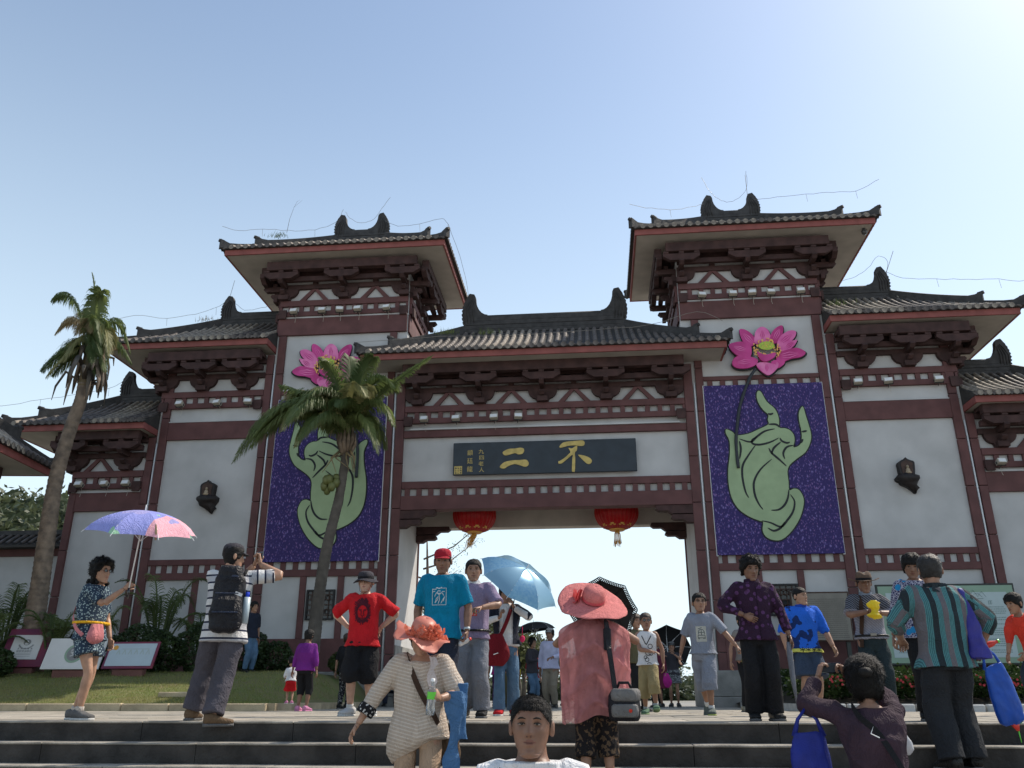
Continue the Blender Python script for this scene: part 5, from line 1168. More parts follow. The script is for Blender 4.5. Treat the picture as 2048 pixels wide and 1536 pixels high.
def person(label, pos, yaw, H=1.7, w=1.0, sex='m', tone=1, vox=.013, hip=(0, 0, 0), lean=(0, 0), head=(0, 0, 0), ha=None, hb=None, ea=(-.6, .6, -.3), eb=(.6, .6, -.3), fa=(-.055, 0, 0), fb=(.055, 0, 0), ta=-8, tb=8, tw=0, hs=None, ka=(0, -1, 0), kb=(0, -1, 0), fin=(.35, .35), na=None, nb_=None, da=None, db=None, group='people at the gate', nomouth=False, heel=(0, 0), ptw=0, eyes=True, neck_f=-.012):
    q = P(); q.H = H; q.w = w; q.sex = sex; q.root = thing('person', label, 'person', pos, R(yaw), group); q.vox = vox
    q.P0 = V(hip[0], hip[1], .525 + hip[2]) * H; q.P1 = q.P0 + V(lean[0], lean[1], math.sqrt(max(.01, .292 ** 2 - lean[0] ** 2 - lean[1] ** 2))) * H
    c_, s_ = math.cos(R(tw)), math.sin(R(tw)); q.s1 = V(c_, s_, 0); un = (q.P1 - q.P0).normalized(); q.s1 = (q.s1 - un * q.s1.dot(un)).normalized(); q.s0 = V(math.cos(R(ptw)), math.sin(R(ptw)), 0); q.un = un
    sw = .093 if sex == 'm' else .083
    q.sh = {-1: q.P1 - q.s1 * sw * w * H - un * .012 * H, 1: q.P1 + q.s1 * sw * w * H - un * .012 * H}
    q.hj = {-1: q.P0 - q.s0 * .050 * w * H - V(0, 0, .01) * H, 1: q.P0 + q.s0 * .050 * w * H - V(0, 0, .01) * H}
    ha = ha or (-.15 * w, .01, .44); hb = hb or (.15 * w, .01, .44)
    q.el, q.wr, q.kn, q.an = {}, {}, {}, {}
    for sg, t, e_ in ((-1, ha, ea), (1, hb, eb)): q.el[sg], q.wr[sg] = ik(q.sh[sg], V(*t) * H, .172 * H, .150 * H, e_)
    for sg, t, k_ in ((-1, fa, ka), (1, fb, kb)): q.kn[sg], q.an[sg] = ik(q.hj[sg], (V(*t) + V(0, 0, .045)) * H, .245 * H, .238 * H, k_)
    q.toe = {-1: ta, 1: tb}; q.heel = {-1: heel[0], 1: heel[1]}
    q.hs = (hs or (H / 1.75 * .97 + .03)) * 1.09; hy, hp, hr = head
    nb0 = q.P1 + un * .02 * H; q.hc = q.P1 + un * .075 * H * 0 + (un * .6 + V(0, 0, .4)).normalized() * (.030 * H + .118 * q.hs) + V(0, neck_f * H, 0)
    Rm = Matrix.Rotation(R(hy), 3, 'Z') @ Matrix.Rotation(R(hp), 3, 'X') @ Matrix.Rotation(R(hr), 3, 'Y'); q.X = lambda v, c=q.hc, m_=Rm: c + m_ @ v; q.Rm = Rm
    # ---- body
    mb = MB(); T_ = TM if sex == 'm' else TF; mb.loft(torso_rings(q.P0, q.P1, q.s0, q.s1, T_, w, H))
    nt_ = q.X(V(0, .02, -.05) * q.hs); limb(mb, [q.P1 - un * .03 * H, q.P1 + un * .03 * H, nt_], [.045 * H, .034 * H * (.85 if sex == 'f' else 1), .031 * H * (.85 if sex == 'f' else 1)], 12)
    g = 1 if sex == 'm' else .86; g *= (w * .6 + .4)
    for sg in (-1, 1):
        S, E_, W_ = q.sh[sg], q.el[sg], q.wr[sg]; inn = q.P1 + (S - q.P1) * .55 - un * .01 * H
        limb(mb, [inn, S, (S + E_) / 2, E_, E_ + (W_ - E_) * .3, W_], [.027 * H * g, .030 * H * g, .027 * H * g, .0235 * H * g, .0245 * H * g, .0155 * H * g], 12)
        Hj, K, A = q.hj[sg], q.kn[sg], q.an[sg]
        limb(mb, [Hj + V(0, 0, .02 * H), (Hj * .7 + K * .3), (Hj * .3 + K * .7), K, K + (A - K) * .32, A + (K - A) * .1, A], [.050 * H * g, .050 * H * g, .038 * H * g, .031 * H * g, .034 * H * g, .020 * H * g, .020 * H * g], 12)
    me = remesh(mb, vox, 2); m2 = MB(); n = len(me.vertices)
    m2.v = [tuple(v.co) for v in me.vertices]; m2.f = [tuple(p.vertices) for p in me.polygons]; m2.m = [0] * len(m2.f); bpy.data.meshes.remove(me)
    head_mesh(m2, q.X, q.hs, 1, *((52, 46) if vox < .017 else (34, 30)))
    for sg, cu, nn, dd in ((-1, fin[0], na, da), (1, fin[1], nb_, db)):
        d = (q.wr[sg] - q.el[sg]).normalized(); d = V(*dd) if dd else d; nrm = V(*nn) if nn else V(-sg * .9, -.1, 0) if abs(d.z) > .5 else V(0, 0, -1)
        if not nn and abs(d.z) > .5: nrm = -q.s1 * sg
        fwd = V(0, -1, 0); dn = d.normalized(); n0 = (nrm - dn * nrm.dot(dn)).normalized(); side = dn.cross(n0); th = 1 if side.dot(fwd) > 0 else -1
        if nn: th = 1 if side.dot(V(0, -.3, 1)) > 0 else -1
        hand(m2, q.wr[sg] + dn * .006 * H, d, nrm, .108 * H * (1 if sex == 'm' else .92), cu, thumb=th)
    sk, lp = skin(tone); m2.build('body', [sk, lp], q.root, True)
    # ---- eyes
    if eyes:
        for sg in (-1, 1):
            e_ = MB(); 
            e_.loft([[tuple(q.X(V(sg * .031 + r_ * .0145 * math.cos(a), -.0735 - .004 * math.sqrt(max(0, 1 - r_ * r_)) + .16 * abs(r_ * .0145 * math.cos(a)), .0108 + r_ * .0046 * math.sin(a)) * q.hs)) for a in [2 * math.pi * i / 12 for i in range(12)]] for r_ in (1, .7, .35, .02)], True, True, 0)
            e_.loft([[tuple(q.X(V(sg * .031 + r_ * .0062 * math.cos(a), -.0785 - .001 * (1 - r_), .0110 + r_ * .0046 * math.sin(a)) * q.hs)) for a in [2 * math.pi * i / 10 for i in range(10)]] for r_ in (1, .5, .02)], True, True, 1)
            e_.tube([tuple(q.X(V(sg * .031 + x * .0165, -.0795 + .18 * abs(x) * .0165, .0150 - .0045 * x * x) * q.hs)) for x in (-1, -.5, 0, .5, 1)], .0020 * q.hs, 5, 1)
            e_.build('eye', [M['eyew'], M['iris']], q.root, True)
        mb = MB(); mb.tube([tuple(q.X(V(x, -.0895 + 1.6 * x * x * 6, -.0600 + .9 * x * x * 3) * q.hs)) for x in (-.021, -.011, 0, .011, .021)], [.0006, .0014, .0012, .0014, .0006], 5)
        for sg in (-1, 1): mb.tube([tuple(q.X(V(sg * .0065, -.099, -.0375) * q.hs)), tuple(q.X(V(sg * .011, -.094, -.0365) * q.hs))], [.0022, .0018], 5)
        mb.build('mouth_line', M['dark_lip'], q.root, True)
    return q
def foot(q, sg, L=.152, kind='shoe', m_=None, sole=None, sock=None):
    H = q.H; A = q.an[sg]; yw = R(q.toe[sg]); pitch = R(q.heel[sg]); d = V(math.sin(yw), -math.cos(yw), 0); s_ = V(math.cos(yw), math.sin(yw), 0); up = V(0, 0, 1)
    d2 = (d * math.cos(pitch) - up * math.sin(pitch)); u2 = (up * math.cos(pitch) + d * math.sin(pitch)); base = A - u2 * .045 * H; L_ = L * H; mb = MB(); rings = []
    for t, a, h, z0 in ((-.27, .026, .050, .012), (-.22, .031, .058, .008), (-.05, .034, .062, .008), (.15, .034, .052, .008), (.4, .037, .036, .008), (.6, .036, .030, .008), (.72, .025, .024, .010)):
        c = base + d2 * t * L_ / .99; rings.append(ring(c + u2 * (z0 + h / 2) * H, s_, u2, a * H, h / 2 * H, 12, .8))
    mb.loft(rings); o = mb.build('shoe', m_ or M['shade'], q.root, True)
    if sole:
        mb = MB(); rings = []
        for t, a in ((-.28, .024), (-.22, .032), (.0, .034), (.3, .037), (.55, .038), (.70, .030), (.75, .018)): c = base + d2 * t * L_ / .99; rings.append(ring(c + u2 * .007 * H, s_, u2, a * H, .009 * H, 10, .6))
        mb.loft(rings); mb.build('sole', sole, o, True)
    if sock: mb = MB(); limb(mb, [A + V(0, 0, -.01 * H), A + (q.kn[sg] - A) * .16], [.024 * H, .0255 * H]); mb.build('sock', sock, q.root, True)
def shoes(q, m_, sole=None, sock=None, **k):
    for sg in (-1, 1): foot(q, sg, m_=m_, sole=sole, sock=sock, **k)
def top(q, m_, sleeve=.5, hem=-.35, grow=.010, name='shirt', wr=.006, flare=1.0, seed=1, collar=None, sl_grow=.013, neck=1.06, sleeves=(1, 1), seedf=22, cuff=None, hemx=0):
    H, w = q.H, q.w; T_ = [r_ for r_ in (TM if q.sex == 'm' else TF) if hem < r_[0] < neck]; base = {-.35: .1}
    hemw = (.104 if q.sex == 'm' else .103) * flare; T2 = [(hem, hemw, .073 * flare + hemx, -.004)] + [r_ for r_ in T_ if r_[0] >= max(-.1, hem + .1)] + [(neck, .055, .044, -.003)]
    T2 = [(t, (max(a, .084 if q.sex == 'm' else a) if t < .8 else a), b, f) for t, a, b, f in T2]; grow = grow * .85
    mb = MB(); mb.loft(torso_rings(q.P0, q.P1, q.s0, q.s1, T2, w, H, grow)); g = (1 if q.sex == 'm' else .86) * (w * .6 + .4)
    for sg in (-1, 1):
        L = sleeve * sleeves[0 if sg < 0 else 1]
        if L <= 0: continue
        S, E_, W_ = q.sh[sg], q.el[sg], q.wr[sg]; inn = q.P1 + (S - q.P1) * .5 - q.un * .015 * H; G = sl_grow * .62
        pts, rr_ = [inn, S], [(.029 * g + G) * H, (.032 * g + G * .8) * H]
        if L <= .5: k = L / .5; pts += [S + (E_ - S) * k * .5, S + (E_ - S) * k]; rr_ += [(.032 * g + G) * H, (.030 * g + G * 1.15) * H]
        else: k = (L - .5) / .5; pts += [(S + E_) / 2, E_, E_ + (W_ - E_) * k * .5, E_ + (W_ - E_) * k]; rr_ += [(.030 * g + G) * H, (.026 * g + G) * H, (.024 * g + G * .9) * H, (.019 * g + G * .8) * H]
        limb(mb, pts, rr_, 14)
    me = wrinkle(remesh(mb, q.vox, 2), wr, seedf, seed, .5); me.materials.append(m_); o = link(name, me, q.root); q.shirt = o
    if collar:
        mb = MB(); rings = []
        for k in range(2):
            c = q.P1 + q.un * (.012 + .028 * k) * H - V(0, .003 * H, 0); rings.append(ring(c, q.s1, q.s1.cross(q.un), (.050 - .006 * k) * H * w ** .5, (.048 - .008 * k) * H, 16))
        mb.loft(rings, True, False); mb.add([], [])
        for sg in (-1, 1):
            c = q.P1 + q.un * .035 * H; f = -(q.s1.cross(q.un)); mb.add([c + f * .045 * H, c + f * .050 * H + q.s1 * sg * .035 * H, c + f * .062 * H + q.s1 * sg * .045 * H - q.un * .04 * H, c + f * .066 * H + q.s1 * sg * .010 * H - q.un * .045 * H], [(0, 1, 2, 3)])
        mb.build('collar', collar, q.root, True)
    return o
def legs(q, m_, length=1.0, grow=.012, name='trousers', wr=.006, seed=3, flare=0.0, waist=-.10, crotch=-.28):
    H, w = q.H, q.w; T_ = [(crotch, .070, .060, 0), (-.12, .091, .070, -.004), (waist + .01, .088, .066, -.003), (waist + .12, .076, .056, 0)]
    mb = MB(); mb.loft(torso_rings(q.P0, q.P1, q.s0, q.s1, T_, w, H, max(.006, grow * .5))); g = (1 if q.sex == 'm' else .9) * (w * .6 + .4)
    for sg in (-1, 1):
        Hj, K, A = q.hj[sg], q.kn[sg], q.an[sg]; pts = [Hj + V(0, 0, .01 * H), Hj * .6 + K * .4]; rr_ = [(.044 * g + grow * .25) * H, (.047 * g + grow * .6) * H]
        if length <= .5: k = length / .5; pts = [pts[0], Hj + (K - Hj) * k * .55, Hj + (K - Hj) * k]; rr_ = [rr_[0], (.047 * g + grow) * H, (.042 * g + grow * 1.3 + flare) * H]
        else: k = (length - .5) / .5; pts += [K, K + (A - K) * k * .5, K + (A - K) * k]; rr_ += [(.036 * g + grow) * H, (.033 * g + grow + flare * .4) * H, (.026 * g + grow + flare) * H]
        limb(mb, pts, rr_, 14)
    me = wrinkle(remesh(mb, q.vox, 2), min(wr, .011), 20, seed, .6); me.materials.append(m_); return link(name, me, q.root)
def hair(q, style='short', m_=None, thick=.010, curl=.004, front=.060, side=.0, back=-.065, blades=700, bl=.016, part=None, seed=0):
    m_ = m_ or M['hair']; nu, nv = 60, 44; vs, zs = hgrid(nu, nv); out = []; mask = []
    for i, (x, y, z) in enumerate(vs):
        an = abs(math.atan2(x, -y)); # 0 front .. pi back
        hl = front if an < .55 else front + (side - front) * min(1, (an - .55) / .55) if an < 1.1 else side + .0 if an < 1.35 else side + (back - side) * min(1, (an - 1.35) / .5)
        k = max(0, min(1, (z - hl) / .014 + .5)); k = k * k * (3 - 2 * k); p = V(x, y, z); nrm = V(x / .073, y / .09, (z - .01) / .11).normalized()
        nz_ = noise.noise(p * 38 + V(seed, 0, 0)) * curl * 1.3 + noise.noise(p * 95 + V(0, seed, 0)) * curl
        out.append(p + nrm * (-.006 + k * (.006 + thick + nz_ + thick * .35 * max(0, z) / .1))); mask.append((k, nrm))
    mb = MB(); mb.v = [tuple(q.X(p * q.hs)) for p in out]
    for j in range(nv - 1):
        for i in range(nu): k = (i + 1) % nu; mb.f.append((j * nu + i, j * nu + k, (j + 1) * nu + k, (j + 1) * nu + i)); mb.m.append(0)
    mb.f.append(tuple((nv - 1) * nu + i for i in range(nu))); mb.m.append(0)
    k_ = random.Random(seed + 5); idx = [i for i, (k, n_) in enumerate(mask) if k > .35]
    for _ in range(blades):
        i = k_.choice(idx); p, n_ = out[i], mask[i][1]; t = V(k_.gauss(0, .45), k_.gauss(-.75 if n_.z > .55 else .25, .4), k_.gauss(-.7, .4)); t = (t - n_ * t.dot(n_)).normalized(); l_ = bl * k_.uniform(.5, 1.2); s_ = n_.cross(t) * .0016
        a = p + V(k_.gauss(0, .003), k_.gauss(0, .003), k_.gauss(0, .003)); b = a + t * l_ * .85 + n_ * l_ * (.34 if style == 'curly' else .26 if style == 'messy' else .13); mb.add([tuple(q.X(v * q.hs)) for v in (a - s_, a + s_, b)], [(0, 1, 2)])
    for sg in (-1, 1): mb.tube([tuple(q.X(V(sg * x, -.0835 + .18 * (x - .02), z) * q.hs)) for x, z in ((.016, .030), (.028, .034), (.040, .033), (.048, .028))], [.0020, .0036, .0032, .0016], 5)
    return mb.build('hair', m_, q.root, True)
def on_head(q, mb, name, m_, smooth=True):
    mb.v = [tuple(q.X(V(*v) * q.hs)) for v in mb.v]; me = mb.mesh(name, m_, smooth); return link(name, fixn(me), q.root)
def cap(q, m_, name='cap'):
    mb = MB(); rings = []
    for z, r_ in ((.035, 1.10), (.06, 1.11), (.09, 1.07), (.112, .90), (.125, .62), (.131, .3), (.132, .03)):
        a, f, b = hinterp(min(z, .05)); rings.append([(a * r_ * math.sin(t), -(f if math.cos(t) > 0 else b) * r_ * math.cos(t) + .0, z) for t in [2 * math.pi * i / 28 for i in range(28)]])
    mb.loft(rings, True, False); mb.lathe([(.004, .134), (.006, .131)], 8, (0, 0, 0)); n = 14; br = []
    for k in range(5):
        t = k / 4; row = []
        for i in range(n): a = R(-62 + 124 * i / (n - 1)); r0 = .083; row.append((.083 * math.sin(a) * (1 + .03 * t), -.088 * math.cos(a) - .062 * t * math.cos(a * .8), .046 - .016 * t + .010 * math.cos(a * 1.3) * (1 - t * .3)))
        br.append(row)
    mb.loft(br, False, False); me = on_head(q, mb, name, m_); s_ = me.modifiers.new('s', 'SOLIDIFY'); s_.thickness = .003; return me
def brim_hat(q, m_, crown_h=.10, brim=.11, droop=.02, wave=.012, waves=3, name='hat', z0=.035, tilt=0, band=None, cr=1.16, edge=0, pinch=0, side_up=0, seed=0):
    mb = MB(); prof = [(1.0, 0), (1.03, .03), (.98, .06), (.86, .085), (.6, .10), (.25, .105), (.02, .105)]; rings = []; n = 44
    for r_, z in prof:
        rings.append([(.079 * cr * r_ * math.sin(t), -.004 + .098 * cr * r_ * -math.cos(t), z0 + z * crown_h / .105 - (pinch * math.exp(-(math.sin(t) * r_ / .35) ** 2) if z > .08 else 0)) for t in [2 * math.pi * i / n for i in range(n)]])
    mb.loft(rings, True, False); br = []; K = 9
    for k in range(K + 1):
        u = k / K; row = []
        for i in range(n):
            t = 2 * math.pi * i / n; e_ = brim * u * (1 + edge * noise.noise(V(math.cos(t) * 2, math.sin(t) * 2, seed))); z = z0 - droop * u ** 1.4 + wave * u * math.sin(waves * t + seed) + edge * .05 * u * u * noise.noise(V(math.cos(t) * 4, math.sin(t) * 4, seed + 3)) + side_up * u * u * abs(math.sin(t)) ** 3
            row.append((math.sin(t) * (.079 * cr + e_), -.004 - math.cos(t) * (.098 * cr + e_), z))
        br.append(row)
    mb.loft(br, True, False)
    if tilt: m3 = Matrix.Rotation(R(tilt), 3, 'X'); mb.v = [tuple(m3 @ V(*v)) for v in mb.v]
    o = on_head(q, mb, name, m_); s_ = o.modifiers.new('s', 'SOLIDIFY'); s_.thickness = .003
    if band:
        mb = MB(); rings = []
        for z in (.004, .03): rings.append([(.0815 * cr * math.sin(t), -.004 - .1005 * cr * math.cos(t), z0 + z) for t in [2 * math.pi * i / n for i in range(n)]])
        mb.loft(rings, True, False)
        if tilt: mb.v = [tuple(m3 @ V(*v)) for v in mb.v]
        mb.v = [tuple(q.X(V(*v) * q.hs)) for v in mb.v]; link('hat_band', mb.mesh('hat_band', band, True), o)
    return o
def glasses(q, dark=False):
    mb = MB(); m_ = M['shade'] if dark else M['wire_f']
    for sg in (-1, 1):
        pts = [(sg * .032 + .021 * math.cos(a), -.091 + .15 * abs(.021 * math.cos(a)), .010 + .0145 * math.sin(a)) for a in [2 * math.pi * i / 14 for i in range(15)]]; mb.tube(pts, .0016, 5)
        if dark: mb.add(pts[:-1], [tuple(range(14))])
        mb.tube([(sg * .053, -.088, .014), (sg * .074, -.04, .014), (sg * .077, .01, .010)], .0016, 5)
    mb.tube([(-.012, -.095, .012), (0, -.097, .015), (.012, -.095, .012)], .0016, 5); return on_head(q, mb, 'sunglasses' if dark else 'spectacles', m_, False)
def stripe_attr(q, obj, along=False):
    me = obj.data; n = len(me.vertices); co = np.empty(n * 3); me.vertices.foreach_get('co', co); co = co.reshape(-1, 3); val = co[:, 2].copy() if along else co[:, 0].copy()
    for sg in (-1, 1):
        for A_, B_, off in ((q.sh[sg], q.el[sg], 0), (q.el[sg], q.wr[sg], (q.el[sg] - q.sh[sg]).length)):
            a = np.array(A_); d = np.array(B_ - A_); L = np.linalg.norm(d); d = d / L; t = (co - a) @ d; dist = np.linalg.norm(co - a - np.outer(t, d), axis=1); ax = abs(co[:, 0]) > abs(A_.x) * .97 if off == 0 else np.full(n, True)
            m_ = (dist < .075 * q.H / 1.6) & (t > (.02 if off == 0 else -.01)) & (t < L + .02) & ax
            if along: val[m_] = A_.z - off - t[m_] if off == 0 else q.sh[sg].z - off - t[m_]
            else: e_ = np.cross(d, [0, 1, 0]); e_ /= np.linalg.norm(e_); val[m_] = A_.x + ((co - a) @ e_)[m_] * (1 if e_[0] > 0 else -1)
    at = me.attributes.new('stripe', 'FLOAT', 'POINT'); at.data.foreach_set('value', val.astype(np.float32))
def drape(q, obj, pts, wd, m_, name, front=-1, closed=False, parent=None):
    """ribbon of width wd laid on a garment (local x,z points) seen from front"""
    bv = BVHTree.FromPolygons([v.co[:] for v in obj.data.vertices], [p.vertices[:] for p in obj.data.polygons]); pts = list(pts)
    if closed: pts.append(pts[0])
    P_ = []
    for a, c in zip(pts[:-1], pts[1:]):
        n = max(1, int(math.hypot(c[0] - a[0], c[1] - a[1]) / .012))
        for i in range(n): P_.append((a[0] + (c[0] - a[0]) * i / n, a[1] + (c[1] - a[1]) * i / n))
    P_.append(pts[-1]); mb = MB(); prev = None
    for i, p in enumerate(P_):
        a, c = P_[max(0, i - 1)], P_[min(len(P_) - 1, i + 1)]; d = V(c[0] - a[0], 0, c[1] - a[1]); d = d.normalized() if d.length > 0 else V(1, 0, 0); s_ = V(-d.z, 0, d.x) * wd / 2; row = []
        for sg in (-1, 1):
            o_ = V(p[0], front * 1.0, p[1]) + s_ * sg; h = bv.ray_cast(o_, V(0, -front, 0)); row.append(h[0] + V(0, front * .0035, 0) if h[0] else None)
        if prev and all(row) and all(prev): mb.add([prev[0], prev[1], row[1], row[0]], [(0, 1, 2, 3)])
        prev = row
    if mb.f: return mb.build(name, m_, parent or obj)
def patch(q, obj, poly, m_, name, front=-1, step=.012, lift=.003):
    """filled polygon laid on a garment"""
    bv = BVHTree.FromPolygons([v.co[:] for v in obj.data.vertices], [p.vertices[:] for p in obj.data.polygons]); xs = [p[0] for p in poly]; zs = [p[1] for p in poly]
    def inside(x, z):
        r_ = False
        for i in range(len(poly)):
            (x1, z1), (x2, z2) = poly[i - 1], poly[i]
            if (z1 > z) != (z2 > z) and x < (x2 - x1) * (z - z1) / (z2 - z1) + x1: r_ = not r_
        return r_
    mb = MB(); x = min(xs)
    while x < max(xs):
        z = min(zs)
        while z < max(zs):
            if inside(x + step / 2, z + step / 2):
                hs_ = [bv.ray_cast(V(a, front, c), V(0, -front, 0))[0] for a, c in ((x, z), (x + step, z), (x + step, z + step), (x, z + step))]
                if all(hs_): mb.add([h + V(0, front * lift, 0) for h in hs_], [(0, 1, 2, 3)])
            z += step
        x += step
    if mb.f: return mb.build(name, m_, obj)
def strap(q, pts, wd, m_, name='strap', parent=None, th=.004):
    P_ = smoothp([tuple(p) for p in pts], 5, False); mb = MB(); rings = []; c0 = sum((V(*p) for p in P_), V(0, 0, 0)) / len(P_)
    for i, p in enumerate(P_):
        p = V(*p); d = (V(*P_[min(i + 1, len(P_) - 1)]) - V(*P_[max(0, i - 1)])).normalized(); ax = V(q.P1.x * .5 + q.P0.x * .5, q.P1.y * .5 + q.P0.y * .5, p.z); o_ = (p - ax); o_ = (o_ - d * o_.dot(d)).normalized(); s_ = d.cross(o_).normalized()
        rings.append([p - s_ * wd / 2, p + s_ * wd / 2, p + s_ * wd / 2 + o_ * th, p - s_ * wd / 2 + o_ * th])
    mb.loft(rings); return link(name, fixn(mb.mesh(name, m_)), parent or q.root)
def wl(q, p): return q.root.matrix_basis @ V(*p)
def sack(name, label, cat, loc, w_, d_, h, m_, rz=0, seed=0, top_w=.35, wr=.012, group=None, power=.8, parts=None, sag=.65):
    t = thing(name, label, cat, loc, rz, group); mb = MB(); rings = []
    for k in range(13):
        u = k / 12; z = -h * u; s_ = top_w + (1 - top_w) * math.sin(min(1, u / sag) * math.pi / 2) if u < sag else math.sqrt(max(0.02, 1 - ((u - sag) / (1.02 - sag)) ** 2)); rings.append(ring(V(0, 0, z), V(1, 0, 0), V(0, 1, 0), w_ / 2 * s_, d_ / 2 * s_, 18, power))
    mb.loft(rings); me = wrinkle(remesh(mb, .012, 2), wr, 26, seed, .3); me.materials.append(m_); link('bag_body', me, t); return t
def umbrella(label, apex, axis, rad, depth, nrib, mats, shaft_to=None, ribm=None, wave=.0, tip=True, group='open umbrellas', scallop=.06, lace=None, cat='umbrella'):
    """apex world point, axis = unit vector from apex down the shaft"""
    apex = V(*apex); ax = V(*axis).normalized(); u = ax.orthogonal().normalized(); v = ax.cross(u); t_ = thing('umbrella', label, cat, tuple(apex), 0, group)
    def pt(r_, a, sc_=0): k = r_; return ax * (depth * (1 - math.sqrt(max(0, 1 - (k * .92) ** 2))) / (1 - math.sqrt(1 - .92 ** 2))) + (u * math.cos(a) + v * math.sin(a)) * rad * k
    for g_ in range(nrib):
        a0, a1 = 2 * math.pi * g_ / nrib, 2 * math.pi * (g_ + 1) / nrib
        def fn(s_, r_):
            r_ = max(.02, r_); a = a0 + (a1 - a0) * s_; p0, p1 = pt(r_, a0), pt(r_, a1); ch = p0 * (1 - s_) + p1 * s_; ar = pt(r_, a); p = ch * .75 + ar * .25; b_ = 4 * s_ * (1 - s_); return tuple(p * (1 - scallop * b_ * r_ ** 3) + ax * (.02 * b_ * r_ * rad))
        mb = MB(); mb.grid(fn, 9, 10); mb.build('canopy_panel', mats[g_ % len(mats)], t_, True)
        mb = MB(); mb.tube([tuple(pt(i / 8, a0) + ax * .004) for i in range(9)], .0035, 5); mb.tube([tuple(ax * depth * 1.35), tuple(pt(.5, a0) + ax * .01)], .0028, 4); mb.build('rib', ribm or M['pipe'], t_)
        mb = MB(); mb.tube([tuple(pt(1, a0)), tuple(pt(1, a0) + (pt(1, a0) - pt(.9, a0)).normalized() * .03)], [.004, .002], 5); mb.build('rib_tip', M['pipe'], t_)
        if lace:
            mb = MB()
            for j in range(14):
                a = a0 + (a1 - a0) * j / 14; p = (pt(1, a0) * (1 - j / 14) + pt(1, a1) * (j / 14)) * (1 - scallop * 4 * (j / 14) * (1 - j / 14)); o_ = p.normalized() * .04; c_ = p + o_ * .5; mb.tube([tuple(c_ + (o_ * .5 * math.cos(b_)) + ((p.cross(ax)).normalized() * .022 * math.sin(b_))) for b_ in [k * .785 for k in range(9)]], .004, 4)
            mb.build('lace_edge', lace, t_)
    if shaft_to: mb = MB(); e_ = V(*shaft_to) - apex; mb.tube([tuple(-ax * .06), (0, 0, 0), tuple(e_)], [.004, .007, .007], 8); mb.build('shaft', ribm or M['pipe'], t_, True)
    if shaft_to: mb = MB(); mb.tube([tuple(e_ - e_.normalized() * .06), tuple(e_ + e_.normalized() * .05)], [.013, .015], 8); mb.build('handle', M['shade'] if not lace else M['shade'], t_, True)
    return t_
# ------------------------------------------------------------------ garments' patterns
def stepz(y0, k): return (y0, -RIS * k)
PT = {}
PT['check'] = pattern('navy_check', lambda s, m, x, t: x(m('LESS_THAN', t('ShaderNodeTexVoronoi', 48).outputs['Distance'], .36), (.026, .045, .075), (.27, .36, .38)))
PT['polo'] = pattern('striped_polo', lambda s, m, x, t: x(m('GREATER_THAN', m('FRACT', m('MULTIPLY', t('attr', 0).outputs['Fac'], 13)), .76), x(m('GREATER_THAN', m('FRACT', m('MULTIPLY', t('attr', 0).outputs['Fac'], 6.5)), .5), (.62, .61, .60), (.42, .42, .44)), (.02, .025, .05)))
PT['vstripe'] = pattern('teal_striped_shirt', lambda s, m, x, t: (lambda a: x(m('GREATER_THAN', m('FRACT', m('MULTIPLY', a, 11)), .52), x(m('GREATER_THAN', m('FRACT', m('MULTIPLY', a, 5.5)), .5), (.022, .03, .035), (.13, .12, .13)), x(m('GREATER_THAN', m('FRACT', m('MULTIPLY', a, 88)), .45), (.035, .11, .12), (.09, .23, .24))))(m('ADD', t('attr', 0).outputs['Fac'], 5.0)))
PT['flowerp'] = pattern('purple_flowered', lambda s, m, x, t: x(m('LESS_THAN', t('ShaderNodeTexVoronoi', 17).outputs['Distance'], .34), (.030, .012, .030), x(t('ShaderNodeTexNoise', 50).outputs['Fac'], (.05, .02, .06), (.13, .05, .15))))
PT['spots'] = pattern('navy_spotted_print', lambda s, m, x, t: x(m('LESS_THAN', t('ShaderNodeTexVoronoi', 8).outputs['Distance'], .26), x(m('LESS_THAN', t('ShaderNodeTexVoronoi', 46, feature='DISTANCE_TO_EDGE').outputs['Distance'], .11), (.03, .03, .09), (.36, .35, .42)), (.02, .22, .45)))
PT['hawaii'] = pattern('blue_resort_print', lambda s, m, x, t: x(m('MULTIPLY', m('GREATER_THAN', s[2], .70), m('LESS_THAN', s[2], .80)), x(m('GREATER_THAN', t('ShaderNodeTexNoise', 7).outputs['Fac'], .54), (.02, .13, .62), (.01, .03, .13)), (.62, .60, .12)))
PT['knit'] = pattern('striped_beige_knit', lambda s, m, x, t: x(m('GREATER_THAN', m('FRACT', m('MULTIPLY', m('SUBTRACT', s[2], m('MULTIPLY', m('ABSOLUTE', s[0]), .25)), 38)), .66), (.42, .345, .28), (.52, .45, .38)))
PT['dots'] = pattern('black_polka', lambda s, m, x, t: x(m('LESS_THAN', t('ShaderNodeTexVoronoi', 42).outputs['Distance'], .3), (.012, .012, .014), (.45, .44, .42)))
PT['lace'] = pattern('black_lace', lambda s, m, x, t: x(m('GREATER_THAN', t('ShaderNodeTexNoise', 32).outputs['Fac'], .55), (.012, .010, .011), (.10, .065, .04)))
PT['diamond'] = pattern('faded_diamond_polo', lambda s, m, x, t: x(m('MULTIPLY', m('LESS_THAN', m('ABSOLUTE', m('SINE', m('MULTIPLY', m('ADD', s[0], s[2]), 90))), .25), 1.0), x(m('GREATER_THAN', s[2], 1.22), (.20, .20, .24), (.045, .045, .055)), (.32, .32, .36)))
PT['denim'] = pattern('blue_denim', lambda s, m, x, t: x(t('ShaderNodeTexNoise', 9).outputs['Fac'], (.03, .075, .14), (.12, .20, .30)))
PT['chambray'] = pattern('chambray', lambda s, m, x, t: x(t('ShaderNodeTexNoise', 14).outputs['Fac'], (.035, .10, .22), (.08, .17, .32)))
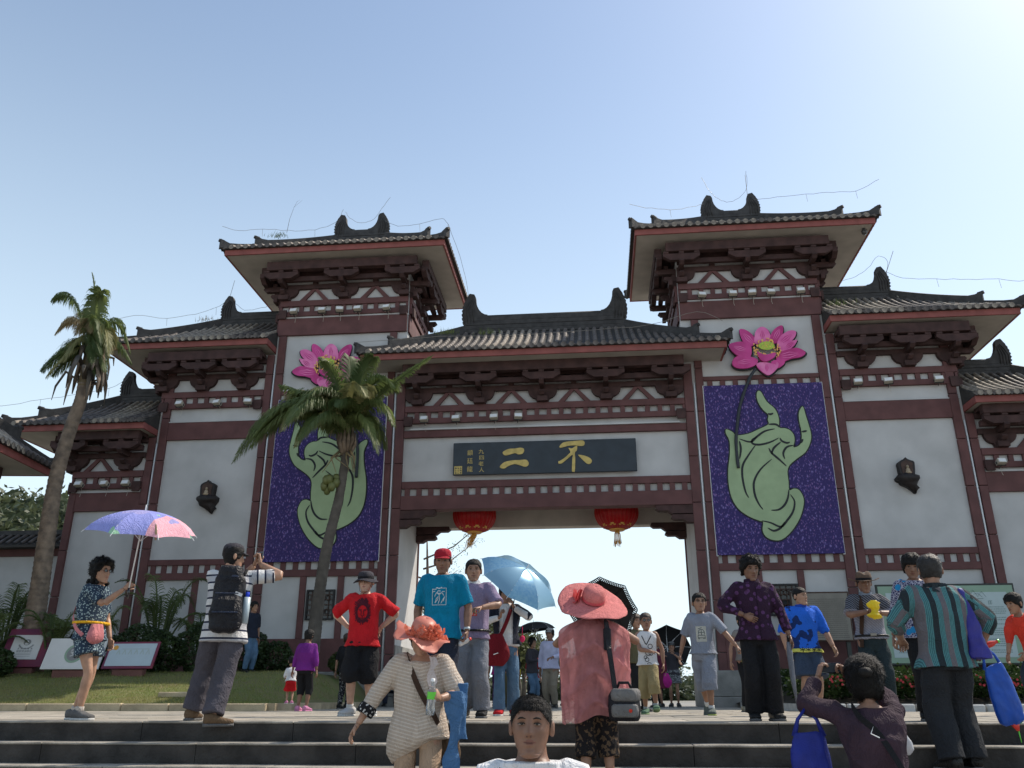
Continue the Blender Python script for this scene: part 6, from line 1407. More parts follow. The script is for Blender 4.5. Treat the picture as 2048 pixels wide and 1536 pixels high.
PT['greypr'] = pattern('grey_speckled', lambda s, m, x, t: x(m('GREATER_THAN', t('ShaderNodeTexNoise', 42).outputs['Fac'], .5), (.05, .055, .06), (.22, .23, .24)))
black = fab('black_cloth', (.012, .012, .014)); navy = fab('navy_cloth', (.016, .02, .035)); white = fab('white_cloth', (.66, .66, .67)); greyp = fab('grey_trousers', (.18, .19, .22)); redt = fab('red_cloth', (.50, .012, .018)); teal = fab('teal_cloth', (.0, .17, .30)); mauve = fab('mauve_cloth', (.24, .19, .29))
khaki = fab('khaki_cloth', (.30, .24, .12)); greyt = fab('grey_jersey', (.22, .24, .29)); purplec = fab('purple_cloth', (.16, .02, .20)); magenta = fab('magenta_cloth', (.38, .02, .20)); char = fab('charcoal_cloth', (.045, .042, .05)); olive = fab('olive_cloth', (.10, .09, .05)); beige = fab('beige_cloth', (.36, .26, .17)); lilac = fab('pale_lilac_shirt', (.42, .43, .58)); orange = fab('orange_red_sweater', (.62, .05, .03)); plum = fab('plum_jacket', (.045, .026, .038)); rubber = fab('grey_rubber', (.12, .12, .12)); wsole = fab('white_sole', (.6, .6, .58)); leather = fab('black_leather', (.012, .012, .012), .3); redbag = fab('dark_red_bag', (.16, .008, .015)); sneakg = fab('green_sneaker', (.10, .18, .12)); brown = fab('brown_strap', (.05, .028, .018)); pinkc = fab('dusty_pink', (.50, .18, .19)); pinkp = fab('pink_plastic', (.62, .25, .42)); dgreen = fab('dark_green_trousers', (.018, .03, .035))
def PX(x, y, z=0): return (x, y, z)
def L_(yaw, H, d): m_ = Matrix.Rotation(R(-yaw), 3, 'Z'); v = m_ @ V(*d); return (v.x / H, v.y / H, v.z / H)
def phone(at_, rz, label, size=(.075, .012, .13), tilt=0, group=None):
    t = thing('phone', label, 'phone', at_, rz, group); b = MB(); b.box(-size[0] / 2, size[0] / 2, -size[1] / 2, size[1] / 2, -size[2] / 2, size[2] / 2); bev(b.build('case', M['shade'], t), .004); b = MB(); b.box(-size[0] / 2 + .004, size[0] / 2 - .004, size[1] / 2 + .0005, size[1] / 2 + .0015, -size[2] / 2 + .008, size[2] / 2 - .008); b.build('screen', M['slate'], t); b = MB(); b.lathe([(.001, 0), (.007, 0), (.008, .004), (.001, .004)], 10); b.v = [(x + .0, -size[1] / 2 - z, y + size[2] * .3) for x, y, z in b.v]; b.build('lens', M['glass_d'], t); return t
def bottle(at_, rot, label, capm, body, lab=None, h=.21, r_=.031):
    t = thing('bottle', label, 'bottle', at_); t.rotation_euler = rot; b = MB(); b.lathe([(.002, -h / 2), (r_, -h / 2), (r_ * 1.02, -h * .3), (r_ * .9, -h * .12), (r_, 0), (r_, h * .18), (r_ * .5, h * .36), (.013, h * .40), (.013, h * .45)], 14); b.build('bottle_body', body, t, True)
    b = MB(); b.lathe([(.016, h * .45), (.016, h * .53), (.001, h * .53)], 12); b.build('cap', capm, t, True)
    if lab: b = MB(); b.lathe([(r_ * 1.03, -h * .05), (r_ * 1.03, h * .16)], 14); b.build('label', lab, t, True)
    return t
def clearplastic():
    m = mat('clear_plastic', (.75, .8, .82), .08); m.node_tree.nodes['Principled BSDF'].inputs['Transmission Weight'].default_value = .85; return m
M['clear'] = clearplastic(); M['gcap'] = mat('green_plastic', (.12, .55, .05), .3); M['redp'] = mat('red_plastic', (.55, .03, .02), .35)

# 1 woman with the colourful parasol
q = person('woman in navy checked playsuit and sunglasses holding a multicoloured parasol, facing right', (-3.88, -15.28, 0), 84, 1.60, 1.12, 'f', 0, .012, ha=(-.06, -.245, .80), ea=(-.3, .2, -1), hb=(.13, -.06, .50), fa=(-.045, -.05, 0), fb=(.05, .06, 0), fin=(1.3, .4), head=(-6, 0, 0), eyes=False)
top(q, PT['check'], .42, -.14, .016, 'playsuit_top', .008, 1.0, 3); legs(q, PT['check'], .27, .022, 'playsuit_shorts', .008, 4, .012); shoes(q, rubber, wsole, fab('pale_sock', (.5, .45, .4))); hair(q, 'curly', M['hair'], .032, .016, .068, .0, -.105, 2600, .035, seed=2)
mb = MB(); k_ = random.Random(1)
for i in range(60): a = k_.uniform(.9, 5.4); r_ = k_.uniform(.05, .10); c = V(r_ * math.sin(a), .02 - r_ * math.cos(a) * 1.1, -.085 - .06 * k_.random()); mb.lathe([(0, -.022), (.016, -.015), (.022, 0), (.016, .015), (0, .022)], 7, tuple(c))
on_head(q, mb, 'curls', M['hair']); glasses(q, True)
strap(q, [q.P1 + V(.10, .03, .03), q.P1 + V(.04, .155, -.06), q.P1 + V(-.10, .15, -.25), q.P0 + V(-.20, .03, .06), q.P0 + V(-.21, -.08, -.03)], .035, pinkc, 'bag_strap')
H = q.H; mb = MB(); mb.loft(torso_rings(q.P0, q.P1, q.s0, q.s1, [(.20, .094, .070, 0), (.25, .094, .070, 0)], q.w, H, .022)); mb.build('belt', fab('yellow_belt', (.7, .38, .02)), q.root, True)
sack('shoulder_bag', 'pink quilted shoulder bag with a small red charm on the parasol woman\'s hip', 'bag', tuple(wl(q, (-.17, -.20, .93))), .24, .11, .21, pinkc, R(84), 3, .7, .012)
c_ = wl(q, q.wr[-1] + V(.01, -.045, .05)); ap = V(c_.x + .12, c_.y - .12, 2.08); 
def gloss(name, c, r_=.35, tr=.35, c2=None, sc_=5): return mat(name, c, r_, 0, 1, 0, sc_, col2=c2, trans=tr)
ux = [gloss('violet_canopy', (.13, .12, .42), c2=(.20, .16, .5)), gloss('green_canopy', (.10, .45, .16), c2=(.16, .2, .6), sc_=5), gloss('lilac_canopy', (.26, .22, .50)), gloss('pink_canopy', (.75, .18, .22), c2=(.45, .25, .55), sc_=4), gloss('blue_canopy', (.06, .13, .45), c2=(.12, .14, .42))]
M['parasol'] = pattern('parasol_print', lambda s, m, x, t: x(m('GREATER_THAN', t('ShaderNodeTexNoise', 3.1).outputs['Fac'], .56), x(m('GREATER_THAN', s[0], .24), (.26, .28, .60), (.72, .36, .42)), x(m('GREATER_THAN', m('SINE', m('ADD', m('MULTIPLY', s[0], 13), m('MULTIPLY', s[1], 9))), .62), (.34, .32, .58), (.30, .52, .34)))); ux = [M['parasol'], ux[2], M['parasol'], M['parasol'], M['parasol']]
umbrella('multicoloured parasol in violet, green and pink held by the woman at the left', ap, (-.12, .20, -1), .57, .24, 8, [ux[0], ux[4], ux[1], ux[2], ux[3], ux[2], ux[0], ux[4]], tuple(c_ + V(0, 0, -.10)), scallop=.10)
b = MB(); b.tube([(0, 0, 0), (.01, 0, -.07), (.02, 0, -.16)], [.008, .014, .010], 6, flat=.4); o = b.build('strap_ribbon', beige, None, True, (ap.x + .32, ap.y - .33, 1.86)); tag(o, 'beige closing ribbon hanging from the rim of the multicoloured parasol', 'ribbon')

# 2 photographer with backpack
yw = 196; H = 1.76; q = person('man in striped polo and black cap seen from behind, photographing with a backpack on', (-2.30, -15.56, 0), yw, H, 1.16, 'm', 0, .012, hip=(0, .0, -.025), lean=(0, -.02), ha=L_(yw, H, (.22, .20, 1.52)), hb=L_(yw, H, (.13, .26, 1.52)), ea=L_(yw, H, (1.3, .1, -.5)), eb=L_(yw, H, (-.3, .6, -1)), fa=L_(yw, H, (.03, -.17, -.17)), fb=L_(yw, H, (-.30, .14, 0)), ta=-72, tb=-10, head=(-62, 4, 0), fin=(.9, .9), eyes=False, na=(.8, 0, .1), nb_=(-.9, 0, .1), da=L_(yw, 1, (-.25, .2, .9)), db=L_(yw, 1, (.2, .2, .9)))
o = top(q, PT['polo'], .40, -.30, .020, 'polo_shirt', .008, 1.0, 5, collar=white); stripe_attr(q, o, True); legs(q, fab('grey_cargo', (.075, .07, .085)), .97, .022, 'cargo_trousers', .018, 6, .010); shoes(q, fab('brown_boot', (.13, .085, .05)), rubber); hair(q, 'short', M['hair'], .010, .004, .06, -.02, -.09, 500)
cap(q, char)
t = thing('backpack', 'large black and navy hiking backpack with a blue bottle on the photographer', 'backpack', tuple(wl(q, q.P0 + V(-.03, .12, .22))), R(yw))
mb = MB()
for z0, z1, w_, d_, off in ((-.30, .30, .15, .10, .06), (-.30, .05, .16, .08, .15), (.18, .36, .12, .09, .05)):
    mb.loft([ring(V(0, off, z0 + (z1 - z0) * u), V(1, 0, 0), V(0, 1, 0), w_ * s_, d_ * s_, 16, .7) for u, s_ in ((0, .6), (.1, .95), (.5, 1.03), (.88, .95), (1, .6))])
me = wrinkle(remesh(mb, .011, 2), .012, 24, 4, .5); me.materials.append(fab('black_nylon', (.014, .014, .018), .45)); link('pack_body', me, t)
for i, (x, z, w_, h_) in enumerate(((-.06, .22, .06, .02), (.0, -.12, .24, .015), (.0, .06, .22, .012))): b = MB(); b.box(x - w_ / 2, x + w_ / 2, .20 + .03 * (z < .1), .245, z, z + h_); bev(b.build('webbing', M['pack_navy'] if 'pack_navy' in M else fab('pack_navy', (.03, .04, .07), .4), t), .003)
b = MB(); b.box(-.12, -.05, .236, .24, .08, .11); b.rotation = 0; o = b.build('white_label', white, t); o.rotation_euler.y = R(-20)
for sg in (-1, 1): b = MB(); b.tube([(sg * .11, -.03, .27), (sg * .12, -.12, .34), (sg * .13, -.25, .27), (sg * .14, -.26, .05), (sg * .15, -.1, -.18)], .018, 6, flat=.5); b.build('shoulder_strap', M['black_cloth'], t, True)
b = MB(); b.tube([(-.17, .05, -.2), (-.175, .05, .05)], .035, 10); b.build('side_bottle', M['signb'], t, True); b = MB(); b.tube([(-.175, .05, .05), (-.175, .05, .10)], .02, 10); b.build('bottle_cap', fab('blue_cap', (.02, .06, .6), .3), t, True)
phone(tuple(wl(q, (q.wr[-1] + q.wr[1]) / 2 + V(-.01, -.02, .10))), R(145), 'small dark camera phone held up sideways by the striped-polo photographer', (.13, .012, .07))

# 3 red T-shirt man
H = 1.75; q = person('young man in red lion-print T-shirt, bucket hat and black shorts with hands on hips', (-1.55, -13.1, 0), 4, H, 1.04, 'm', 3, .013, ha=(-.115, .05, .60), hb=(.115, .05, .60), ea=(-1, .25, .0), eb=(1, .25, .0), fa=(-.06, -.02, 0), fb=(.075, .03, 0), ta=-22, tb=20, head=(-6, 2, 0), fin=(.6, .6), da=(.5, .7, -.5), db=(-.5, .7, -.5))
o = top(q, redt, .50, -.20, .022, 'tshirt', .012, 1.08, 7, sl_grow=.022); legs(q, black, .60, .035, 'shorts', .018, 8, .012); shoes(q, fab('pale_sneaker', (.5, .5, .5)), wsole, fab('white_sock', (.6, .6, .58))); hair(q, 'short', M['hair'], .006, .003, .07, .01, -.06, 200); brim_hat(q, char, .095, .055, .035, .012, 3, 'bucket_hat', seed=2, band=black); glasses(q)
b = MB(); b.tube([tuple(q.X(V(*p) * q.hs)) for p in ((-.080, -.01, .0), (-.055, -.06, -.10), (0, -.085, -.135), (.055, -.06, -.10), (.080, -.01, 0))], .0025, 5); b.build('chin_cord', M['black_cloth'], q.root, True)
zc = .70 * H; M['lionink'] = fab('dark_print_ink', (.07, .010, .02))
def lion(q, o, zc):
    k_ = random.Random(4)
    for i in range(46):
        a = 2 * math.pi * i / 46; r0, r1 = .075, .105 + .025 * k_.random() + (.03 if math.sin(a) > .7 else 0); x0, z0 = r0 * math.cos(a) * .85, zc + r0 * math.sin(a) * 1.15; a2 = a + .18; drape(q, o, [(x0, z0), (r1 * math.cos(a2) * .9, zc + r1 * math.sin(a2) * 1.2)], .010 + .006 * k_.random(), M['lionink'], 'mane_lock')
    for pts in ([(-.045, .035), (-.012, .028)], [(.045, .035), (.012, .028)], [(-.04, .02), (-.018, .016)], [(.04, .02), (.018, .016)], [(-.012, .02), (-.018, -.03)], [(.012, .02), (.018, -.03)], [(-.02, -.03), (0, -.045), (.02, -.03)], [(0, -.045), (0, -.065)], [(-.035, -.06), (0, -.07), (.035, -.06)], [(-.02, -.085), (0, -.095), (.02, -.085)]): drape(q, o, [(x * 1.1, zc + z * 1.1) for x, z in pts], .009, M['lionink'], 'face_line')
    for i in range(5): x = -.05 + .025 * i; drape(q, o, [(x - .01, zc + .13), (x, zc + .165 + .01 * (i % 2)), (x + .01, zc + .13)], .008, M['lionink'], 'crown_line')
lion(q, o, zc)

# 4 teal T-shirt man
H = 1.74; q = person('man in red cap and bright teal T-shirt with a white palm print, arms hanging', (-.245, -14.8, 0), -4, H, 1.12, 'm', 2, .013, ha=(-.155, .0, .50), hb=(.165, -.03, .50), fin=(.5, 1.0), head=(8, 10, 0), fa=(-.07, 0, 0), fb=(.07, 0, 0))
o = top(q, teal, .46, -.24, .020, 'tshirt', .010, 1.04, 9, sl_grow=.020); legs(q, navy, .97, .018, 'trousers', .010, 10, .006); shoes(q, leather, rubber); hair(q, 'short', M['hair'], .006, .003, .06, .0, -.06, 200); cap(q, fab('red_cap', (.36, .015, .03)))
M['wprint'] = fab('white_print', (.50, .55, .58)); zc = .70 * H; s_ = .075
for a, c in (((-s_, -1.15 * s_), (-s_, .45 * s_)), ((-.5 * s_, 1.15 * s_), (s_, 1.15 * s_)), ((s_, 1.15 * s_), (s_, -1.15 * s_)), ((s_, -1.15 * s_), (-s_, -1.15 * s_))): drape(q, o, [(a[0], zc + a[1]), (c[0], zc + c[1])], .006, M['wprint'], 'print_frame')
for pts in ([(-.075, .05), (-.045, .055)], [(-.075, .075), (-.03, .075)], [(-.072, .075), (-.072, .035)], [(.015, .055), (-.01, .06), (-.02, .045), (-.01, .03), (.015, .035)], [(.03, .05), (.06, .05)], [(-.045, -.065), (-.03, -.02), (-.01, .0), (-.015, -.03), (-.045, -.065)], [(.0, .02), (.005, -.03), (-.01, -.075)], [(.0, .02), (.03, .04), (.05, .01)], [(.0, .02), (-.03, .04), (-.05, .0)], [(.02, -.07), (.06, .0), (.045, -.05)], [(-.03, .095), (0, .08), (.03, .095)]): drape(q, o, [(x, zc + z) for x, z in pts], .008, M['wprint'], 'palm_print')
mb = MB(); e_ = q.wr[1]; d = (q.wr[1] - q.el[1]).normalized(); a_, b_ = frame(d, V(0, 1, 0)); mb.loft([ring(e_ - d * (.012 + .012 * k), a_, b_, .034, .030, 12) for k in (0, 1, 2)]); mb.build('wristwatch', M['signb'], q.root, True)
bottle(tuple(wl(q, q.wr[1] + V(-.01, -.03, -.11))), (R(70), 0, R(60)), 'small white bottle with red cap held by the teal-shirted man', M['redp'], M['white_cloth'], h=.15, r_=.024)

# 5 mauve shirt man
H = 1.75; q = person('man in pale mauve short-sleeved shirt and grey trousers standing behind the teal-shirted man', (-.02, -14.0, 0), -6, H, 1.02, 'm', 1, .014, ha=(-.15, 0, .5), hb=(.10, -.20, .66), eb=(1, .4, -.3), fb=(.075, -.03, 0), head=(14, 2, 0), fin=(.5, 1.1)); o = top(q, mauve, .48, -.16, .018, 'shirt', .010, 1.0, 11, collar=white, sl_grow=.020); legs(q, greyp, .99, .022, 'trousers', .012, 12, .012); shoes(q, leather, rubber); hair(q, 'short', M['hair'], .007, .003, .055, .005, -.05, 400)
mb = MB(); mb.loft(torso_rings(q.P0, q.P1, q.s0, q.s1, [(.0, .097, .071, 0), (.045, .096, .070, 0)], q.w, H, .020)); mb.build('belt', M['black_leather'], q.root, True)
z_ = q.P0.z + .17; patch(q, o, [(.0, z_), (.075, z_), (.075, z_ + .055), (0, z_ + .055)], M['redp'], 'paper_badge')
for pts in ([(.022, .012), (.022, .044)], [(.055, .044), (.038, .044), (.038, .030), (.055, .028), (.052, .012), (.037, .012)]): drape(q, o, [(x, z_ + z) for x, z in pts], .006, M['white_cloth'], 'badge_digit')

# 6 floral-hat woman on the steps
H = 1.70; q = person('woman in ruffled coral sun hat and long beige knitted top stepping down the stairs', (-.02, -16.93, -5 * RIS), 6, H, 1.20, 'f', 0, .011, hip=(0, 0, -.01), ha=(-.30, -.03, .50), ea=(-.7, .5, -.2), hb=(.105, -.20, .64), eb=(.8, .4, -.5), fa=(-.055, .08, 0), fb=(.055, -.12, -.10), head=(14, 20, 6), fin=(.35, 1.15), nb_=(-1, 0, .1), db=(-.25, -.9, .35))
T2 = [(-.52, .085, .05, .0), (-.36, .112, .074, 0), (-.18, .112, .080, -.004), (.0, .106, .078, -.004), (.25, .090, .070, .004), (.6, .094, .076, .012), (.82, .096, .060, .004), (.95, .088, .050, -.002), (1.0, .066, .042, -.002)]
mb = MB(); mb.loft(torso_rings(q.P0, q.P1, q.s0, q.s1, T2, q.w, H, .014))
for sg, fr in ((-1, .5), (1, .25)): S, E_, W_ = q.sh[sg], q.el[sg], q.wr[sg]; limb(mb, [q.P1 + (S - q.P1) * .5 - V(0, 0, .02), S, (S + E_) / 2, E_, E_ + (W_ - E_) * fr], [.045 * H, .050 * H, .048 * H, .043 * H, .038 * H], 14)
me = remesh(mb, .011, 2); me = wrinkle(me, .008, 20, 13, .5)
for v in me.vertices:      # slanting hem, longer at her right
    if v.co.z < q.P0.z - .06 and abs(v.co.x) < .33 and v.co.z > .3 and v.co.x > -.26: k = min(1, max(0, (v.co.x + .20) / .30)); v.co.z += k * min(.20, (q.P0.z - .06 - v.co.z)) * .85
    elif v.co.z < q.P0.z - .1 and v.co.x <= -.05: v.co.z -= .10 * min(1, (q.P0.z - .1 - v.co.z) / .15)
me.materials.append(PT['knit']); o = link('knitted_top', me, q.root)
legs(q, fab('beige_leggings', (.36, .25, .17)), .95, .010, 'leggings', .008, 14); shoes(q, fab('tan_shoe', (.25, .17, .10)), rubber); hair(q, 'short', M['hair'], .008, .004, .045, .0, -.09, 300)
hatm = gloss('coral_organza', (.62, .20, .15), .45, .35, (.72, .28, .20), 12)
brim_hat(q, hatm, .125, .128, .015, .034, 4, 'sun_hat', .034, 4, None, 1.2, .55, seed=4)
mb = MB(); k_ = random.Random(6)
for i in range(90):      # ruffled organza flower
    a = k_.uniform(0, 6.28); r_ = .012 + (.055 if i < 60 else .16) * k_.random(); c = V(.03 + r_ * math.cos(a) * 1.1, -.135 + .035 * k_.random() + abs(r_ * math.cos(a)) * .45, .068 + r_ * math.sin(a) * (.9 if i < 60 else .28) - (.02 if i >= 60 else 0)); rings = []
    t1 = V(k_.gauss(0, 1), k_.gauss(0, .4), k_.gauss(0, 1)).normalized(); t2 = V(k_.gauss(0, .5), k_.gauss(-1, .3), k_.gauss(0, .5)).normalized(); row0, row1 = [], []
    for j in range(7): u = j / 6 - .5; row0.append(c + t1 * u * .05); row1.append(c + t1 * u * .085 + t2.cross(t1) * .035 + t2 * .012 * math.sin(j * 2.2))
    rings = [row0, row1]; mb.loft(rings, False, False)
on_head(q, mb, 'organza_flower', gloss('coral_petals', (.72, .20, .12), .45, .3), False)
strap(q, [q.P1 + V(-.10, .10, .03), q.P1 + V(-.115, -.02, .045), q.P1 + V(-.06, -.12, -.08), q.P1 + V(.02, -.165, -.24), q.P0 + V(.12, -.16, .10), q.P0 + V(.20, -.06, -.05), q.P0 + V(.22, .06, -.06)], .042, brown, 'bag_strap')
b = MB(); b.tube([q.P1 + V(.075 * math.sin(a), -.035 - .055 * math.cos(a), .02 - .05 * (1 + math.cos(a)) * .6) for a in [i * .39 - 2.2 for i in range(12)]], .005, 5); b.build('necklace', M['black_leather'], q.root, True)
b = MB(); limb(b, [q.el[-1] + (q.wr[-1] - q.el[-1]) * t for t in (.38, .52, .68)], [.040 * H, .043 * H, .040 * H], 14); b.build('dotted_cuff', PT['dots'], q.root, True)
dj = thing('denim_jacket', 'blue denim jacket draped over the beige-topped woman\'s shoulder and arm', 'jacket', tuple(wl(q, (0, 0, 0))), R(6)); mb = MB(); S, E_, W_ = q.sh[1], q.el[1], q.wr[1]
limb(mb, [q.P1 + (S - q.P1) * .7, S + V(.006, 0, .005), (S + E_) / 2 + V(.008, 0, 0), E_ + V(.006, 0, 0)], [.030 * H, .040 * H, .038 * H, .034 * H], 14)
cf = E_ + (W_ - E_) * .45; mb.loft([ring(V(cf.x + .035 + .012 * math.sin(u * 5), cf.y - .01 + .05 * u, cf.z + .045 - .60 * u), V(1, 0, 0), V(0, 1, 0), .070 + .020 * math.sin(u * 9) - .018 * u, .055 - .018 * min(1, u * 2) + .008 * math.sin(u * 15), 18, .9) for u in [i / 12 for i in range(13)]])
mb.loft([ring(V(cf.x + .10, cf.y + .05, cf.z + .10 - .42 * u), V(1, 0, 0), V(0, 1, 0), .045 + .01 * math.sin(u * 7), .03, 14, .8) for u in [i / 8 for i in range(9)]])
me = wrinkle(remesh(mb, .011, 1), .016, 22, 15, .4); me.materials.append(PT['chambray']); link('jacket_body', me, dj)
mb = MB()
for i in range(2): mb.loft([[V(.075 + .02 * i + .015 * math.sin(j * 1.3 + i), -.155 - .01 * math.sin(j), q.P1.z + .03 - .045 * j), V(.13 + .02 * math.sin(j * 2.1), -.15, q.P1.z + .02 - .045 * j)] for j in range(10)], False, False)
mb.build('lace_collar', fab('lace_white', (.55, .48, .46)), dj, True)
bottle(tuple(wl(q, q.wr[1] + V(-.055, -.075, .01))), (R(6), R(5), 0), 'clear plastic bottle with green label in the floral-hat woman\'s hand', M['white'], M['clear'], M['gcap'], .25, .033)
sack('shoulder_bag', 'brown patterned bag hanging behind the floral-hat woman\'s hip', 'bag', tuple(wl(q, (.235, .10, .84))), .20, .12, .26, fab('brown_leather_bag', (.12, .08, .05)), 0, 6, .7)

# 7 woman with the blue umbrella
H = 1.63; q = person('person in white top and jeans hidden behind a pale blue umbrella', (.225, -12.7, 0), 6, H, 1.0, 'f', 1, .014, ha=(-.045, -.15, .72), ea=(-1, .1, -.5), hb=(.06, -.12, .80), eb=(1, .1, -.6), fa=(-.05, -.06, 0), fb=(.06, .05, 0), fin=(1.2, 1.2), head=(0, 14, 0), na=(.8, 0, .2), nb_=(-.8, 0, .2), da=(.2, -.5, .8), db=(-.3, -.3, .9))
top(q, white, .95, -.06, .016, 'long_sleeved_top', .012, 1.0, 16); jk = top(q, navy, .62, -.02, .026, 'open_cardigan', .010, 1.06, 17, sl_grow=.022, neck=.98)
bm = bmesh.new(); bm.from_mesh(jk.data); bmesh.ops.delete(bm, geom=[v for v in bm.verts if abs(v.co.x) < .085 and v.co.y < q.P1.y - .01 and v.co.z > .3], context='VERTS'); bm.to_mesh(jk.data); bm.free()
legs(q, PT['denim'], 1.0, .014, 'jeans', .014, 18, .018); shoes(q, redt, wsole); hair(q, 'short', M['hair'], .012, .006, .05, -.05, -.11, 400)
strap(q, [q.P1 + V(.09, .04, .03), q.P1 + V(.07, -.08, -.02), q.P1 + V(.01, -.155, -.2), q.P0 + V(-.07, -.16, .10), q.P0 + V(-.11, -.15, .02)], .05, redbag, 'bag_strap')
t = sack('shoulder_bag', 'large dark red cloth shoulder bag in front of the blue umbrella holder', 'bag', tuple(wl(q, (-.13, -.20, .98))), .38, .13, .40, redbag, R(8), 7, .40); b = MB(); b.tube([(-.03, -.072, -.26), (.03, -.072, -.24)], .005, 5); b.build('zip_pull', M['white'], t)
b = MB(); b.lathe([(0, -.045), (.025, -.03), (.034, 0), (.03, .025), (.012, .04), (0, .045)], 10); b.tube([(0, 0, .04), (0, 0, .16)], .004, 4); o = b.build('strawberry_charm', fab('pink_charm', (.6, .03, .12)), None, True, tuple(wl(q, (.21, -.08, .92)))); tag(o, 'pink strawberry-shaped charm dangling at the side of the blue umbrella holder', 'charm')
bl = [gloss('pale_blue_canopy', (.13, .30, .48), .22, .25, (.20, .38, .52), 30), gloss('silvery_blue_canopy', (.24, .42, .55), .2, .25)]
for m_ in bl: m_.node_tree.nodes['Principled BSDF'].inputs['Metallic'].default_value = .35
hw_ = wl(q, q.wr[1]); umbrella('pale blue umbrella with small white flowers tilted towards the camera over the gateway', (.53, -13.12, 1.76), (-.52, .44, -.73), .56, .22, 8, bl, (hw_.x - .02, hw_.y, hw_.z + .02), scallop=.05)

# 8 pink hat woman from behind
H = 1.64; q = person('woman seen from behind in wide pink straw hat and sheer pink shawl', (1.37, -16.38, -3 * RIS), 182, H, 1.12, 'f', 1, .011, ha=(-.13, -.16, .80), hb=(.10, -.19, .78), ea=(-1, .0, -.6), eb=(1, 0, -.7), fin=(1, 1), head=(4, 0, -8), fa=(-.06, -.03, 0), fb=(.06, .02, 0), eyes=False)
top(q, fab('dark_vest', (.10, .075, .07)), .0, -.20, .010, 'vest', .006, 1.0, 19); legs(q, PT['lace'], .74, .020, 'lace_leggings', .010, 20, .010); shoes(q, leather, rubber); hair(q, 'short', M['hair'], .012, .005, .05, -.03, -.09, 300)
straw = fab('pink_straw', (.62, .19, .18), .8, .15, 20, 0, None, .6); brim_hat(q, straw, .125, .205, .03, .030, 2, 'straw_hat', .035, -33, gloss('pink_band', (.62, .10, .12), .5, .2), 1.22, .12, seed=1)
mb = MB()
for sg in (-1, 1):
    for i in range(3): mb.grid(lambda u, v: (.115 + .05 * u + .015 * math.sin(v * 7 + i), .0 + .10 * (v - .5) + .02 * i, .02 + .11 * (u - .5) * sg + .03 * math.sin(u * 5 + i)), 8, 8)
on_head(q, mb, 'bow', gloss('coral_bow', (.66, .10, .10), .5, .3), True)
def sheer(name, c, a):
    m = mat(name, c, .6, 0, 1, .15, 10, trans=.45); n, l = m.node_tree.nodes, m.node_tree.links; out = n['Material Output']; src = out.inputs[0].links[0].from_socket; tr = n.new('ShaderNodeBsdfTransparent'); mx = n.new('ShaderNodeMixShader'); mx.inputs[0].default_value = a; l.new(tr.outputs[0], mx.inputs[1]); l.new(src, mx.inputs[2]); l.new(mx.outputs[0], out.inputs[0]); return m
M['shawl'] = sheer('sheer_pink', (.78, .33, .33), .74); M['shawl'].node_tree.nodes['Principled BSDF'].inputs['Roughness'].default_value = .9; M['shawl'].node_tree.nodes['Principled BSDF'].inputs['Specular IOR Level'].default_value = .1; folds(M['shawl'], .8)
rings = []; NS = 120
for k in range(60):
    u = k / 59; z = q.P1.z + .045 - u * .80; ww = .085 + .215 * math.sin(min(1, u / .16) * math.pi / 2) - .035 * max(0, u - .35); dd = .06 + .125 * math.sin(min(1, u / .2) * math.pi / 2) - .02 * u; row = []
    for i in range(NS):
        a = 2 * math.pi * i / NS; fold = .010 * u ** .5 * math.sin(a * 13 + 3 * math.sin(a * 2) + u * 3) + .004 * math.sin(a * 31 + u * 9) + .026 * (1 - 2 * abs(math.sin(u * 11 - 3.0 * abs(math.cos(a)) ** 1.3)) ** .6) * max(0, math.sin(a) + .15) * min(1, u * 3)
        x, y = (ww + fold) * math.cos(a), (dd + fold) * math.sin(a) + q.P1.y + .01; zz = z + .06 * u * math.cos(a) * (1) + (.02 * math.sin(a * 5) * u)
        if u > .98: pass
        row.append((x, y, zz + .10 * u * u * (-math.cos(a))))
    rings.append(row)
mb = MB(); mb.loft(rings, True, False)
mb.build('shawl', M['shawl'], q.root, True)
strap(q, [q.P1 + V(-.09, -.03, .07), q.P1 + V(-.10, .15, .01), q.P1 + V(-.11, .215, -.18), q.P0 + V(-.13, .215, .12), q.P0 + V(-.15, .20, -.06)], .045, M['black_nylon'], 'bag_strap', th=.008)
b = MB(); b.box(-.032, .032, -.012, .012, -.09, .09); o = b.build('strap_pad', M['black_nylon'], q.root); o.location = q.P1 + V(-.105, .205, -.14); bev(o, .01)
t = thing('camera_bag', 'black and grey camera bag hanging on the pink-hatted woman\'s hip', 'bag', tuple(wl(q, q.P0 + V(-.215, .16, -.17))), R(182 - 20))
for nm, m_, bx_ in (('bag_body', M['black_nylon'], (-.13, .11, -.10, .10, -.13, .10)), ('flap', fab('grey_nylon', (.16, .155, .15), .6), (-.145, .08, -.07, .115, .02, .12)), ('front_pocket', M['grey_nylon'], (-.15, .07, .05, .125, -.10, .0))):
    b = MB(); x0, x1, y0, y1, z0, z1 = bx_; b.loft([ring(V((x0 + x1) / 2, (y0 + y1) / 2, z0 + (z1 - z0) * u), V(1, 0, 0), V(0, 1, 0), (x1 - x0) / 2 * s_, (y1 - y0) / 2 * s_, 20, .45) for u, s_ in ((0, .85), (.12, .98), (.5, 1.02), (.85, .98), (1, .82))]); b.build(nm, m_, t, True)
b = MB(); b.tube([(-.08, .02, .12), (-.06, .02, .165), (.02, .02, .165), (.04, .02, .12)], .012, 8, flat=.5); b.build('carry_handle', M['black_nylon'], t, True); b = MB(); b.lathe([(.001, 0), (.014, 0), (.014, .006), (.001, .006)], 12); o = b.build('logo_disc', orange, t); o.location = (-.10, .127, -.05); o.rotation_euler = (R(-90), 0, 0)
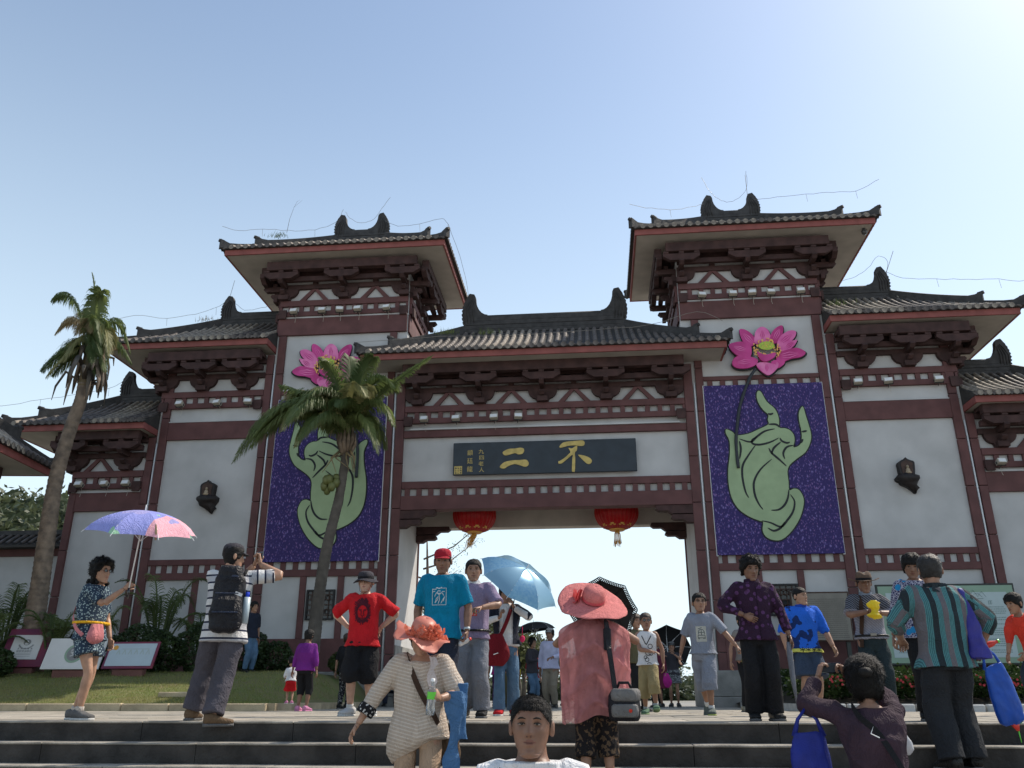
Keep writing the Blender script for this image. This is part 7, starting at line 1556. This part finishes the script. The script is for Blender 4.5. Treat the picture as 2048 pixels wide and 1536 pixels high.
M['blk_umb'] = mat('black_canopy', (.008, .008, .009), .6, trans=.04)
umbrella('black lace-edged parasol tilted behind the pink straw hat', (1.47, -15.62, 1.02), (-.10, -.86, -.38), .29, .09, 8, [M['blk_umb']], (1.42, -16.18, .78), lace=M['blk_umb'], scallop=.03, ribm=M['blk_umb'])

# 9 man at the foot of the stairs, close
H = 1.855; q = person('man in white T-shirt closest to the camera, face at the bottom edge', (1.125, -20.3, LOWZ + .0), -2, H, 1.0, 'm', 2, .009, head=(1, -2, 1), neck_f=-.02, hs=.90)
top(q, white, .45, -.25, .016, 'tshirt', .004, 1.02, 21, neck=1.085, sl_grow=.018); legs(q, navy, .97, .018, 'trousers', .010, 22); shoes(q, leather, rubber); hair(q, 'short', M['hair'], .0040, .0018, .060, .018, -.05, 9000, .009, seed=3)
strap(q, [q.P1 + V(-.10, .12, -.05), q.P1 + V(-.125, .02, .035), q.P1 + V(-.12, -.08, -.01), q.P1 + V(-.09, -.14, -.14), q.P1 + V(-.07, -.15, -.3)], .022, brown, 'bag_strap', th=.005)

# 10 boy with sunglasses
H = 1.30; q = person('small boy in silver sunglasses, white sleeveless top and khaki trousers, walking', (2.08, -11.6, 0), -8, H, 1.0, 'm', 1, .012, ha=(.06, -.13, .62), ea=(-1, .3, -.2), hb=(.16, .02, .50), fa=(-.05, .04, 0), fb=(.07, -.12, .03), head=(14, 0, 0), hs=.90, fin=(.3, .4), heel=(0, -10))
o = top(q, white, .0, -.14, .022, 'sleeveless_top', .008, 1.06, 23); legs(q, khaki, .74, .026, 'rolled_trousers', .016, 24, .014); shoes(q, sneakg, fab('green_sole', (.2, .3, .15)), fab('grey_sock', (.35, .38, .38))); hair(q, 'short', M['hairb'], .005, .002, .05, .01, -.05, 300); glasses(q, True)
for cx, cz, r_ in ((.05, .86, .030), (.02, .78, .038), (.055, .77, .026), (.0, .69, .026), (.03, .62, .032), (-.02, .72, .02)): drape(q, o, [(cx + r_ * math.cos(a), cz * 1.02 + r_ * math.sin(a)) for a in [i * .524 for i in range(13)]], .008, M['black_cloth'], 'loop_print')
drape(q, o, [(-.06, 1.02), (-.02, .93), (.0, .90), (.03, .95), (.07, 1.02)], .012, M['black_cloth'], 'dark_trim')

# 11 boy in grey
H = 1.50; q = person('boy with glasses in grey T-shirt and shorts striding with a paper in his hand', (2.76, -12.3, 0), -14, H, .96, 'm', 1, .012, ha=(-.20, .02, .50), hb=(.30, -.03, .54), ea=(-.7, .6, -.2), eb=(.5, .6, -.6), fa=(-.02, .20, .035), fb=(.04, -.04, 0), head=(18, -4, 0), hs=.95, fin=(.4, 1.0), heel=(55, 0), ka=(-.2, -1, 0))
o = top(q, greyt, .48, -.10, .024, 'tshirt', .010, 1.06, 25, sl_grow=.022); legs(q, greyt, .66, .028, 'long_shorts', .014, 26, .014); shoes(q, fab('grey_green_shoe', (.10, .12, .11)), fab('lime_sole', (.35, .42, .12)), M['white_sock']); hair(q, 'short', M['hair'], .008, .004, .05, .005, -.05, 400); glasses(q)
z_ = .655 * H; patch(q, o, [(-.06, z_ - .09), (.075, z_ - .09), (.075, z_ + .105), (-.06, z_ + .105)], fab('print_cream', (.42, .42, .38)), 'print_panel')
for pts in ([(-.03, .0), (-.025, .045), (.0, .065), (.03, .06), (.05, .03), (.05, .0)], [(-.035, -.01), (.055, -.01)], [(-.035, -.04), (.055, -.045)], [(-.035, -.01), (-.035, -.055), (-.015, -.055), (-.015, -.04)], [(.055, -.01), (.055, -.055), (.035, -.055), (.035, -.04)], [(.01, .06), (.012, -.01)], [(-.028, .025), (.05, .025)], [(-.03, .07), (.02, .085)]): drape(q, o, [(x, z_ + z) for x, z in pts], .009, fab('print_grey', (.10, .12, .12)), 'vehicle_print', parent=o)
pp = MB(); pp.grid(lambda u, v: (-.045 + .09 * u, .012 * math.sin(v * 2), -.20 * v), 4, 6); o = pp.build('leaflet', M['white'], None, False, tuple(wl(q, q.wr[1] + V(.06, -.03, -.03)))); o.rotation_euler = (0, R(-58), 0); tag(o, 'folded white leaflet held out by the boy in grey', 'paper'); o.modifiers.new('s', 'SOLIDIFY').thickness = .002

# 12 older woman in purple blouse
H = 1.57; q = person('older woman with curly hair in dark purple flowered blouse and black trousers, hand on hip', (2.985, -15.0, 0), 2, H, 1.18, 'f', 2, .012, ha=(-.085, -.09, .625), ea=(-1, .2, .1), hb=(.20, -.02, .50), eb=(.7, .6, 0), head=(8, 12, 0), fa=(-.06, 0, 0), fb=(.06, -.02, 0), fin=(.35, .4), da=(.85, -.25, -.45), na=(0, 1, .1))
o = top(q, PT['flowerp'], .90, -.18, .020, 'blouse', .012, 1.06, 27, collar=PT['flowerp'], sl_grow=.020); legs(q, black, 1.0, .020, 'trousers', .010, 28, .010); shoes(q, leather, rubber); hair(q, 'curly', M['hair'], .026, .014, .052, .0, -.06, 1800, .024, seed=5)
drape(q, o, [(.012, 1.28), (.014, 1.0), (.010, .72)], .010, fab('dark_placket', (.02, .008, .02)), 'button_placket')
u_ = thing('folded_umbrella', 'grey folded umbrella hanging down beside the woman in purple', 'umbrella', tuple(wl(q, q.wr[1] + V(-.02, -.02, -.06)))); b = MB(); b.tube([(0, 0, .0), (0, 0, -.10), (.005, 0, -.35), (.02, 0, -.62)], [.018, .030, .024, .006], 10); b.build('canopy', greyp, u_, True); b = MB(); b.tube([(0, 0, .06), (0, 0, 0)], .012, 8); b.build('handle', M['black_leather'], u_, True)

# 13 woman with green waist bag
H = 1.52; q = person('woman in grey sleeveless top with a lime green waist bag, half hidden', (3.77, -9.3, 0), 20, H, 1.0, 'f', 1, .015, head=(10, 5, 0), ha=(-.17, 0, .50)); top(q, fab('grey_top', (.20, .18, .17)), .18, -.05, .016, 'top', .008, 1.0, 29); legs(q, black, .97, .012, 'trousers', .008, 30); shoes(q, fab('beige_shoe', (.3, .27, .2)), rubber); hair(q, 'short', M['hair'], .014, .006, .05, -.04, -.1, 300)
t = sack('waist_bag', 'lime green waist bag on the hip of the woman behind the purple blouse', 'bag', tuple(wl(q, (-.02, -.15, .86))), .28, .10, .15, fab('lime_nylon', (.22, .26, .03)), R(20), 8, .8)

# 14 boy in blue resort shirt
H = 1.58; q = person('sturdy boy in bright blue palm-print shirt and denim shorts looking right', (4.06, -12.3, 0), 14, H, 1.16, 'm', 0, .013, hb=(.19, -.10, .52), ha=(-.16, 0, .5), head=(28, -2, 0), fin=(.4, .4)); o = top(q, PT['hawaii'], .52, -.16, .022, 'resort_shirt', .010, 1.08, 31, collar=fab('blue_collar', (.02, .08, .45)), sl_grow=.026); legs(q, fab('dark_denim', (.04, .06, .10)), .48, .026, 'denim_shorts', .010, 32, .008); shoes(q, rubber, wsole); hair(q, 'short', M['hair'], .007, .002, .045, .03, -.045, 300)
for x0 in (-.12, -.05, .03, .10):
    drape(q, o, [(x0, .70), (x0 + .01, .78)], .008, M['black_cloth'], 'palm_print'); [drape(q, o, [(x0 + .01, .78), (x0 + .01 + .035 * math.cos(a), .785 + .03 * math.sin(a))], .007, M['black_cloth'], 'palm_print') for a in (-.3, .5, 1.5, 2.6, 3.4)]

# 15 man with western hat and yellow parcel
H = 1.68; q = person('man in brown western hat and diamond-pattern polo holding a yellow plastic bag at his chest', (4.72, -12.9, 0), -6, H, 1.02, 'm', 2, .013, ha=(-.03, -.20, .70), hb=(.04, -.20, .69), ea=(-1, .2, -.5), eb=(1, .2, -.5), head=(4, 6, 0), fin=(.7, .7), na=(.2, -.1, .9), nb_=(-.2, -.1, .9), da=(.95, -.2, .1), db=(-.95, -.2, .1)); top(q, PT['diamond'], .46, -.02, .018, 'polo_shirt', .010, 1.04, 33, collar=fab('grey_blue_collar', (.2, .23, .28)), sl_grow=.02); legs(q, dgreen, 1.0, .022, 'trousers', .012, 34, .012, waist=.08); shoes(q, leather, rubber); hair(q, 'short', M['hair'], .006, .003, .05, .0, -.05, 200)
brim_hat(q, fab('brown_felt', (.13, .085, .06)), .115, .085, .015, .012, 2, 'western_hat', .03, 0, black, 1.10, 0, .035, .055, 1)
strap(q, [q.P1 + V(-.10, .06, .02), q.P1 + V(-.09, -.09, -.02), q.P1 + V(-.095, -.13, -.2), q.P0 + V(-.12, -.11, .1), q.P0 + V(-.14, -.10, -.1)], .055, brown, 'bag_strap')
mb = MB(); mb.loft(torso_rings(q.P0, q.P1, q.s0, q.s1, [(.04, .097, .071, 0), (.09, .095, .068, 0)], q.w, H, .024)); mb.build('belt', M['black_leather'], q.root, True); b = MB(); b.box(-.035, .035, -.16, -.150, q.P0.z + .025, q.P0.z + .060); o = b.build('buckle', M['wire'], q.root); bev(o, .004)
mb = MB(); mb.loft([ring(V(.0 + .01 * math.sin(k * 2), 0, -.13 + .03 * k), V(1, 0, 0), V(0, 1, 0), r_, r_ * .8, 14) for k, r_ in enumerate((.02, .075, .085, .06, .055, .075, .085, .075, .03))]); me = wrinkle(remesh(mb, .009, 1), .016, 40, 3); me.materials.append(gloss('yellow_plastic', (.78, .62, .03), .35, .4)); yp = link('plastic_bag', me, None, tuple(wl(q, (.0, -.40, 1.20)))); tag(yp, 'crumpled yellow plastic bag held at the hatted man\'s chest', 'bag')

# 16 woman in blue print blouse
H = 1.58; q = person('woman in navy and white spotted blouse with blue flowers, looking down, arm by her side', (4.60, -14.95, 0), -8, H, 1.12, 'f', 2, .013, head=(-12, 16, 4), ha=(-.17, .0, .49), hb=(.15, .02, .49), fin=(.5, .5)); top(q, PT['spots'], .62, -.16, .018, 'blouse', .010, 1.04, 35, sl_grow=.018); legs(q, black, .98, .016, 'trousers', .010, 36, .006); shoes(q, leather, rubber); hair(q, 'short', M['hair'], .018, .007, .035, -.02, -.075, 900, .02, seed=9)
strap(q, [q.P1 + V(-.09, .06, .03), q.P1 + V(-.08, -.09, -.02), q.P1 + V(.0, -.165, -.2), q.P0 + V(.12, -.15, .08), q.P0 + V(.2, -.03, 0)], .032, black, 'bag_strap')

# 17 person photographing from the steps, from behind
H = 1.66; q = person('person in dark plum jacket seen from behind, raising a phone with both hands', (3.26, -17.55, -7 * RIS), 176, H, 1.22, 'f', 1, .010, lean=(0, -.03), ha=(.02, -.22, .965), hb=(.165, -.20, .955), ea=(-1, -.1, -.55), eb=(1.2, .1, -.7), head=(8, 4, 0), hs=1.12, fin=(.9, .6), eyes=False, na=(.6, -.2, .4), nb_=(-.8, -.2, .2), da=(.6, -.3, .5), db=(-.35, -.1, .9))
top(q, plum, .93, -.34, .028, 'jacket', .022, 1.05, 37, sl_grow=.026, seedf=16); legs(q, black, .98, .018, 'trousers', .010, 38); shoes(q, leather, rubber); hair(q, 'messy', M['hair'], .022, .006, .05, -.03, -.085, 8000, .030, seed=11)
mb = MB(); mb.lathe([(0, -.03), (.03, -.022), (.042, 0), (.03, .022), (0, .03)], 12, (.03, .115, .045)); on_head(q, mb, 'hair_knot', M['hair']); b = MB(); b.tube([(0, 0, -.04), (.04, .0, .0), (0, 0, .04), (-.04, 0, 0), (0, 0, -.04)], .004, 6); o = b.build('strap_buckle', M['white'], q.root); o.location = q.P1 + V(.02, .215, -.12); o.rotation_euler = (R(8), R(18), 0)
strap(q, [q.P1 + V(.12, .03, .05), q.P1 + V(.10, .145, -.03), q.P1 + V(.0, .185, -.14), q.P0 + V(-.12, .19, .10), q.P0 + V(-.20, .13, -.05)], .040, black, 'sling_strap')
hp = (q.wr[-1] + q.wr[1]) / 2; phone(tuple(wl(q, hp + V(.01, -.05, .06))), R(176), 'dark phone held up sideways in front of the person in the plum jacket', (.15, .012, .075))
def tote(loc, w_, h, m_, label, rz=0, seed=0, txt=None, hand_=.16, tilt=0, tip=None):
    t = thing('tote_bag', label, 'bag', loc, rz, 'blue carrier bags'); t.rotation_euler.y = R(tilt); mb = MB(); mb.loft([ring(V(0, 0, -hand_ - h * u), V(1, 0, 0), V(0, 1, 0), w_ / 2 * a, w_ * .22 * b_, 20, .75) for u, a, b_ in ((0, .72, .3), (.12, .82, .6), (.4, .95, .9), (.75, 1.0, 1.0), (.93, .93, .8), (1, .6, .4))]); me = wrinkle(remesh(mb, .010, 1), .014, 20, seed, .4); me.materials.append(m_); link('bag_body', me, t)
    for sg in (-1, 1): b = MB(); b.tube([(sg * w_ * .34, 0, -hand_ - .03), (sg * w_ * .22, 0, -hand_ * .5), (0, 0, .0)], [.020, .013, .009], 6, flat=.4); b.build('handle', m_, t, True)
    return t
M['royal'] = mat('royal_blue_nonwoven', (.012, .025, .26), .55, .3, 90, .15, 12, trans=.25); M['blue2'] = mat('bright_blue_plastic', (.012, .10, .50), .35, .1, 60, .2, 8, trans=.35); M['violetb'] = mat('violet_blue_bag', (.035, .03, .26), .5, .2, 80, .15, 10, trans=.2)
e_ = wl(q, q.el[1]); t = tote((e_.x - .02, e_.y - .05, e_.z - .02), .30, .50, M['royal'], 'dark blue tote bag with faded white lettering hanging from the plum jacket\'s elbow', 0, 5)
for i, ch in enumerate('ОТОКОТО'[:7]):
    a = math.pi * (.85 - .7 * i / 6); b = MB(); b.box(-.006, .006, -.002, .002, -.014, .014); o = b.build('print_mark', fab('faint_white', (.35, .38, .5)), t); o.location = (.04 + .085 * math.cos(a), -.078, -.52 + .075 * math.sin(a)); o.rotation_euler = (0, math.pi / 2 - a, 0)
b = MB(); b.tube([(.04 + .035 * math.cos(a), -.08, -.53 + .035 * math.sin(a)) for a in [i * .524 for i in range(13)]], .004, 5); b.build('print_ring', M['faint_white'], t)
wb = sack('plastic_bag', 'small white plastic bag hanging beyond the plum jacket\'s right arm', 'bag', (3.58, -17.15, .02), .13, .08, .22, gloss('white_plastic_bag', (.6, .6, .62), .4, .4), 0, 9, .45, .030)

# 18 man in teal striped shirt from behind
H = 1.76; q = person('man in teal and black vertically striped shirt seen from behind, blue bags on his arm', (4.37, -16.06, -2 * RIS), 188, H, 1.20, 'm', 1, .011, ha=(-.20, -.03, .55), hb=(.13, -.16, .60), ea=(-.9, .5, -.2), eb=(1.1, .5, -.3), head=(-14, 4, 0), fin=(1.1, .8), eyes=False, fa=(-.06, -.02, 0), fb=(.075, .04, 0))
stripe_attr(q, top(q, PT['vstripe'], .74, -.24, .026, 'shirt', .014, 1.06, 39, collar=PT['vstripe'], sl_grow=.026, seedf=17)); legs(q, fab('faded_black_trousers', (.022, .024, .028)), 1.0, .024, 'trousers', .020, 40, .012); shoes(q, leather, rubber); hair(q, 'short', M['hairg'], .012, .004, .05, .0, -.06, 2200, .014, seed=12)
vb = thing('shoulder_sack', 'violet-blue folded bag slung over the striped man\'s shoulder', 'bag', tuple(wl(q, (0, 0, 0))), R(188)); mb = MB(); S = q.sh[-1]
mb.loft([ring(V(S.x - .0 - .035 * u, S.y + .055 + .09 * u, S.z + .05 - .60 * u), V(1, 0, 0), V(0, 1, 0), .030 + .065 * u, .020 + .04 * u, 14, .8) for u in [i / 9 for i in range(10)]]); me = wrinkle(remesh(mb, .010, 1), .014, 24, 8, .3); me.materials.append(M['violetb']); link('bag_body', me, vb)
hw_ = wl(q, q.wr[-1]); t = tote((hw_.x + .03, hw_.y - .03, hw_.z + .0), .27, .50, M['blue2'], 'bright blue plastic bag with red and green tip below the striped man', R(20), 7, None, .14, -12)
b = MB(); b.tube([(.02, 0, -.62), (.03, 0, -.69)], [.05, .012], 8, flat=.6); b.build('red_corner', M['redp'], t, True); b = MB(); b.tube([(.06, 0, -.60), (.085, .0, -.63)], [.03, .02], 8); b.tube([(.03, 0, -.69), (.02, 0, -.78)], [.006, .003], 5); b.build('green_corner', M['gcap'], t, True)
bottle(tuple(hw_ + V(.05, -.03, .02)), (0, R(70), 0), 'drink bottle with lime green cap in the striped man\'s hand', M['gcap'], M['redp'], None, .20, .026)

# 19 boy in red sweater
H = 1.50; q = person('boy in orange-red sweater leaning forward at the right edge of the picture', (6.98, -12.0, .06), -62, H, 1.0, 'm', 1, .013, hip=(0, .05, -.03), lean=(0, -.13), ha=(-.09, -.20, .44), hb=(.08, -.20, .46), head=(-10, 10, 0), fa=(-.05, -.02, 0), fb=(.06, .16, 0), hs=.97); top(q, orange, .70, -.12, .020, 'sweater', .014, 1.04, 41, sl_grow=.020); legs(q, fab('dark_jeans', (.025, .035, .05)), .97, .016, 'jeans', .012, 42, .004); shoes(q, rubber, wsole); hair(q, 'short', M['hair'], .016, .006, .04, -.01, -.06, 700, .022)

# 20-21 older woman and toddler by the lawn
H = 1.36; q = person('short older woman in bright purple cardigan and cropped black trousers seen from behind', (-3.74, -8.75, 0), 172, H, 1.2, 'f', 2, .014, lean=(0, -.03), head=(0, 14, 0), eyes=False); top(q, purplec, .86, -.14, .022, 'cardigan', .010, 1.0, 43); legs(q, black, .68, .016, 'cropped_trousers', .008, 44); shoes(q, pinkp, pinkp, None); hair(q, 'short', M['hair'], .020, .008, .05, -.02, -.07, 400)
H = .80; q = person('toddler in white top and red frilled shorts bending beside the older woman', (-4.12, -8.34, .12), 200, H, 1.15, 'f', 0, .012, hip=(0, .02, -.05), lean=(0, -.09), ha=(-.09, -.2, .5), hb=(.09, -.2, .5), head=(0, 20, 0), hs=.72, eyes=False); top(q, white, .7, -.05, .022, 'top', .008, 1.05, 45); legs(q, redt, .42, .035, 'frilled_shorts', .010, 46, .015); shoes(q, pinkp, wsole); hair(q, 'short', M['hair'], .010, .005, .05, -.01, -.06, 200)

# 22.. people further back
def crowd(label, x, y, yaw, H, sex, tm, bm_, hm=None, sl=.5, ln=.97, tone=1, w=1.0, ha=None, hb=None, hat=None, hairk=(.012, .05, -.02, -.07), shm=None, z=0, sk=None, **k):
    q = person(label, (x, y, z), yaw, H, w, sex, tone, .018, ha=ha, hb=hb, **k); top(q, tm, sl, -.14, .018, 'top', .008, 1.04, int(abs(x * 100)) % 97)
    if sk: mb = MB(); mb.loft(torso_rings(q.P0, q.P1, q.s0, q.s1, [(-sk * 3.3, .125, .095, 0), (-.35, .11, .082, 0), (0, .100, .074, 0), (.15, .09, .064, 0)], q.w, q.H, .012)); me = remesh(mb, .018, 1); me.materials.append(bm_); link('skirt', me, q.root)
    else: legs(q, bm_, ln, .014, 'trousers', .008, 5)
    shoes(q, shm or M['black_leather'], rubber); hair(q, 'short', hm or M['hair'], hairk[0], .005, *hairk[1:], 150)
    if hat: hat(q)
    return q
crowd('woman in black top and dotted leggings seen from behind beside the red T-shirt man', -4.10, -5.0, 170, 1.56, 'f', black, PT['dots'], M['hairb'], .5, eyes=False)
q = crowd('man in striped light blue shirt sitting on the gate plinth with a dark strap', -4.05, -.75, 10, 1.68, 'm', fab('blue_white_stripe', (.22, .32, .42)), navy, None, .5, 1.0, 2, 1.1, hip=(0, .12, -.24), fa=(-.08, -.18, 0), fb=(.08, -.2, 0), ka=(-.2, -1, .5), kb=(.2, -1, .5), ha=(-.08, -.18, .36), hb=(.08, -.18, .36), z=0)
crowd('man in grey cap and pale lilac shirt in the gateway crowd', .34, -4.2, -20, 1.70, 'm', lilac, fab('khaki_grey', (.20, .17, .13)), None, .95, .98, 2, 1.1, hat=lambda q: cap(q, fab('grey_cap', (.28, .28, .27))), hb=(.10, -.18, .62))
q = crowd('woman with long dark hair in charcoal top and jeans, standing under the black umbrella', -.17, -3.0, 60, 1.58, 'f', char, PT['denim'], None, .9, .97, 1, 1.0, ha=(-.06, -.2, .66), hb=(.08, -.17, .78), hairk=(.016, .05, -.05, -.115))
hw_ = wl(q, q.wr[1]); umbrella('small black umbrella over the dark-haired woman in the gateway crowd', (-.12, -3.05, 1.93), (.12, .0, -1), .50, .20, 8, [M['blk_umb']], tuple(hw_))
q = crowd('woman in sunglasses with a magenta cardigan round her shoulders and long grey dress', -1.46, -3.7, 4, 1.60, 'f', fab('grey_dress', (.13, .12, .12)), M['grey_dress'], M['hairb'], .3, sk=.24, tone=1, hairk=(.014, .055, -.0, -.05)); glasses(q, True)
mb = MB(); mb.loft([ring(q.P1 + V(0, 0, .05 - .20 * u), V(1, 0, 0), V(0, 1, 0), .11 + .12 * math.sin(u * 2.2), .075 + .06 * math.sin(u * 2.2), 18) for u in [i / 6 for i in range(7)]], True, False); mb.tube([q.P1 + V(-.02, -.12, -.02), q.P1 + V(-.06, -.15, -.2), q.P1 + V(-.07, -.15, -.33)], [.03, .04, .03], 8); mb.build('cardigan', magenta, q.root, True)
q = crowd('woman in sun visor and grey patterned dress under the large black umbrella', 3.28, -1.0, -6, 1.58, 'f', char, PT['greypr'], None, .5, sk=.17, tone=1, ha=(-.14, -.10, .76), hb=(.03, -.15, .80), hat=lambda q: cap(q, fab('grey_visor', (.12, .12, .12))))
hw_ = wl(q, q.wr[-1]); umbrella('large black umbrella open behind the woman in the grey patterned dress', (3.22, -.25, 1.50), (.04, -.88, -.30), .62, .16, 8, [M['blk_umb']], (3.2, -.95, 1.22), scallop=.03)
crowd('woman in magenta jacket and dark skirt left of the boy in sunglasses', 2.0, -3.0, 10, 1.62, 'f', magenta, fab('dark_skirt', (.05, .05, .055)), M['hairb'], .9, sk=.12, tone=3, hairk=(.014, .05, -.04, -.10))
q = crowd('person in long maroon robe with a magenta bag right of the boy in sunglasses', 2.80, -2.2, -30, 1.60, 'f', fab('maroon_robe', (.10, .015, .035)), M['maroon_robe'], None, .95, sk=.26, tone=1)
sack('carrier_bag', 'magenta carrier bag beside the maroon robe in the gateway', 'bag', tuple(wl(q, q.wr[1])), .26, .12, .34, magenta, 0, 12, .4)
crowd('woman with dark bun and purple trousers walking away at the middle of the gateway', -1.10, -1.9, 175, 1.58, 'f', magenta, fab('purple_trousers', (.06, .02, .09)), None, .6, eyes=False)
crowd('man in dark clothes just right of the purple trousers', -.75, -2.4, 20, 1.68, 'm', black, olive, None, .9)
crowd('person in olive shirt behind the black umbrella group', .02, .6, 5, 1.62, 'm', fab('olive_shirt', (.20, .20, .08)), char, None, .5)
crowd('woman in dark red top far inside the gateway behind the red bag', -.45, 1.2, -10, 1.56, 'f', fab('dark_red_top', (.25, .02, .03)), navy, None, .5)
crowd('man in blue shirt under the large black umbrella behind the patterned dress', 2.95, .8, 10, 1.62, 'm', fab('blue_shirt', (.12, .16, .36)), black, None, .5)
crowd('man in brown shirt at the far right of the gateway crowd', 1.55, 1.0, -15, 1.66, 'm', fab('brown_shirt', (.13, .09, .06)), fab('beige_trousers', (.3, .25, .18)), None, .5)
crowd('woman in teal top walking away behind the pink shawl', 1.2, -.4, 178, 1.58, 'f', fab('teal_top', (.03, .16, .16)), black, None, .5, eyes=False)
crowd('woman in olive cardigan walking just behind the boy in sunglasses', 2.02, -9.6, 30, 1.50, 'f', olive, black, M['hairb'], .9, hairk=(.016, .05, -.03, -.09))
crowd('person in blue jeans and dark shoes standing on the lawn behind the backpack', -6.55, -4.4, 60, 1.60, 'm', navy, PT['denim'], None, .5, z=.74)
crowd('person in white top and blue jeans far down the plaza beyond the gate', -.9, 12.0, 0, 1.7, 'm', white, PT['denim'], None, .5)
for lab, x, y, yaw, H, sex, tm, bm_ in (
 ('man in cream shirt deep in the gateway crowd left of the yellow banner', -2.2, 3.0, 5, 1.68, 'm', fab('cream_shirt', (.42, .38, .28)), navy), ('woman in rose top deep in the crowd near the left jamb', -3.1, 2.2, -5, 1.58, 'f', fab('rose_top', (.42, .10, .14)), black),
 ('man in dark green polo behind the jeans of the umbrella holder', .35, 4.0, 0, 1.70, 'm', fab('green_polo', (.03, .10, .06)), char), ('woman in white blouse and dark skirt far behind the pink shawl', 1.9, 3.6, 10, 1.58, 'f', fab('blouse_white', (.5, .5, .48)), char),
 ('man in rust shirt beyond the boy in sunglasses', 2.45, 4.6, -10, 1.69, 'm', fab('rust_shirt', (.30, .09, .03)), navy), ('woman in sky blue top beyond the black umbrella', -.6, 6.0, 180, 1.60, 'f', fab('sky_top', (.18, .32, .46)), black),
 ('man in khaki jacket walking away far down the middle', .9, 7.0, 176, 1.72, 'm', olive, char), ('woman in yellow top far down the plaza near the right jamb', 3.3, 6.2, 0, 1.58, 'f', fab('yellow_top', (.5, .40, .06)), navy),
 ('man in grey vest far down the plaza at the left', -3.9, 7.5, 20, 1.68, 'm', greyt, navy), ('woman in wine red coat far down the plaza right of centre', 2.3, 8.5, 0, 1.60, 'f', fab('wine_coat', (.16, .02, .05)), black)):
    crowd(lab, x, y, yaw, H, sex, tm, bm_, None, .5, eyes=False)
# yellow banner and small sign behind the crowd
yb = thing('banner_flag', 'narrow yellow vertical banner with four black characters in the gateway crowd', 'banner', (-1.12, -.2, 0)); M['yel'] = gloss('yellow_cloth', (.78, .62, .02), .6, .3); b = MB(); b.box(-.17, .17, -.006, .006, .38, 1.28); b.build('cloth', M['yel'], yb); b = MB(); b.tube([(-.19, .0, 0), (-.19, 0, 1.45)], .012, 6); b.build('pole', M['wire'], yb)
for i, ch in enumerate('風調雨順'): text(ch, .19, M['black_cloth'], 'character', yb, (0, -.010, 1.15 - .185 * i))
b = MB()
for i in range(5): b.tube([(-.13 + .06 * i + .03 * math.cos(a), -.009, .43 + .025 * math.sin(a)) for a in [k * .785 for k in range(7)]], .008, 4)
b.build('red_scroll', M['redp'], yb); yb2 = thing('banner_flag', 'second yellow banner edge right of the one with four characters', 'banner', (-.78, .1, 0)); b = MB(); b.box(-.07, .07, -.006, .006, .75, 1.2); b.build('cloth', M['yel'], yb2); b = MB(); b.tube([(-.08, 0, 0), (-.08, 0, 1.3)], .012, 6); b.build('pole', M['wire'], yb2)
gs = thing('small_sign', 'small turquoise and white sign low behind the crowd below the yellow banner', 'sign', (-.75, -.6, 0)); b = MB(); b.box(-.085, .085, -.01, .01, .05, .42); b.build('board', M['white'], gs); b = MB(); b.box(-.07, .07, -.014, -.0105, .07, .40); b.build('print', fab('turquoise_print', (.08, .42, .36)), gs)
